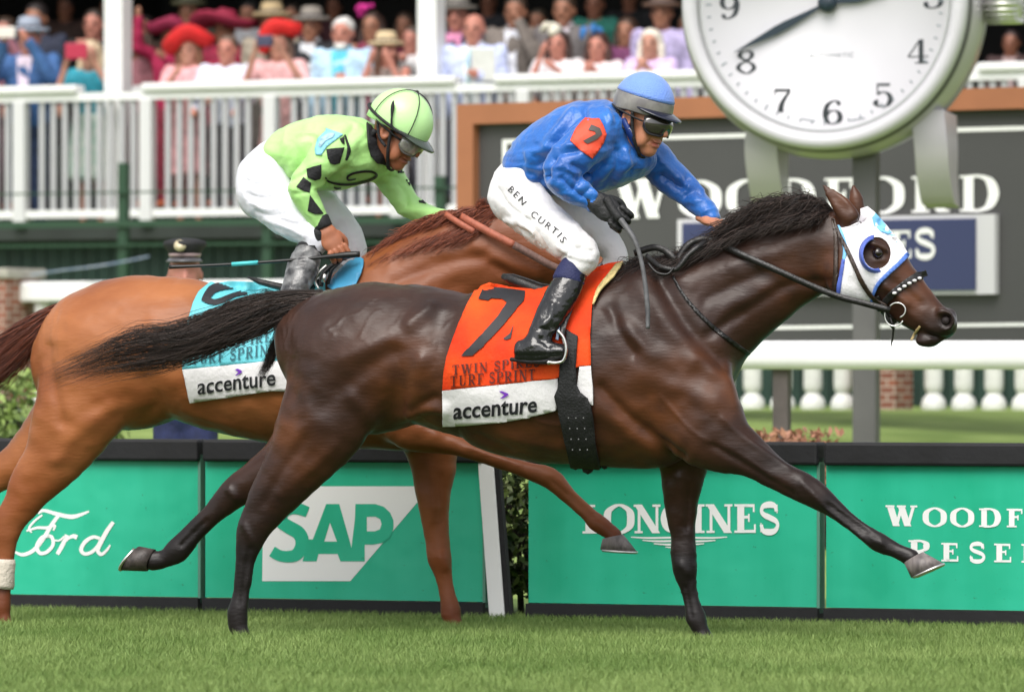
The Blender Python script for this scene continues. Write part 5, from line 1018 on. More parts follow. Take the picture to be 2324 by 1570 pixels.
# ------------------------------------------------------------------ the place: turf, boards, rails, sign, clock, stand
M_TURF = mat('turf_ground', (0.060, 0.105, 0.014), .95, col2=(0.085, 0.14, 0.022), vscale=3, bump=.5, bscale=30)
M_BLADE = mat('grass_blade', (0.100, 0.180, 0.034), .6, attr='rnd', colA=(0.265, 0.355, 0.11), spec=.3)
M_BANK = mat('bank_grass', (0.13, 0.20, 0.035), .9, col2=(0.22, 0.30, 0.075), vscale=1.6, bump=.8, bscale=24, detail=8)
M_WHITE = mat('white_paint', (0.80, 0.80, 0.80), .45, var=.03, vscale=3)
M_BGREEN = mat('board_green', (0.010, 0.42, 0.24), .42, col2=(0.022, 0.49, 0.30), vscale=1.0, bump=.04, bscale=60, stretch=(5, 5, .7), detail=6)
M_BBLACK = mat('board_black', (0.008, 0.008, 0.010), .7, var=.25, vscale=6, bump=.15, bscale=40)
M_LETTER = mat('white_vinyl', (0.88, 0.88, 0.87), .5)
def gz(y):                                # height of the ground at depth row y
    return 0.040 if y < 4.6 else .040 + min(1.0, (y - 4.6) / 11.4) ** 1.0 * 0.80
ys = [-150, -12, -8, 2, 4.6, 6, 8, 10, 12, 14, 16, 18, 24, 40, 90]; xs = np.linspace(-70, 70, 29); V = [(x, y, gz(y)) for y in ys for x in xs]; n = len(xs)
g1 = mk('track', [v for v in V if v[1] <= 4.6], [(j*n+i, j*n+i+1, (j+1)*n+i+1, (j+1)*n+i) for j in range(4) for i in range(n-1)], M_TURF); tag(g1, kind='structure')
V2 = [v for v in V if v[1] >= 4.6]; g2 = mk('ground', V2, [(j*n+i, j*n+i+1, (j+1)*n+i+1, (j+1)*n+i) for j in range(len(ys)-5) for i in range(n-1)], M_BANK); tag(g2, kind='structure')
def blades(name, n, xr, yr, h, wd, m, seed, zf=lambda y: 0 * y + .040, dens=None):
    rg = np.random.default_rng(seed); x = rg.uniform(*xr, n); y = rg.uniform(*yr, n)
    if dens is not None: k = rg.random(n) < dens(x, y); x, y = x[k], y[k]; n = len(x)
    P = np.stack([x, y, zf(y)], 1); tuft = noise3(np.stack([x * 2.2, y * 2.2, 0 * x], 1), seed); t2 = noise3(np.stack([x * 9, y * 5, 0 * x], 1), seed + 1)
    t3 = noise3(np.stack([x * .8, y * .8, 0 * x], 1), seed + 2); H = h * (0.75 + .45 * rg.random(n)) * (1 + .05 * tuft + .05 * t2); a = rg.uniform(0, 2*np.pi, n); ln = H * rg.uniform(.1, .8, n); la = rg.uniform(0, 2*np.pi, n)
    u = np.stack([np.cos(a), np.sin(a), 0*a], 1) * (wd * rg.uniform(.6, 1.3, n))[:, None] / 2; lv = np.stack([np.cos(la), np.sin(la), 0*a], 1) * ln[:, None]; z = np.array([0, 0, 1.0])
    A = np.stack([P - u, P + u, P + lv*.35 + u*.8 + z*(H*.6)[:, None], P + lv*.35 - u*.8 + z*(H*.6)[:, None], P + lv + z*H[:, None]], 1).reshape(-1, 3)
    b = np.arange(n)[:, None] * 5; r = np.clip(rg.normal(.45, .17, n) + .20 * tuft + .16 * t2 + .10 * t3, 0, 1)
    F = np.concatenate([b + [0, 1, 2, 3], b + [3, 2, 4, 4]], 0)
    me = bpy.data.meshes.new(name); me.vertices.add(len(A)); me.vertices.foreach_set('co', A.astype(np.float32).ravel())
    q = (b + [0, 1, 2, 3]); t = (b + [3, 2, 4]); lv_ = np.concatenate([q, t], 1).ravel(); me.loops.add(len(lv_)); me.loops.foreach_set('vertex_index', lv_.astype(np.int32))
    st = (np.arange(n)[:, None] * 7 + [0, 4]).ravel(); me.polygons.add(2 * n); me.polygons.foreach_set('loop_start', st.astype(np.int32)); me.update(calc_edges=True)
    at_ = me.attributes.new('rnd', 'FLOAT', 'POINT'); at_.data.foreach_set('value', np.repeat(r, 5).astype(np.float32)); me.materials.append(m)
    o = bpy.data.objects.new(name, me); COL.objects.link(o); return tag(o, 'dense mown turf of the racecourse, pale green and slightly tufted', 'grass', kind='stuff')
BA, BB = at(0, 849, 26.9), at(2323, 849, 25.0)           # line of the advertising boards
bdir = (BB - BA) / np.linalg.norm(BB - BA); bn = np.array([bdir[1], -bdir[0], 0])
infront = lambda x, y: ((np.stack([x, y], 1) - BA[:2]) @ bn[:2] > -.12)
blades('turf', 560000, (-4.2, 4.2), (-5.6, 4.2), .043, .0032, M_BLADE, 5, dens=infront)
nb_ = M_BGREEN.node_tree.nodes; lb_ = M_BGREEN.node_tree.links; pb_ = nb_['Principled BSDF']; src = pb_.inputs['Base Color'].links[0].from_socket
t1 = nb_.new('ShaderNodeTexNoise'); t1.inputs['Scale'].default_value = 55; t1.inputs['Detail'].default_value = 3; r1 = nb_.new('ShaderNodeMapRange'); r1.inputs[1].default_value = .70; r1.inputs[2].default_value = .76; r1.inputs[4].default_value = .55; tcb = nb_.new('ShaderNodeTexCoord')
mxb = nb_.new('ShaderNodeMix'); mxb.data_type = 'RGBA'; mxb.inputs[7].default_value = (.03, .09, .045, 1); lb_.new(tcb.outputs['Object'], t1.inputs['Vector']); lb_.new(t1.outputs[0], r1.inputs[0]); lb_.new(r1.outputs[0], mxb.inputs[0]); lb_.new(src, mxb.inputs[6]); lb_.new(mxb.outputs[2], pb_.inputs['Base Color'])      # mud specks
t2_ = nb_.new('ShaderNodeTexNoise'); t2_.inputs['Scale'].default_value = 4; t2_.inputs['Detail'].default_value = 2; b2_ = nb_.new('ShaderNodeBump'); b2_.inputs['Strength'].default_value = .35; b2_.inputs['Distance'].default_value = .03; lb_.new(tcb.outputs['Object'], t2_.inputs['Vector']); lb_.new(t2_.outputs[0], b2_.inputs['Height']); lb_.new(b2_.outputs[0], pb_.inputs['Normal'])   # slack vinyl
# ---- advertising boards
def onboard(px, py, off=0.0):
    r = ray(px, py); p = BA + bn * off; t = ((p - CAM) @ bn) / (r @ bn); return CAM + t * r
def art(name, mesh, m, parent, off, thick=0.0025):
    V, F = mesh; P = np.array([onboard(v[0], v[1], off + (v[2] if len(v) > 2 else 0)) for v in V]); F = [tuple(f) for f in F]
    F = [f if np.cross(P[f[1]] - P[f[0]], P[f[2]] - P[f[0]]) @ (CAM - P[f[0]]) > 0 else tuple(reversed(f)) for f in F]
    return mk(name, P, F, m, parent, False)
def board(x0, x1, label):
    a, b = onboard(x0, 900), onboard(x1, 900); c = (a + b) / 2
    o = empty('advertising_board', (c[0], c[1], 0), label, 'advertising board', 'advertising boards along the track')
    MB().slab(a, b, .125, .715, .05).obj('panel', M_BGREEN, o)
    mb = MB(); mb.slab(a, b, .71, .805, .12, .0); mb.obj('padded_cap', M_BBLACK, o, bevel=.012)
    MB().slab(a, b, 0.0, .122, .09, .012).obj('base', M_BBLACK, o)
    MB().slab(b - bdir * .012, b, .10, .74, .062).obj('end_trim', mat('trim_grey_green', (.10, .26, .19), .5), o)
    return o
OFF = .0264
b1 = board(-420, 462, 'green advertising board with white script lettering, at the left end')
S = lambda P, wd: [(P, wd)]
def brush(strokes):
    V, F = [], []
    for i, (P, wd) in enumerate(strokes):
        o = band(P, wd, 8)[0]; n = len(o) // 2; b = len(V); V += [(p[0], p[1], .0004 * (i % 6)) for p in o]
        for k in range(n - 1): F.append((b + k, b + k + 1, b + 2*n - 2 - k, b + 2*n - 1 - k))
    return V, F
ford = [([(86, 1164), (100, 1158), (130, 1166), (165, 1172), (202, 1160)], [6, 7, 9, 10, 4]), ([(132, 1170), (116, 1192), (98, 1222), (76, 1248), (52, 1258), (34, 1252)], [8, 9, 9, 9, 8, 5]), ([(60, 1204), (84, 1197), (106, 1197), (124, 1192), (121, 1203)], [4, 6, 7, 6, 4]), ([(96, 1168), (78, 1182), (66, 1198), (72, 1208)], [4, 5, 5, 3]),
        ([(112, 1215), (96, 1219), (84, 1238), (90, 1254), (106, 1252), (120, 1236), (118, 1219), (108, 1215)], [8, 9, 9, 8, 8, 8, 8, 8]), ([(118, 1224), (134, 1226), (146, 1216)], [4, 4, 4]), ([(152, 1213), (142, 1236), (130, 1257)], [9, 10, 9]), ([(143, 1234), (154, 1222), (166, 1216), (175, 1219)], [4, 6, 9, 11]),         ([(228, 1222), (212, 1218), (194, 1228), (184, 1246), (192, 1256), (208, 1252), (222, 1238), (230, 1220)], [7, 8, 9, 9, 8, 8, 8, 6]), ([(257, 1184), (243, 1204), (230, 1228), (222, 1248), (230, 1257), (242, 1248), (250, 1236)], [8, 10, 10, 9, 8, 6, 4])]
art('lettering', brush(ford), M_LETTER, b1, OFF)
b2 = board(472, 1108, 'green advertising board with a large white block logo panel')
V, F = fill2d([[(598, 1103), (978, 1103), (795, 1318), (595, 1318)]]); art('logo_panel', (V, F), M_LETTER, b2, OFF)
kk = .8938 * 700 / 2324; c = lambda x, y: (572 + x * kk, 1072.6 + y * kk)
sap = [[c(872, 262), c(1040, 262), c(1110, 285), c(1165, 335), c(1192, 400), c(1192, 470), c(1160, 545), c(1100, 590), c(1020, 604), c(950, 604), c(950, 745), c(745, 745), c(720, 682), c(560, 682), c(545, 745), c(425, 745), c(480, 560), c(512, 560), c(625, 262), c(735, 262), c(820, 560), c(838, 630), c(866, 400)],
       [c(968, 370), c(1040, 368), c(1080, 390), c(1092, 430), c(1078, 475), c(1035, 492), c(968, 492)][::-1], [c(657, 420), c(716, 578), c(608, 578)][::-1]]
art('lettering', fill2d(sap), M_BGREEN, b2, OFF + .001)
art('lettering', brush([([c(468, 330), c(400, 305), c(330, 300), c(265, 330), c(240, 400), c(300, 450), c(385, 500), c(420, 560), c(415, 630), c(370, 690), c(300, 705), c(230, 695), c(168, 660)], [24, 26, 27, 28, 29, 30, 31, 31, 30, 28, 26, 25, 25])]), M_BGREEN, b2, OFF + .0018)
b3 = board(1205, 1866, 'green advertising board with white serif lettering above a winged line emblem')
T = serif_text('LONGINES', .02, .24, .08); art('lettering', fit(T, (1322, 1210), (1770, 1208), (0, -65)), M_LETTER, b3, OFF)
wing = []
for i in range(4):
    yy = 1218 + i * 7.5; wing += [([(1432 + i * 26, yy), (1470 + i * 22, yy + 2), (1536, yy + 1)], [2, 4, 4]), ([(1650 - i * 26, yy), (1612 - i * 22, yy + 2), (1546, yy + 1)], [2, 4, 4])]
wing += [([(1531, 1222), (1541, 1246), (1551, 1222)], [3, 8, 3])]
art('wing_emblem', brush(wing), M_LETTER, b3, OFF)
b4 = board(1880, 2700, 'green advertising board with two lines of white capitals, at the right end')
T = serif_text('WOODFORD', .30, .25, .09, [1.12] + [1] * 7); art('lettering', fit(T, (2012, 1193), (2510, 1198), (0, -42)), M_LETTER, b4, OFF)
T = serif_text('RESERVE', .38, .25, .09, [1.12] + [1] * 6); art('lettering', fit(T, (2062, 1272), (2470, 1278), (0, -42)), M_LETTER, b4, OFF)
# ---- leaning white post at the gap and the hedge seen through it
p0, p1 = onboard(1134, 1420, .03), onboard(1106, 1050, .03)
mb = MB(); hw = bdir * .036; dp = bn * .02
lo_, hi_ = p0 * 1, p1 * 1; lo_[2] = 0
mb.hexa(lo_ - hw + dp, lo_ + hw + dp, lo_ + hw - dp, lo_ - hw - dp, hi_ - hw + dp, hi_ + hw + dp, hi_ + hw - dp, hi_ - hw - dp)
tag(mb.obj('white_post', mat('bright_white_paint', (.90, .90, .90), .45), None, loc=lo_, bevel=.004), 'white painted post leaning beside the gap between the boards', 'post')
lo2 = lo_ + bdir * .05; hi2 = hi_ + bdir * .046; hw2 = bdir * .012; dp = bn * .015
tag(MB().hexa(lo2 - hw2 + dp, lo2 + hw2 + dp, lo2 + hw2 - dp, lo2 - hw2 - dp, hi2 - hw2 + dp, hi2 + hw2 + dp, hi2 + hw2 - dp, hi2 - hw2 - dp).obj('black_post', M_BBLACK, None, loc=lo2), 'narrow black upright beside the leaning white post', 'post')
M_LEAF = mat('hedge_leaf', (0.022, 0.040, 0.010), .5, attr='rnd', colA=(0.115, 0.145, 0.035), spec=.4)
M_LEAF2 = mat('light_leaf', (0.035, 0.07, 0.014), .5, attr='rnd', colA=(0.26, 0.36, 0.09), spec=.4)
M_REDLEAF = mat('russet_leaf', (0.16, 0.06, 0.03), .6, attr='rnd', colA=(0.42, 0.20, 0.12))
M_TWIG = mat('hedge_twig', (0.02, 0.014, 0.008), .9)
def leaves(name, c, r, n, size, m, parent, seed, shell=.6):
    rg = np.random.default_rng(seed); d = rg.normal(size=(n, 3)); d /= np.linalg.norm(d, axis=1)[:, None]; rr = (shell + (1 - shell) * rg.random(n)) ** .8
    boxy = np.maximum(np.abs(d).max(1), .55)[:, None]; P = np.array(c) + d / boxy * .8 * rr[:, None] * np.array(r) * (1 + .12 * noise3(d * 3, seed))[:, None]
    nn = d + rg.normal(size=(n, 3)) * .7; nn /= np.linalg.norm(nn, axis=1)[:, None]; u = np.cross(nn, rg.normal(size=(n, 3))); u /= np.linalg.norm(u, axis=1)[:, None]; v = np.cross(nn, u)
    s = size * (.6 + .8 * rg.random(n))[:, None]; k = nn * s * .18
    A = np.stack([P - u*s, P - v*s*.45 + k, P + u*s, P + v*s*.45 + k], 1).reshape(-1, 3); F = np.arange(4 * n).reshape(-1, 4)
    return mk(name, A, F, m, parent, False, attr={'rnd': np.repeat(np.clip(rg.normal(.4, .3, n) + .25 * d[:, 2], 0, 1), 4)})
def hedge(c, r, n, size, m, label, cat, seed, name='hedge'):
    o = empty(name, (c[0], c[1], gz(c[1])), label, cat); leaves('foliage', (c[0], c[1], gz(c[1]) + r[2]), r, n, size, m, o, seed)
    rg = np.random.default_rng(seed); mb = MB()
    for i in range(26):
        x, y = c[0] + rg.uniform(-.75, .75) * r[0], c[1] + rg.uniform(-.5, .5) * r[1]; z = gz(y)
        mb.tube([(x, y, z), (x + rg.normal() * .05, y + rg.normal() * .03, z + r[2] * .9), (x + rg.normal() * .12, y, z + r[2] * 1.5)], [.016, .011, .005], 5)
    mb.obj('stem', M_TWIG, o); return o
q = onboard(1170, 1400); hedge((q[0] + .1, q[1] + .95, 0), (.75, .42, .45), 9000, .024, M_LEAF, 'dark clipped hedge seen through the gap between the boards', 'hedge', 3)
q = at(-40, 900, 34); hedge((q[0], q[1], 0), (.95, .5, .38), 4200, .03, M_LEAF2, 'bright green low hedge behind the left end of the boards', 'hedge', 4)
q = at(1790, 990, 31); o = hedge((q[0] - .03, q[1], 0), (.36, .25, .33), 1600, .026, M_REDLEAF, 'low russet flowering plant behind the boards below the white rail', 'plant', 6, 'plant')
# ---- running rail with posts
RA, RB = at(1200, 805, 33.6), at(2700, 805, 32.2)
ro = empty('running_rail', (RA + RB) / 2 * np.array([1, 1, 0]) + np.array([0, 0, gz(9)]), 'broad white running rail on dark posts in front of the balusters', 'rail')
s_ = at(1700, 805, 33)[2]; mb = MB(); rdir = (RB - RA) / np.linalg.norm(RB - RA)
prof = [(0, .075), (.04, .072), (.062, .045), (.066, -.03), (.05, -.076), (0, -.078), (-.05, -.076), (-.066, -.03), (-.062, .045), (-.04, .072)]
rn = np.array([rdir[1], -rdir[0], 0]); A = [RA + rn * a + np.array([0, 0, b]) for a, b in prof]; B = [RB + rn * a + np.array([0, 0, b]) for a, b in prof]; k = len(prof)
mb.add(A + B, [(i, (i+1) % k, k + (i+1) % k, k + i) for i in range(k)] + [tuple(range(k))[::-1], tuple(range(k, 2*k))]); mb.obj('rail_cover', M_WHITE, ro, True)
M_POSTGREY = mat('grey_brown_post', (.085, .070, .066), .7, var=.15, vscale=8)
for px in (1420, 1787, 2560):
    t = (px - 1200) / 1500; p = RA + (RB - RA) * t + np.array([0, .0, 0]); p = p + (-rn) * .02
    MB().slab(p - rdir * .042, p + rdir * .042, gz(p[1]) - .05, p[2] - .078, .06).obj('post', M_POSTGREY, ro)
# ---- balustrade with turned balusters and brick piers
QA, QB = at(0, 849, 46.2), at(2323, 849, 42.0); qd = (QB - QA) / np.linalg.norm(QB - QA); qn = np.array([qd[1], -qd[0], 0])
def bal(px, off=0.0):
    r = ray(px, 849); p = QA + qn * off; t = ((p - CAM) @ qn) / (r @ qn); return CAM + t * r
bo = empty('balustrade', (bal(1162)[0], bal(1162)[1], .8), 'long white balustrade with turned balusters below the stand', 'balustrade'); ZB = .80
a, b = bal(44), bal(2700)
mb = MB(); mb.slab(a, b, 1.625, 1.775, .22); mb.obj('top_rail', M_WHITE, bo, bevel=.02)
M_STONE = mat('pale_stone', (.70, .70, .69), .6, var=.06, vscale=12)
mb = MB(); mb.slab(a, b, ZB - .1, ZB + .02, .2); mb.obj('bottom_rail', M_WHITE, bo)
prof = [(.080, 0), (.086, .03), (.088, .06), (.076, .095), (.050, .125), (.046, .140), (.058, .150), (.064, .165), (.066, .20), (.064, .50), (.056, .62), (.050, .70), (.062, .74), (.062, .805)]
first = None; pier = (0, 2010)
xs_ = [-140 + 0 for _ in range(0)]; px = 1672 - 63 * 26; t0 = None
while px < 2420:
    if px > 60 and abs(px - 2010) > 52:
        p = bal(px)
        if first is None: first = MB().lathe([(r_, z + ZB + .02) for r_, z in prof], (p[0], p[1], 0), 14).obj('baluster', M_STONE, bo, True); f0 = p
        else:
            o = first.copy(); COL.objects.link(o); o.parent = bo; o.location = tuple(p - f0)
    px += 62.0 if px < 1650 else 68.5
M_BRICK = mat('red_brick', (.24, .075, .045), .85, bump=.3, bscale=60)
nt_ = M_BRICK.node_tree; bk = nt_.nodes.new('ShaderNodeTexBrick'); bk.inputs['Color1'].default_value = (.27, .085, .05, 1); bk.inputs['Color2'].default_value = (.18, .06, .04, 1); bk.inputs['Mortar'].default_value = (.40, .33, .28, 1)
bk.inputs['Scale'].default_value = 5; bk.inputs['Mortar Size'].default_value = .03; tcn = nt_.nodes.new('ShaderNodeTexCoord'); mpn = nt_.nodes.new('ShaderNodeMapping'); mpn.inputs['Rotation'].default_value = (R(90), 0, 0)
nt_.links.new(tcn.outputs['Object'], mpn.inputs[0]); nt_.links.new(mpn.outputs[0], bk.inputs['Vector']); nt_.links.new(bk.outputs[0], nt_.nodes['Principled BSDF'].inputs['Base Color'])
for px, wd, lab in ((-4, .46, 'red brick pier with a stone cap at the left end of the balustrade'), (2010, .28, 'red brick pier between the white balusters')):
    p = bal(px, .06); o = empty('brick_pier', (p[0], p[1], ZB - .1), lab, 'pier', 'brick piers of the balustrade')
    MB().slab(p - qd * wd / 2, p + qd * wd / 2, ZB - .1, 1.80 if px < 0 else 1.62, wd).obj('shaft', M_BRICK, o)
    if px < 0: MB().slab(p - qd * (wd/2 + .03), p + qd * (wd/2 + .03), 1.80, 1.875, wd + .06).obj('cap', mat('grey_stone', (.36, .34, .30), .8, var=.15, vscale=10), o, bevel=.01)
# ---- dark sign wall with white capitals
GA, GB = at(1050, 849, 40.2), at(2640, 849, 37.2); gd = (GB - GA) / np.linalg.norm(GB - GA); gn = np.array([gd[1], -gd[0], 0])
def onsign(px, py, off=0.0):
    r = ray(px, py); p = GA + gn * off; t = ((p - CAM) @ gn) / (r @ gn); return CAM + t * r
so = empty('sign_wall', (onsign(1800, 849)[0], onsign(1800, 849)[1], .7), 'large dark grey sign wall with white capitals and an orange brown frame', 'sign')
M_SIGN = mat('sign_grey', (.064, .063, .064), .55, var=.06, vscale=1.2); M_FRAME = mat('frame_orange_brown', (.35, .135, .062), .6, var=.05, vscale=4)
a, b = onsign(1050, 849), onsign(2640, 849); ztop = onsign(1055, 238)[2]; zb = onsign(1700, 800)[2]
def signbox(name, x0, y0, x1, y1, off, th, m, parent=so):       # outline follows the wall's own level lines
    p, q_ = onsign(x0, y0), onsign(x1, y1); A, B = onsign(x0, 849), onsign(x1, 849)
    z1 = p[2]; z0 = q_[2]; return MB().slab(A, B, z0, z1, th, off).obj(name, m, parent)
MB().slab(a, b, zb, ztop - .02, .12, -.06).obj('panel', M_SIGN, so)
fw = 46 * 40 / FD
MB().slab(a, b, ztop - fw * 1.0, ztop, .10, .02).obj('frame', M_FRAME, so); MB().slab(a, a + gd * fw, zb, ztop - fw, .10, .02).obj('frame', M_FRAME, so); MB().slab(b - gd * fw, b, zb, ztop - fw, .10, .02).obj('frame', M_FRAME, so)
def signart(name, mesh, m, off, parent=so):
    V, F = mesh; P = np.array([onsign(v[0], v[1], off + (v[2] if len(v) > 2 else 0)) for v in V])
    F = [tuple(f) if np.cross(P[f[1]] - P[f[0]], P[f[2]] - P[f[0]]) @ (CAM - P[f[0]]) > 0 else tuple(reversed(f)) for f in F]; return mk(name, P, F, m, parent, False)
def line(x0, y0, x1, y1, h): return ([(x0, y0, 0), (x1, y1, 0), (x1, y1 + h, 0), (x0, y0 + h, 0)], [(0, 1, 2, 3)])
signart('border_line', line(1140, 317, 2560, 280, 10), M_LETTER, .006); signart('border_line', line(1140, 327, 1150, 327, 420), M_LETTER, .0062); signart('border_line', line(1140, 748, 2560, 729, 8), M_LETTER, .006)
T = serif_text('WOODFORD', .26, .25, .065, [1.1] + [1] * 7); signart('lettering', fit(T, (1398, 497), (2264, 479), (0, -82)), M_LETTER, .008)
M_FR2 = mat('pale_grey_frame', (.62, .61, .64), .5); M_NAVYP = mat('navy_panel', (.036, .046, .125), .5)
po = so
z_a, z_b = onsign(2225, 487)[2], onsign(2225, 668)[2]; A, B = onsign(1548, 849), onsign(2268, 849)
MB().slab(A, B, z_b, z_a, .05, .03).obj('plaque', M_FR2, po)
A2, B2 = onsign(1562, 849), onsign(2226, 849); MB().slab(A2, B2, z_b + .025, z_a - .025, .02, .062).obj('plaque_panel', M_NAVYP, po)
T = serif_text('LONGINES', .02, .24, .08); signart('lettering', fit(T, (1668, 592), (2124, 584), (0, -62)), M_LETTER, .076)
for px in (1160, 2480):
    p = onsign(px, 849, -.1); MB().slab(p - gd * .06, p + gd * .06, gz(p[1]) - .1, zb, .1).obj('leg', M_POSTGREY, so)
# ---- giant watch on a pole
def clock():
    D = 35.2; c = at(1868, 6, D); yaw = R(17); ex = np.array([math.cos(yaw), -math.sin(yaw), 0]); ez = np.array([0, 0, 1.0]); en = np.array([-math.sin(yaw), -math.cos(yaw), 0])   # right, up, facing
    px = D / FD; Rr = 335 * px
    M_BEZEL = mat('white_watch_case', (.56, .55, .585), .25, var=.03, vscale=2, spec=.6); M_CASE = mat('satin_watch_steel', (.50, .475, .52), .28, .3, var=.05, vscale=2)
    M_DIAL = mat('watch_dial', (.34, .395, .43), .4, var=.02, vscale=1); M_RING = mat('chapter_ring', (.47, .48, .49), .4)
    M_HAND = mat('blued_hand', (.014, .028, .042), .35); M_FIG = mat('dark_figures', (.02, .026, .032), .5); M_FAINT = mat('faint_figures', (.20, .235, .26), .5)
    o = empty('street_clock', (c[0], c[1], gz(c[1])), 'giant white wristwatch clock with serif figures standing on a pole', 'clock')
    Mx = np.stack([ex, ez, en], 1); Pp = lambda u, v, w=0.: c + ex * u + ez * v + en * w
    dep = .62
    MB().lathe([(.02, -dep), (Rr * .80, -dep), (Rr * .95, -dep * .86), (Rr * 1.045, -dep * .60), (Rr * 1.055, -dep * .30), (Rr * 1.02, -.10), (Rr * .985, -.05)], c, 96, Mx).obj('case', M_CASE, o, True)
    MB().lathe([(Rr * .985, -.07), (Rr * 1.0, -.03), (Rr * .985, .012), (Rr * .955, .028), (Rr * .915, .024), (Rr * .885, .0), (Rr * .88, -.03)], c, 96, Mx).obj('bezel', M_BEZEL, o, True)
    MB().lathe([(Rr * 1.0, -.10), (Rr * 1.014, -.085), (Rr * 1.014, -.060), (Rr * .99, -.05)], c, 96, Mx, False).obj('bezel_groove', mat('dark_groove', (.10, .10, .095), .5), o, True)
    MB().lathe([(Rr * .893, -.02), (Rr * .893, .003), (Rr * .880, .001), (Rr * .880, -.02)], c, 96, Mx, False).obj('inner_ring', mat('steel_grey_ring', (.30, .30, .30), .35, .5), o, True)
    MB().lathe([(Rr * .885, -.05), (Rr * .885, -.029), (Rr * .84, -.0305), (Rr * .84, -.05)], c, 96, Mx).obj('chapter_ring', M_RING, o, True)
    MB().lathe([(Rr * .845, -.06), (Rr * .845, -.032), (.01, -.032)], c, 96, Mx).obj('dial', M_DIAL, o)
    tk = MB()
    for i in range(60):
        t = 2 * math.pi * i / 60; r0, r1 = (.80, .825) if i % 5 else (.79, .832); d = np.array([math.sin(t), math.cos(t)]); e = np.array([d[1], -d[0]]) * .004
        q = [Pp(*(d * Rr * r0 - e), -.027), Pp(*(d * Rr * r0 + e), -.027), Pp(*(d * Rr * r1 + e), -.027), Pp(*(d * Rr * r1 - e), -.027)]; tk.add(q, [(0, 1, 2, 3)])
    tk.obj('minute_marks', M_FAINT, o)
    to = lambda X, Y: ((X - 1868) * px / math.cos(yaw) * .985, (6 - Y) * px)
    for ch, X, Y in (('9', 1652, 12), ('8', 1690, 138), ('7', 1772, 226), ('6', 1887, 255), ('5', 2001, 217), ('4', 2080, 120), ('3', 2113, -4), ('2', 2080, -120), ('1', 2000, -215), ('10', 1690, -125), ('11', 1765, -215), ('12', 1868, -245)):
        V, F, wd = serif_text(ch, .06, .17, .045); u0, v0 = to(X, Y); h = 54 * px
        mk('figure', [Pp(u0 + (v[0] - wd / 2) * h * 1.3, v0 + (v[1] - .5) * h, -.028 + v[2]) for v in V], [f for f in F], M_FIG, o, False)
    V, F, wd = sans_text('AUTOMATIC', 0, 1.1); u0, v0 = to(1884, 131); h = 16 * px
    mk('dial_lettering', [Pp(u0 + (v[0] - wd / 2) * h * 1.05, v0 + v[1] * h, -.028) for v in V], F, M_FAINT, o, False)
    mk('dial_marks', [Pp(*to(1816 + dx, 267 + dy), -.028) for dx, dy in ((0, 0), (32, 6), (32, 9), (0, 3))] + [Pp(*to(1926 + dx, 273 + dy), -.028) for dx, dy in ((0, 0), (34, -6), (34, -3), (0, 3))], [(0, 1, 2, 3), (4, 5, 6, 7)], M_FAINT, o, False)
    def hand(X, Y, wd, tail):
        u0, v0 = to(1877, 8); u1, v1 = to(X, Y); d = np.array([u1 - u0, v1 - v0]); L_ = np.linalg.norm(d); d /= L_; e = np.array([d[1], -d[0]])
        prof = [(-tail, .010), (0, .016), (.10 * L_, .010), (.45 * L_, wd), (.55 * L_, wd), (L_, .002)]
        A = [Pp(u0 + d[0]*s + e[0]*w_, v0 + d[1]*s + e[1]*w_, .0) for s, w_ in prof]; B = [Pp(u0 + d[0]*s - e[0]*w_, v0 + d[1]*s - e[1]*w_, .0) for s, w_ in prof]; n = len(prof)
        h_ = mk('clock_hand', A + B, [(i, i+1, n+i+1, n+i) for i in range(n-1)], M_HAND, o, False); m_ = h_.modifiers.new('s', 'SOLIDIFY'); m_.thickness = .012
    hand(1666, 116, .024, .06); hand(2010, -14, .026, .05)
    u0, v0 = to(1877, 8); MB().lathe([(.052, -.03), (.054, .0), (.05, .022), (.02, .03)], Pp(u0, v0), 24, Mx).obj('hand_hub', M_HAND, o, True)
    # lugs, crown, pole
    def lug(pts, u_w, w_off):
        C4 = catmull([list(p) + [t] for p, t in pts], 5); pts = [(tuple(r[:3]), r[3]) for r in C4]; n = len(pts); A = []
        for (u, v, w_) , th in pts: A += [Pp(u - u_w, v, w_ + th), Pp(u + u_w, v, w_ + th), Pp(u + u_w, v - .02, w_ - th), Pp(u - u_w, v - .02, w_ - th)]
        F = [(4*i+k, 4*i+(k+1) % 4, 4*i+4+(k+1) % 4, 4*i+4+k) for i in range(n-1) for k in range(4)] + [(3, 2, 1, 0), (4*n-4, 4*n-3, 4*n-2, 4*n-1)]
        l_ = mk('lug', A, F, M_CASE, o, True); b_ = l_.modifiers.new('b', 'BEVEL'); b_.width = .018; b_.segments = 3; b_.limit_method = 'ANGLE'; b_.angle_limit = R(50); b_.harden_normals = True
    for s in (-1, 1):
        U = lambda x: s * x
        ub = to(1712, 0)[0] if s < 0 else to(2098, 0)[0]
        lug([((ub - s * .02, to(0, 250)[1], -.30), .17), ((ub, to(0, 330)[1], -.28), .14), ((ub, to(0, 390)[1], -.30), .11), ((ub + .0, to(0, 440)[1], -.36), .085), ((ub, to(0, 462)[1], -.40), .065)], .098, 0)
        lug([((ub - s * .02, -to(0, 250)[1], -.30), .20), ((ub, -to(0, 330)[1], -.28), .185), ((ub, -to(0, 440)[1], -.36), .11)], .098, 0)
    cr = MB(); Mc = np.stack([ez, en, ex], 1)
    cr.lathe([(.10, Rr * 1.02), (.10, Rr * 1.08), (.135, Rr * 1.10), (.14, Rr * 1.26), (.10, Rr * 1.29), (.01, Rr * 1.29)], Pp(0, 0.02, -.30), 40, Mc); cr.obj('crown', M_STEEL, o, True)
    cr = MB()
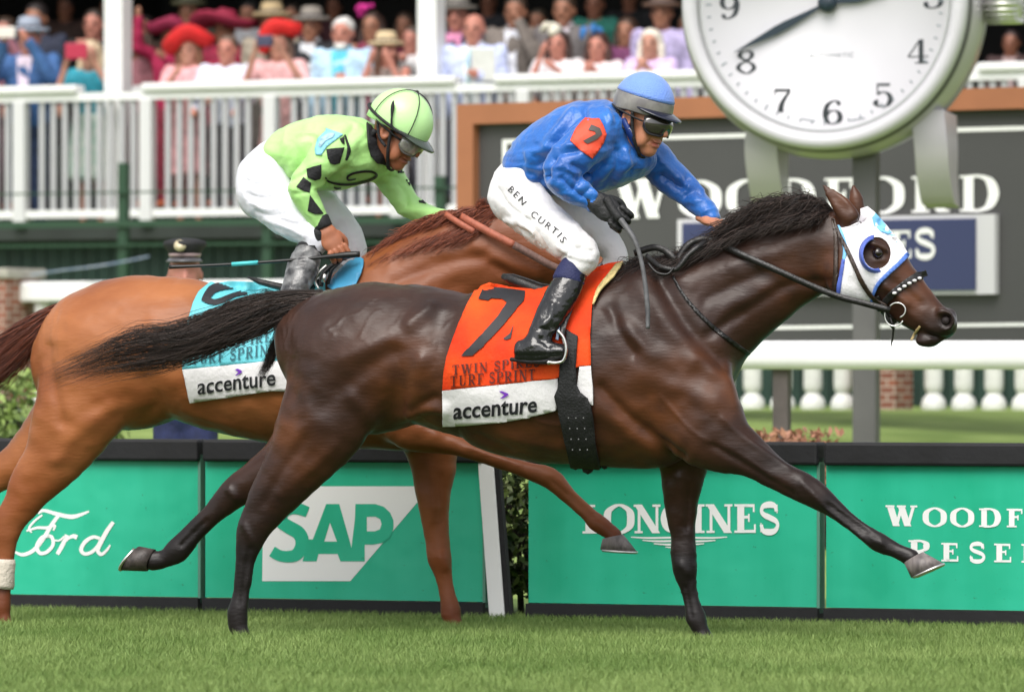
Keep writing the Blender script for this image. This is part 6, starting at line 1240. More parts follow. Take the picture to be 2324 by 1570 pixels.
    for i in range(24):
        a = 2 * math.pi * i / 24; p = Pp(Rr * 1.18, .02 + .138 * math.cos(a), -.30 + .138 * math.sin(a)); cr.tube([p - ex * .10, p + ex * .10], .011, 6)
    cr.obj('crown_knurling', M_STEEL, o, True)
    p = Pp(to(1934, 0)[0], 0, -.34); MB().slab(p - ex * .070, p + ex * .070, gz(p[1]) - .1, c[2] - Rr * .95, .12).obj('pole', mat('grey_pole', (.10, .097, .097), .45, var=.1, vscale=4), o, bevel=.01)
clock()
# ------------------------------------------------------------------ grandstand: deck, railing, columns, roof
DZ = 2.27
DA, DB = at(0, 849, 50.0), at(2323, 849, 46.0); dd = (DB - DA) / np.linalg.norm(DB - DA); dn = np.array([dd[1], -dd[0], 0])
def deck(px, off=0.0):
    r = ray(px, 849); p = DA + dn * off; t = ((p - CAM) @ dn) / (r @ dn); return CAM + t * r
dL, dR = deck(-900), deck(3200)
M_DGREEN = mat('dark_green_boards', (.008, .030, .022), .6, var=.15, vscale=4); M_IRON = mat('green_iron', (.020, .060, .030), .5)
gs = empty('grandstand', deck(1162) * np.array([1, 1, 0]) + np.array([0, 0, .8]), 'covered grandstand with a raised deck over dark green boarding', 'grandstand')
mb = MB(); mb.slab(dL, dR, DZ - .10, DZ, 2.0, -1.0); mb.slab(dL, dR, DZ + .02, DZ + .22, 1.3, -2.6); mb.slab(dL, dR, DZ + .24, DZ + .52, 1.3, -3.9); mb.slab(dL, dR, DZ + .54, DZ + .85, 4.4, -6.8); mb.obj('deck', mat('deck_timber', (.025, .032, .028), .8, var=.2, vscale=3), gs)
mb = MB(); x = dL.copy(); ln = np.linalg.norm(dR - dL); k = 0
while k * .12 < ln:
    p = dL + dd * (k * .12); mb.slab(p + dd * .006, p + dd * .114, .7, DZ - .105, .04, -.25); k += 1
mb.obj('skirt_boards', M_DGREEN, gs)
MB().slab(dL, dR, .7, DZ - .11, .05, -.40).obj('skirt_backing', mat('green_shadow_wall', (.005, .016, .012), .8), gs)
MB().slab(dL, dR, DZ + .86, 9.0, .2, -9.2).obj('back_wall', mat('interior_shade_wall', (.010, .009, .010), .8), gs)  # near-black colour stands for the shade behind the crowd
MB().slab(dL, dR, 6.2, 6.5, 8.2, -5.5).obj('roof', mat('dark_roof_soffit', (.03, .03, .032), .8), gs)  # added out of view, front edge placed so the back rows fall dark
MB().slab(dL, dL + dd * .2, DZ + .86, 6.2, 8.6, -4.8).obj('side_wall', MATS['interior_shade_wall'], gs)
MB().slab(dR - dd * .2, dR, DZ + .86, 6.2, 8.6, -4.8).obj('side_wall', MATS['interior_shade_wall'], gs)
for px in (268, 979):
    p = deck(px, -.22); pw = 48 * 49.5 / FD / 2
    MB().slab(p - dd * pw, p + dd * pw, DZ, 6.2, .17).obj('column', M_WHITE, gs, bevel=.008)
# white railing
rl = empty('deck_railing', deck(1162) * np.array([1, 1, 0]) + np.array([0, 0, DZ]), 'white picket railing along the front of the spectator deck', 'railing')
zt = CAM_H + (849 - 219) / FD * 50
MB().slab(dL, dR, zt - .055, zt + .01, .07).obj('top_rail', M_WHITE, rl)
for x0, x1 in ((-700, 182), (330, 1040), (1130, 1700), (2225, 2900)):
    MB().slab(deck(x0), deck(x1), zt + .012, zt + .075, .16).obj('drink_ledge', M_WHITE, rl, bevel=.015)
zb_ = CAM_H + (849 - 488) / FD * 50
MB().slab(dL, dR, zb_ - .03, zb_ + .03, .05).obj('bottom_rail', M_WHITE, rl)
pk = None; po_ = None; posts = [48, 335, 616, 725 + 180, 1190, 1475, 1760, 2045, 2330]
for px in posts:
    p = deck(px, .012)
    if po_ is None: po_ = MB().slab(p - dd * .053, p + dd * .053, zb_ - .10, zt - .056, .09).obj('post', mat('post_shade_grey', (.62, .62, .63), .5), rl); p0_ = p  # white posts toned down like the pickets, shade put into the colour
    else: o = po_.copy(); COL.objects.link(o); o.parent = rl; o.location = tuple(p - p0_)
px = -60.0
while px < 2400:
    if min(abs(px - q) for q in posts) > 26:
        p = deck(px)
        if pk is None: pk = MB().slab(p - dd * .023, p + dd * .023, zb_ + .031, zt - .056, .026).obj('picket', mat('picket_shade_grey', (.42, .42, .44), .5, var=.05, vscale=3), rl); k0 = p  # white pickets in a grey that carries the shade they stand in
        else: o = pk.copy(); COL.objects.link(o); o.parent = rl; o.location = tuple(p - k0)
    px += 26.0
q0, q1 = deck(-700, -1.25), deck(2900, -1.25); tag(MB().slab(q0, q1, 3.37, 3.47, .05).obj('back_rail', M_WHITE, None, loc=(q0 + q1) / 2 * np.array([1, 1, 0]) + np.array([0, 0, 3.37])), 'white rail running behind the front row of spectators', 'rail')
# green iron fence on the lawn in front of the stand
fo = empty('iron_fence', deck(400, 1.0) * np.array([1, 1, 0]) + np.array([0, 0, .8]), 'green iron fence with tall posts on the lawn before the stand', 'fence')
F_ = lambda px: deck(px, 1.0)
zf = lambda py, px: CAM_H + (849 - py) * (F_(px)[1] - CAM_Y) / FD
for px, top in ((281, 370), (608, 500), (1000, 400), (-60, 400)):
    p = F_(px); MB().slab(p - dd * .038, p + dd * .038, .7, zf(top, px), .06).obj('post', M_IRON, fo)
for py, h in ((437, .014), (508, .05), (556, .02)): MB().slab(F_(-200), F_(1060), zf(py, 300) - h/2, zf(py, 300) + h/2, .025, .05).obj('rail', M_IRON, fo)
# blue and white tape slung low
mb = MB(); mb.tube(catmull([at(70, 624, 45.5), at(140, 614, 45.5), at(220, 604, 45.6), at(300, 590, 45.8), at(336, 582, 45.9)], 5), .022, 8, flat=.3)
tag(mb.obj('barrier_tape', mat('blue_white_tape', (.16, .24, .36), .5, col2=(.40, .46, .55), vscale=14), None, True, loc=at(200, 606, 45.6)), 'pale blue barrier tape rising to the right before the green boarding', 'tape')
# ------------------------------------------------------------------ people
SKIN = {'fair': (.48, .23, .165), 'pink': (.47, .19, .14), 'tan': (.34, .15, .09), 'deep': (.22, .085, .05)}
def figure(label, base, H, yaw, skin, top, bottom, dress=False, hair=None, hairlen=0, hat=None, pitch=0., hatc=None, arms='down', shirt=None, tie=None, female=False, lean=0., seed=0, group='spectators on the grandstand deck', sleeveless=False, turn=0., brim=.24, tilt=0., pattern=None, eyes=True):
    """a standing person: one continuous body mesh, clothes, hair and hat as children"""
    ex = np.array([math.cos(yaw), -math.sin(yaw), 0]); ef = np.array([-math.sin(yaw), -math.cos(yaw), 0]); ez = np.array([0, 0, 1.0]); base = np.array(base, float)
    q = lambda x, f, z: base + (ex * x + ef * (f + lean * max(0, z - .5)) + ez * z) * H
    root = empty('person', base, label, 'person', group); HS = H * 1.12
    sw = .122 if not female else .104
    J = {'down': [(.135, .0, .66), (.140, .05, .50)], 'phone': [(.155, .10, .72), (.060, .20, .905)], 'face': [(.125, .12, .70), (.05, .14, .875)], 'clasp': [(.125, .08, .70), (.015, .17, .80)],
         'paper': [(.150, .03, .67), (.06, .17, .70)], 'rail': [(.15, .06, .68), (.12, .20, .60)], 'up': [(.17, .08, .86), (.16, .10, 1.02)], 'hip': [(.17, -.01, .66), (.10, .07, .60)]}
    aL, aR = arms if isinstance(arms, tuple) else (arms, arms)
    A = {}
    for s, a in ((-1, aL), (1, aR)): A[s] = [(s * sw, 0, .815)] + [(s * x, f, z) for x, f, z in J[a]]
    h = .020
    def fld(): return Field(base + np.array([-.36 * H - .1, -.36 * H - .1, -.03]), base + np.array([.36 * H + .1, .36 * H + .1, 1.14 * H]), h)
    tor = [(0, 0, .50, .070, .088), (0, .005, .60, .062, .080 if female else .086), (0, .012, .70, .070, .090 if female else .100), (0, .008, .78, .066, .112 if not female else .100), (0, 0, .83, .040, .070)]
    def torso(fl, g, z0=0):
        T = [t for t in tor if t[2] >= z0]; fl.chain([q(*t[:3]) for t in T], [(t[3] + g) * H for t in T], [(t[4] * 1.1 + g) * H for t in T], ex, .03, 3, cap=.5)
    def arm(fl, s, g, frac=1.0):
        P_ = [np.array(a) for a in A[s]]; pts = [P_[0], (P_[0] + P_[1]) / 2, P_[1], P_[1] + (P_[2] - P_[1]) * .5, P_[1] + (P_[2] - P_[1]) * .93]; r = [.034, .030, .027, .025, .021]
        k = 5 if frac >= 1 else (3 if frac > .4 else 2)
        fl.chain([q(*p) for p in pts[:k]], [(v + g) * H for v in r[:k]], [(v + g) * H for v in r[:k]], ex, .025, 2)
    def legs(fl, g):
        for s in (-1, 1): fl.chain([q(s*.045, 0, .50), q(s*.05, .01, .28), q(s*.05, -.005, .05)], [(.055 + g)*H, (.038 + g)*H, (.024 + g)*H], [(.052 + g)*H, (.038 + g)*H, (.024 + g)*H], ex, .02, 3)
    # body
    fl = fld(); torso(fl, -.006); legs(fl, -.006)
    for s in (-1, 1):
        arm(fl, s, -.006); hd = np.array(A[s][2]); el = np.array(A[s][1]); d = (hd - el) / np.linalg.norm(hd - el)
        fl.chain([q(*hd), q(*(hd + d * .03)), q(*(hd + d * .055))], [.022*H, .025*H, .016*H], [.018*H, .017*H, .013*H], ex, .012, 2)
        fl.chain([q(*(hd + d*.012)), q(*(hd + d*.03 + np.array([-s*.02, .012, .004])))], [.010*H, .008*H], [.010*H, .008*H], ex, .008, 1)
        fl.chain([q(s*.05, -.01, .018), q(s*.055, .06, .014)], [.020*H, .014*H], [.024*H, .024*H], ex, .015, 1)
    ct, st_ = math.cos(turn), math.sin(turn); hx = ex * ct + ef * st_; hf = ef * ct - ex * st_; hc = q(0, .015, .918); Mh = np.stack([hx, hf, ez], 1); hq = lambda x, f, z: hc + Mh @ (np.array([x, f, z]) * HS)
    fl.chain([q(0, 0, .82), hq(0, -.008, -.03)], [.034*HS, .032*HS], [.034*HS, .032*HS], ex, .03, 1)
    fl.ell(hq(0, -.004, .018), np.array([.044, .054, .050]) * HS, Mh, .02); fl.ell(hq(0, .014, -.022), np.array([.036, .040, .048]) * HS, Mh, .02); fl.ell(hq(0, .036, -.055), np.array([.018, .014, .012]) * HS, Mh, .012)
    fl.chain([hq(0, .050, .012), hq(0, .062, -.012)], [.007*HS, .010*HS], [.007*HS, .010*HS], hx, .012, 1)
    for s in (-1, 1): fl.ell(hq(s*.046, -.004, -.004), np.array([.008, .014, .020]) * HS, Mh, .008); fl.ell(hq(s*.018, .050, .008), np.array([.011, .010, .006]) * HS, Mh, .010, True)
    fl.chain([hq(-.014, .050, -.038), hq(.014, .050, -.038)], [.004*HS]*2, [.006*HS]*2, hf, .008, 1, carve=True)
    for s in ((-1, 1) if eyes else ()):
        ey = MB(); ey.lathe([(.0004*H, -.007*H), (.009*H, -.004*H), (.012*H, 0), (.009*H, .004*H), (.0004*H, .007*H)], hq(s*.019, .0465, .008), 8, Mh); ey.obj('eye', mat('dark_eye', (.035, .018, .012), .3), root, True)
    V, F = fl.mesh(1); mk('body', V, F, mat('skin_' + skin, SKIN[skin], .55, var=.08, vscale=20), root)
    def cm(c): return mat('cloth_%d_%d_%d' % tuple(int(x * 999) for x in c), c, .8, var=.24, vscale=22, bump=.5, bscale=30)
    # clothes
    fl = fld(); torso(fl, .006 if not (shirt or tie) else .012, .0 if not dress else .5)
    for s in (-1, 1):
        if not sleeveless: arm(fl, s, .007, .7 if (female and dress) else 1.0)
    if dress:
        fl.chain([q(0, 0, .56), q(0, 0, .44), q(0, 0, .28)], [.072*H, .092*H, .105*H], [.090*H, .108*H, .118*H], ex, .03, 3, cap=.2)
    fl.ell(hc, np.array([.06, .08, .080]) * HS, Mh, .004, True)
    V, F = fl.mesh(1); N = normals(V, F); V = V + N * (.007 * noise3(V * 16, seed))[:, None]
    tm = pattern if pattern is not None else cm(top)
    mk('dress' if dress else ('jacket' if shirt else 'shirt'), V, F, tm, root)
    if not dress:
        fl = fld(); legs(fl, .012); fl.chain([q(0, 0, .53), q(0, 0, .47)], [.078*H, .074*H], [.092*H, .092*H], ex, .03, 1, cap=.5); V, F = fl.mesh(1); mk('trousers', V, F, cm(bottom), root)
    for s in (-1, 1):
        fl = Field(q(s*.055, .02, 0) - .2, q(s*.055, .02, .05) + .2, .014); fl.chain([q(s*.05, -.018, .022), q(s*.055, .062, .016)], [.026*H, .020*H], [.030*H, .030*H], ex, .015, 1); V, F = fl.mesh(1); mk('shoe', V, F, cm((.02, .015, .012) if not female else (.45, .12, .05)), root)
    if shirt:
        mb = MB(); mb.add([q(-.040, .075, .835), q(.040, .075, .835), q(.026, .100, .70), q(.030, .092, .54), q(-.030, .092, .54), q(-.026, .100, .70)], [(0, 1, 2, 5), (5, 2, 3, 4)]); o = mb.obj('shirt_front', cm(shirt), root); m_ = o.modifiers.new('s', 'SOLIDIFY'); m_.thickness = .03; m_.offset = 1
        mb = MB(); mb.lathe([(.040*H, -.012*H), (.046*H, 0), (.040*H, .016*H)], q(0, .004, .852), 14); mb.obj('collar', cm(shirt), root, True)
    if tie: mb = MB(); mb.tube([q(0, .092, .83), q(0, .116, .74), q(0, .112, .60)], [.010*H, .018*H, .022*H], 6, flat=.35); mb.obj('tie', cm(tie), root, True)
    if hair is not None:
        fl = fld(); fl.ell(hq(0, -.012, .028), np.array([.050, .056, .050]) * HS, Mh, .01)
        if hairlen > 0:
            for s in (-1, 1): fl.chain([hq(s*.036, -.012, .03), hq(s*.050, -.012, -.02), hq(s*.052, .0, -.05 - hairlen)], [.026*HS, .026*HS, .018*HS], [.018*HS, .020*HS, .016*HS], hx, .015, 2)
            fl.chain([hq(0, -.04, .02), hq(0, -.05, -.05 - hairlen)], [.03*HS, .022*HS], [.045*HS, .04*HS], hx, .02, 2)
        fl.ell(hq(0, .040, -.018), np.array([.040, .034, .052]) * HS, Mh, .006, True)
        V, F = fl.mesh(1); N = normals(V, F); V = V + N * (.006 * noise3(V * 30, seed + 2))[:, None]; mk('hair', V, F, mat('hair_%d_%d_%d' % tuple(int(x*999) for x in hair), hair, .5, var=.3, vscale=30, bump=.5, bscale=60), root)
    if hat:
        tl = tilt; up = ez * math.cos(tl) + hx * math.sin(tl); sx = hx * math.cos(tl) - ez * math.sin(tl); fw_ = hf * math.cos(pitch) + up * math.sin(pitch); up = up * math.cos(pitch) - hf * math.sin(pitch); Mt = np.stack([sx, fw_, up], 1); hmat = mat('hat_%d_%d_%d' % tuple(int(x*999) for x in hatc), hatc, .75, var=.12, vscale=14, bump=.5, bscale=80); c0 = hq(0, -.005, .036)
        if hat == 'fascinator':
            rg = np.random.default_rng(seed); mb = MB()
            for i in range(7):
                d = rg.normal(size=3); d[2] = abs(d[2]); d /= np.linalg.norm(d); p = hq(-.03, -.005, .06) + d * .05 * HS; mb.lathe([(.001, -.012*HS), (.022*HS, -.004*HS), (.026*HS, .004*HS), (.001, .012*HS)], p, 8, np.stack([np.cross(d, ez + .01), np.cross(d, np.cross(d, ez + .01)), d], 1))
            mb.obj('fascinator', hmat, root, True)
        elif hat == 'brim':
            n = 36; V = []; prof = [(.030, .066), (.048, .058), (.056, .034), (.060, .010), (brim*.6, .006), (brim*.88, .016), (brim, .042), (brim*1.01, .030), (brim*.9, -.002), (brim*.6, -.014), (.052, -.012)]
            for r_, z in prof:
                for k in range(n):
                    a = 2*math.pi*k/n; wv = .012 * math.sin(3*a + seed) * r_ / brim - .03 * (math.cos(a)**2) * r_ / brim; V.append(c0 + Mt @ (np.array([r_*math.cos(a), r_*math.sin(a)*.9, z + wv]) * HS))
            F = [(i*n+k, i*n+(k+1) % n, (i+1)*n+(k+1) % n, (i+1)*n+k) for i in range(len(prof)-1) for k in range(n)] + [tuple(range(n))[::-1]]; mk('hat', V, F, hmat, root)
        else:
            b_ = .085 if hat == 'fedora' else .062
            mb = MB(); mb.lathe([(.004*HS, .058*HS), (.030*HS, .064*HS), (.044*HS, .058*HS), (.052*HS, .030*HS), (.056*HS, .004*HS), (b_*HS, .004*HS), (b_*1.04*HS, .012*HS), (b_*1.02*HS, -.001*HS), (.052*HS, -.006*HS)], c0, 24, Mt); o = mb.obj('hat', hmat, root, True)
            mb = MB(); mb.lathe([(.0555*HS, .008*HS), (.0575*HS, .010*HS), (.0560*HS, .024*HS), (.054*HS, .024*HS)], c0, 24, Mt); mb.obj('hat_band', cm((.03, .03, .04)), o, True)
    return root, q, hq
def stand_at(px, ytop, row):
    off = (-.34, -2.3, -3.6, -5.0)[row]; z = DZ + (0, .22, .52, .85)[row]; p = deck(px, off); d = p[1] - CAM_Y; p[2] = z
    return p, CAM_H + (849 - ytop) * d / FD - z
YW = math.atan2(-dd[1], dd[0])
FLORAL = mat('mint_floral', (.30, .48, .40), .8, col2=(.62, .66, .60), vscale=26, detail=6); CHECK = mat('pale_print_shirt', (.52, .60, .78), .8, col2=(.74, .77, .84), vscale=60); SPOT = mat('dark_spotted_top', (.05, .035, .03), .8, col2=(.42, .32, .28), vscale=60)
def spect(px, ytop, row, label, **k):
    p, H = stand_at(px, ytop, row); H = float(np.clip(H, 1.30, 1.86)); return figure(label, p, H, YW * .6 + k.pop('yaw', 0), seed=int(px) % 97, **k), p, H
BL = (.06, .14, .36)
crowd = [
 (68, 52, 0, 'man in blue blazer and grey hat photographing with both hands, far left of the deck', dict(skin='pink', top=(.045, .12, .30), bottom=(.03, .05, .12), shirt=(.72, .60, .72), hat='fedora', hatc=(.30, .34, .42), arms='phone', hair=(.10, .08, .07))),
 (208, 92, 0, 'blonde woman in teal top and mint floral dress, red phone raised, by the column', dict(skin='fair', top=(.02, .25, .33), bottom=(.3, .5, .4), dress=True, female=True, hair=(.55, .42, .28), hairlen=.06, arms='phone', pattern=None)),
 (430, 82, 0, 'woman in a level wide red hat and pink dress', dict(skin='fair', top=(.72, .36, .38), bottom=(.5, .1, .1), dress=True, female=True, hair=(.20, .09, .05), hairlen=.05, hat='brim', hatc=(.62, .012, .014), brim=.128, tilt=-.25, pitch=.30, arms=('clasp', 'rail'))),
 (518, 80, 0, 'young man bareheaded in a pale blue patterned shirt', dict(skin='pink', top=(.6, .66, .8), bottom=(.03, .03, .04), hair=(.10, .06, .04), arms='rail', pattern=CHECK)),
 (636, 68, 0, 'woman in a steeply tilted red hat and pink dress taking a photograph', dict(skin='fair', top=(.74, .42, .42), bottom=(.5, .1, .1), dress=True, female=True, hair=(.12, .07, .05), hairlen=.05, hat='brim', hatc=(.66, .014, .012), brim=.118, tilt=-.55, pitch=.25, arms='phone')),
 (780, 40, 0, 'grey bearded bareheaded man in pale blue jacket and turquoise shirt', dict(skin='pink', top=(.42, .60, .76), bottom=(.25, .28, .32), shirt=(.10, .50, .66), hair=(.62, .60, .58), arms=('down', 'paper'))),
 (880, 84, 0, 'brown haired woman in straw hat and sleeveless spotted top with hands at her face', dict(skin='pink', top=(.1, .08, .07), bottom=(.06, .05, .05), dress=True, female=True, sleeveless=True, hair=(.13, .055, .03), hairlen=.10, hat='fedora', hatc=(.60, .46, .28), arms='face', pattern=SPOT, turn=-.9)),
 (708, 28, 1, 'man in grey flat hat, black suit and white open shirt behind the front row', dict(skin='tan', top=(.012, .012, .016), bottom=(.015, .015, .02), shirt=(.70, .72, .76), hat='fedora', hatc=(.26, .23, .20), arms='down')),
 (618, 18, 1, 'man in tan straw hat and khaki shirt behind the tilted red hat', dict(skin='tan', top=(.36, .31, .24), bottom=(.08, .07, .06), hat='fedora', hatc=(.48, .36, .20), arms='down', hair=(.08, .05, .03))),
 (846, 28, 1, 'dark haired woman in maroon dress with a magenta flower fascinator', dict(skin='tan', top=(.16, .02, .05), bottom=(.1, .02, .03), dress=True, female=True, sleeveless=True, hair=(.04, .02, .015), hairlen=.06, hat='fascinator', hatc=(.70, .03, .30))),
 (936, 60, 1, 'person in a white shirt half hidden beside the right column', dict(skin='pink', top=(.68, .66, .66), bottom=(.1, .1, .12), hair=(.06, .04, .03), arms='clasp')),
 (920, 30, 2, 'woman in a crimson wrap far back beside the right column', dict(skin='tan', top=(.22, .015, .06), bottom=(.1, .02, .03), dress=True, female=True, hair=(.05, .03, .02), hairlen=.04, arms='clasp')),
 (1078, 30, 0, 'bald man in pale blue blazer and white shirt holding a paper programme', dict(skin='pink', top=(.50, .55, .78), bottom=(.5, .5, .55), shirt=(.74, .78, .84), tie=(.40, .70, .70), arms=('down', 'paper'))),
 (1040, 2, 1, 'man in grey hat and navy suit with a pink shirt', dict(skin='pink', top=(.025, .025, .06), bottom=(.02, .02, .04), shirt=(.66, .25, .42), hat='fedora', hatc=(.22, .20, .17))),
 (1172, -8, 1, 'tall man in taupe blazer and white shirt with a hand at his mouth', dict(skin='tan', top=(.20, .17, .15), bottom=(.1, .09, .08), shirt=(.72, .73, .80), hair=(.05, .03, .02), arms=('down', 'face'))),
 (1268, 68, 0, 'dark haired woman in white dress with a cream flower fascinator', dict(skin='pink', top=(.74, .70, .72), bottom=(.7, .7, .7), dress=True, female=True, hair=(.045, .022, .018), hairlen=.11, hat='fascinator', hatc=(.74, .70, .58), arms=('face', 'clasp'))),
 (1358, 74, 0, 'long haired woman in cream dress with a blue and green feather fascinator', dict(skin='pink', top=(.76, .66, .66), bottom=(.7, .7, .7), dress=True, female=True, hair=(.055, .02, .015), hairlen=.13, hat='fascinator', hatc=(.03, .16, .44), arms='clasp')),
 (1478, 66, 0, 'white haired woman in lavender jacket with clasped hands', dict(skin='fair', top=(.60, .46, .74), bottom=(.5, .4, .6), dress=True, female=True, hair=(.70, .64, .55), hairlen=.03, arms='clasp')),
 (1504, -4, 1, 'man in brown hat and lavender shirt behind the white haired woman', dict(skin='tan', top=(.44, .38, .60), bottom=(.2, .2, .25), hat='fedora', hatc=(.16, .09, .06))),
 (1282, -12, 1, 'man in grey suit and dark tie behind the cream fascinator', dict(skin='tan', top=(.15, .135, .135), bottom=(.1, .1, .1), shirt=(.6, .55, .6), tie=(.05, .02, .03), hair=(.05, .03, .02))),
 (1352, -20, 2, 'person in a green and teal outfit high behind the feather fascinator', dict(skin='deep', top=(.02, .16, .12), bottom=(.02, .1, .1), hair=(.02, .015, .01), dress=True, female=True)),
 (1560, 40, 2, 'man in pale grey blazer beside the giant watch', dict(skin='tan', top=(.34, .33, .36), bottom=(.2, .2, .2), hair=(.1, .07, .05), shirt=(.6, .6, .62))),
 (84, 8, 1, 'dark haired man in a navy jacket behind the man with the blue blazer', dict(skin='tan', top=(.02, .025, .05), bottom=(.02, .02, .03), hair=(.02, .015, .015))),
 (14, 40, 1, 'person in a mauve top raising an arm at the left edge', dict(skin='pink', top=(.34, .14, .18), bottom=(.1, .05, .06), hair=(.05, .03, .02), arms='phone', female=True)),
 (216, 22, 1, 'flushed man in a black shirt behind the blonde woman', dict(skin='pink', top=(.012, .012, .014), bottom=(.01, .01, .01), hair=(.03, .02, .015), arms='clasp')),
 (392, 50, 1, 'woman in crimson jacket and wine coloured hat holding up a hand', dict(skin='tan', top=(.34, .010, .06), bottom=(.2, .02, .04), female=True, hat='brim', hatc=(.28, .015, .06), brim=.13, tilt=.1, hair=(.05, .03, .02), arms=('up', 'clasp'))),
 (512, 34, 1, 'woman in a broad dark crimson hat behind the patterned shirt', dict(skin='tan', top=(.28, .012, .045), bottom=(.2, .02, .04), female=True, dress=True, hat='brim', hatc=(.26, .010, .04), brim=.17, tilt=.05, hair=(.05, .03, .02))),
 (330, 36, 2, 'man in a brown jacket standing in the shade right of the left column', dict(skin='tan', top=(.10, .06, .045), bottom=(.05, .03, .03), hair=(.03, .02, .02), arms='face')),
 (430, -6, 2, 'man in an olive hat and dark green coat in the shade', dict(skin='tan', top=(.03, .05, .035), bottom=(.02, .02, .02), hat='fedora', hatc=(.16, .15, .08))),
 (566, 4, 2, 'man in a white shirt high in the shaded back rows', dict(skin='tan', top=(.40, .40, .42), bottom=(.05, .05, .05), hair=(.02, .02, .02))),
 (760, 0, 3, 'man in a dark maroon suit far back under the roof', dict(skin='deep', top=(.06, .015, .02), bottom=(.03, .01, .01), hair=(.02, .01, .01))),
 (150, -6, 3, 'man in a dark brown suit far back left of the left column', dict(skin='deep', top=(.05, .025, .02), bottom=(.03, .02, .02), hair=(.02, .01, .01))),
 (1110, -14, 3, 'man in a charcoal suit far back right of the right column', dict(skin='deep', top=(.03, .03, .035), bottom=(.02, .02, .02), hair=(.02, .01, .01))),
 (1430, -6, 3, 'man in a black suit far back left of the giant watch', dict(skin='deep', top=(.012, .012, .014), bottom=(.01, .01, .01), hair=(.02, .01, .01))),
 (300, 70, 1, 'woman in a dusky pink top half behind the left column', dict(skin='tan', top=(.30, .12, .14), bottom=(.1, .05, .05), female=True, hair=(.06, .03, .02), hairlen=.05)),
 (664, 10, 2, 'woman in a burgundy dress in the shade behind the khaki shirt', dict(skin='tan', top=(.12, .012, .03), bottom=(.1, .01, .02), female=True, dress=True, hair=(.03, .02, .015), hairlen=.06)),
 (1000, 62, 2, 'man in a cream jacket mostly hidden by the right column', dict(skin='pink', top=(.42, .38, .32), bottom=(.2, .2, .2), hair=(.2, .15, .1))),
 (1222, 20, 2, 'man in a dark blue blazer behind the taupe blazer', dict(skin='tan', top=(.02, .03, .08), bottom=(.02, .02, .03), hair=(.04, .03, .02), shirt=(.5, .5, .56))),
 (1424, 40, 1, 'woman in a plum top between the cream dress and the lavender shirt', dict(skin='tan', top=(.14, .03, .10), bottom=(.05, .02, .04), female=True, hair=(.05, .025, .015), hairlen=.05)),
 (246, -4, 3, 'man in a black jacket far back beside the left column', dict(skin='deep', top=(.02, .02, .022), bottom=(.01, .01, .01), hair=(.015, .01, .01))),
 (2296, 70, 1, 'man in a dark brown coat at the right edge beyond the watch', dict(skin='deep', top=(.05, .025, .025), bottom=(.02, .02, .02), hair=(.02, .01, .01), shirt=(.4, .3, .3))),
]
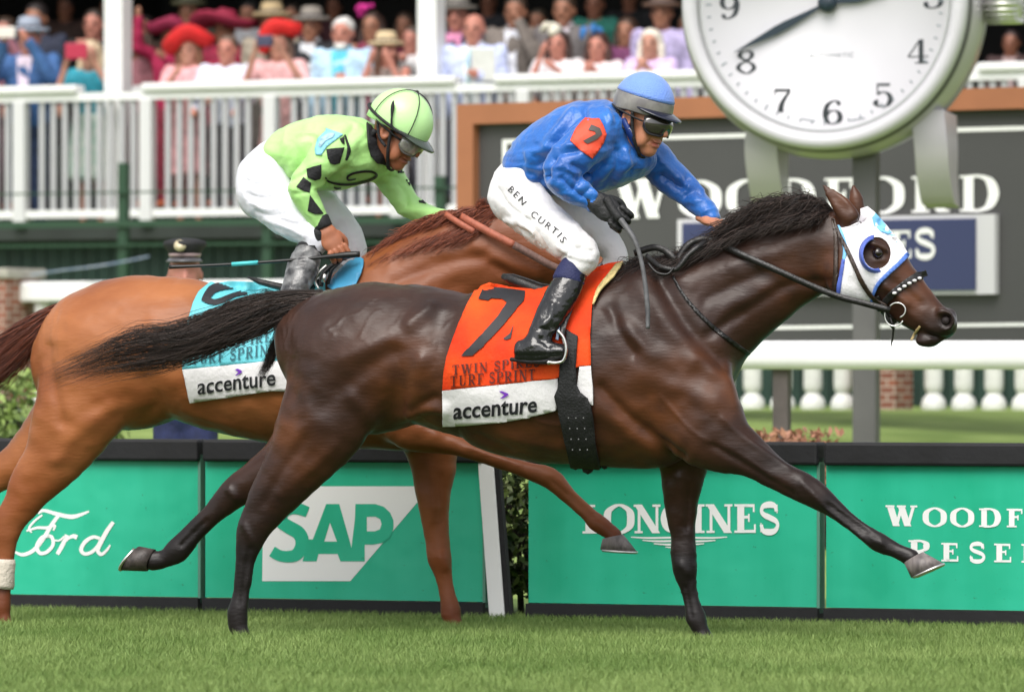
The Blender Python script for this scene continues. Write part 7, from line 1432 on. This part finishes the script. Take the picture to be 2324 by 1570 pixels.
for px, yt, row, lab, k in crowd:
    (rt, q, hq), p, H = spect(px, yt, row, lab, **k)
    if px == 208:      # the floral skirt
        ex = np.array([math.cos(YW*.6), -math.sin(YW*.6), 0]); fl = Field(p + [-.5, -.5, .3], p + [.5, .5, 1.3], .02); fl.chain([q(0, .0, .60), q(0, 0, .46), q(0, 0, .27)], [.082*H, .108*H, .125*H], [.10*H, .125*H, .14*H], ex, .03, 3, cap=.2); V, F = fl.mesh(1); mk('skirt', V, F, FLORAL, rt)
        tag(MB().box(q(0, .24, .93), .19, .02, .13, -YW * .6).obj('phone', mat('red_phone_case', (.42, .02, .06), .4), None, loc=q(0, .24, .93), bevel=.008), 'red phone held up by the blonde woman in teal', 'phone')
    if px == 68: tag(MB().box(q(-.03, .25, .94), .16, .02, .09, -YW * .6).obj('phone', mat('white_phone_case', (.72, .66, .62), .4), None, loc=q(-.03, .25, .94), bevel=.006), 'white phone held up by the man in the blue blazer', 'phone')
    if px == 636: tag(MB().box(q(0, .25, .93), .13, .05, .09, -YW * .6).obj('camera', mat('dark_camera', (.05, .05, .10), .4), None, loc=q(0, .25, .93), bevel=.01), 'small dark camera held by the woman in the tilted red hat', 'camera')
    if px == 1078: tag(MB().box(q(.09, .165, .745), .19, .010, .25, -YW * .6 + .1).obj('programme', mat('programme_paper', (.55, .56, .53), .7, col2=(.62, .63, .6), vscale=20), None, loc=q(.09, .165, .745)), 'paper race programme held open by the bald man', 'programme')
    if px == 780:
        ex = np.array([math.cos(YW*.6), -math.sin(YW*.6), 0]); fl = Field(hq(0, 0, -.05) - .16, hq(0, 0, -.05) + .16, .014); fl.ell(hq(0, .024, -.052), np.array([.036, .034, .030]) * H, None, .01); fl.ell(hq(0, .054, -.034), np.array([.016, .02, .008]) * H, None, .006, True); V, F = fl.mesh(1); mk('beard', V, F, MATS['hair_619_599_579'], rt)
# ---- officer in a peaked cap behind the boards
p = at(422, 849, 30.2); p[2] = gz(p[1]); H = CAM_H + (849 - 566) * 30.2 / FD - p[2]
(rt, q, hq) = figure('officer in navy uniform and black peaked cap with a pale badge behind the boards', p, H, R(10), 'pink', (.016, .022, .085), (.016, .022, .08), arms='down', group=None, turn=-.25, eyes=False)
capc = hq(0, .0, .050); mb = MB(); mb.lathe([(.045*H, 0), (.050*H, .012*H), (.070*H, .040*H), (.066*H, .052*H), (.03*H, .060*H), (.002, .062*H)], capc, 28); cp = mb.obj('cap', M_BLACKCLOTH, rt, True)
mb = MB(); mb.lathe([(.0462*H, .001*H), (.0505*H, .004*H), (.0520*H, .012*H), (.047*H, .013*H)], capc, 28); mb.obj('cap_band', mat('pink_grey_band', (.42, .30, .30), .5), cp, True)
mb = MB(); n = 14; V = []; 
for t in (0, 1):
    for i in range(n):
        a = R(-70) + R(140) * i / (n - 1); V.append(capc + (np.array([math.sin(a) * (.048 + .012 * t), -math.cos(a) * (.048 + .040 * t * math.cos(a * .9)), -.004 - .012 * t]) * H))
o = mk('cap_peak', V, [(i, i+1, n+i+1, n+i) for i in range(n-1)], mat('grey_peak', (.10, .10, .11), .3), cp); m_ = o.modifiers.new('s', 'SOLIDIFY'); m_.thickness = .006
mb = MB(); bc = capc + np.array([-.012, -.066, .036]) * H
mb.lathe([(.001, -.004), (.018*H, -.002), (.020*H, .002), (.001, .006)], bc, 12, np.stack([np.array([1, 0, 0.]), np.array([0, .3, .95]), np.array([0, -.95, .3])], 1)); mb.obj('cap_badge', mat('pale_gold_badge', (.72, .62, .42), .35, .3), cp, True)
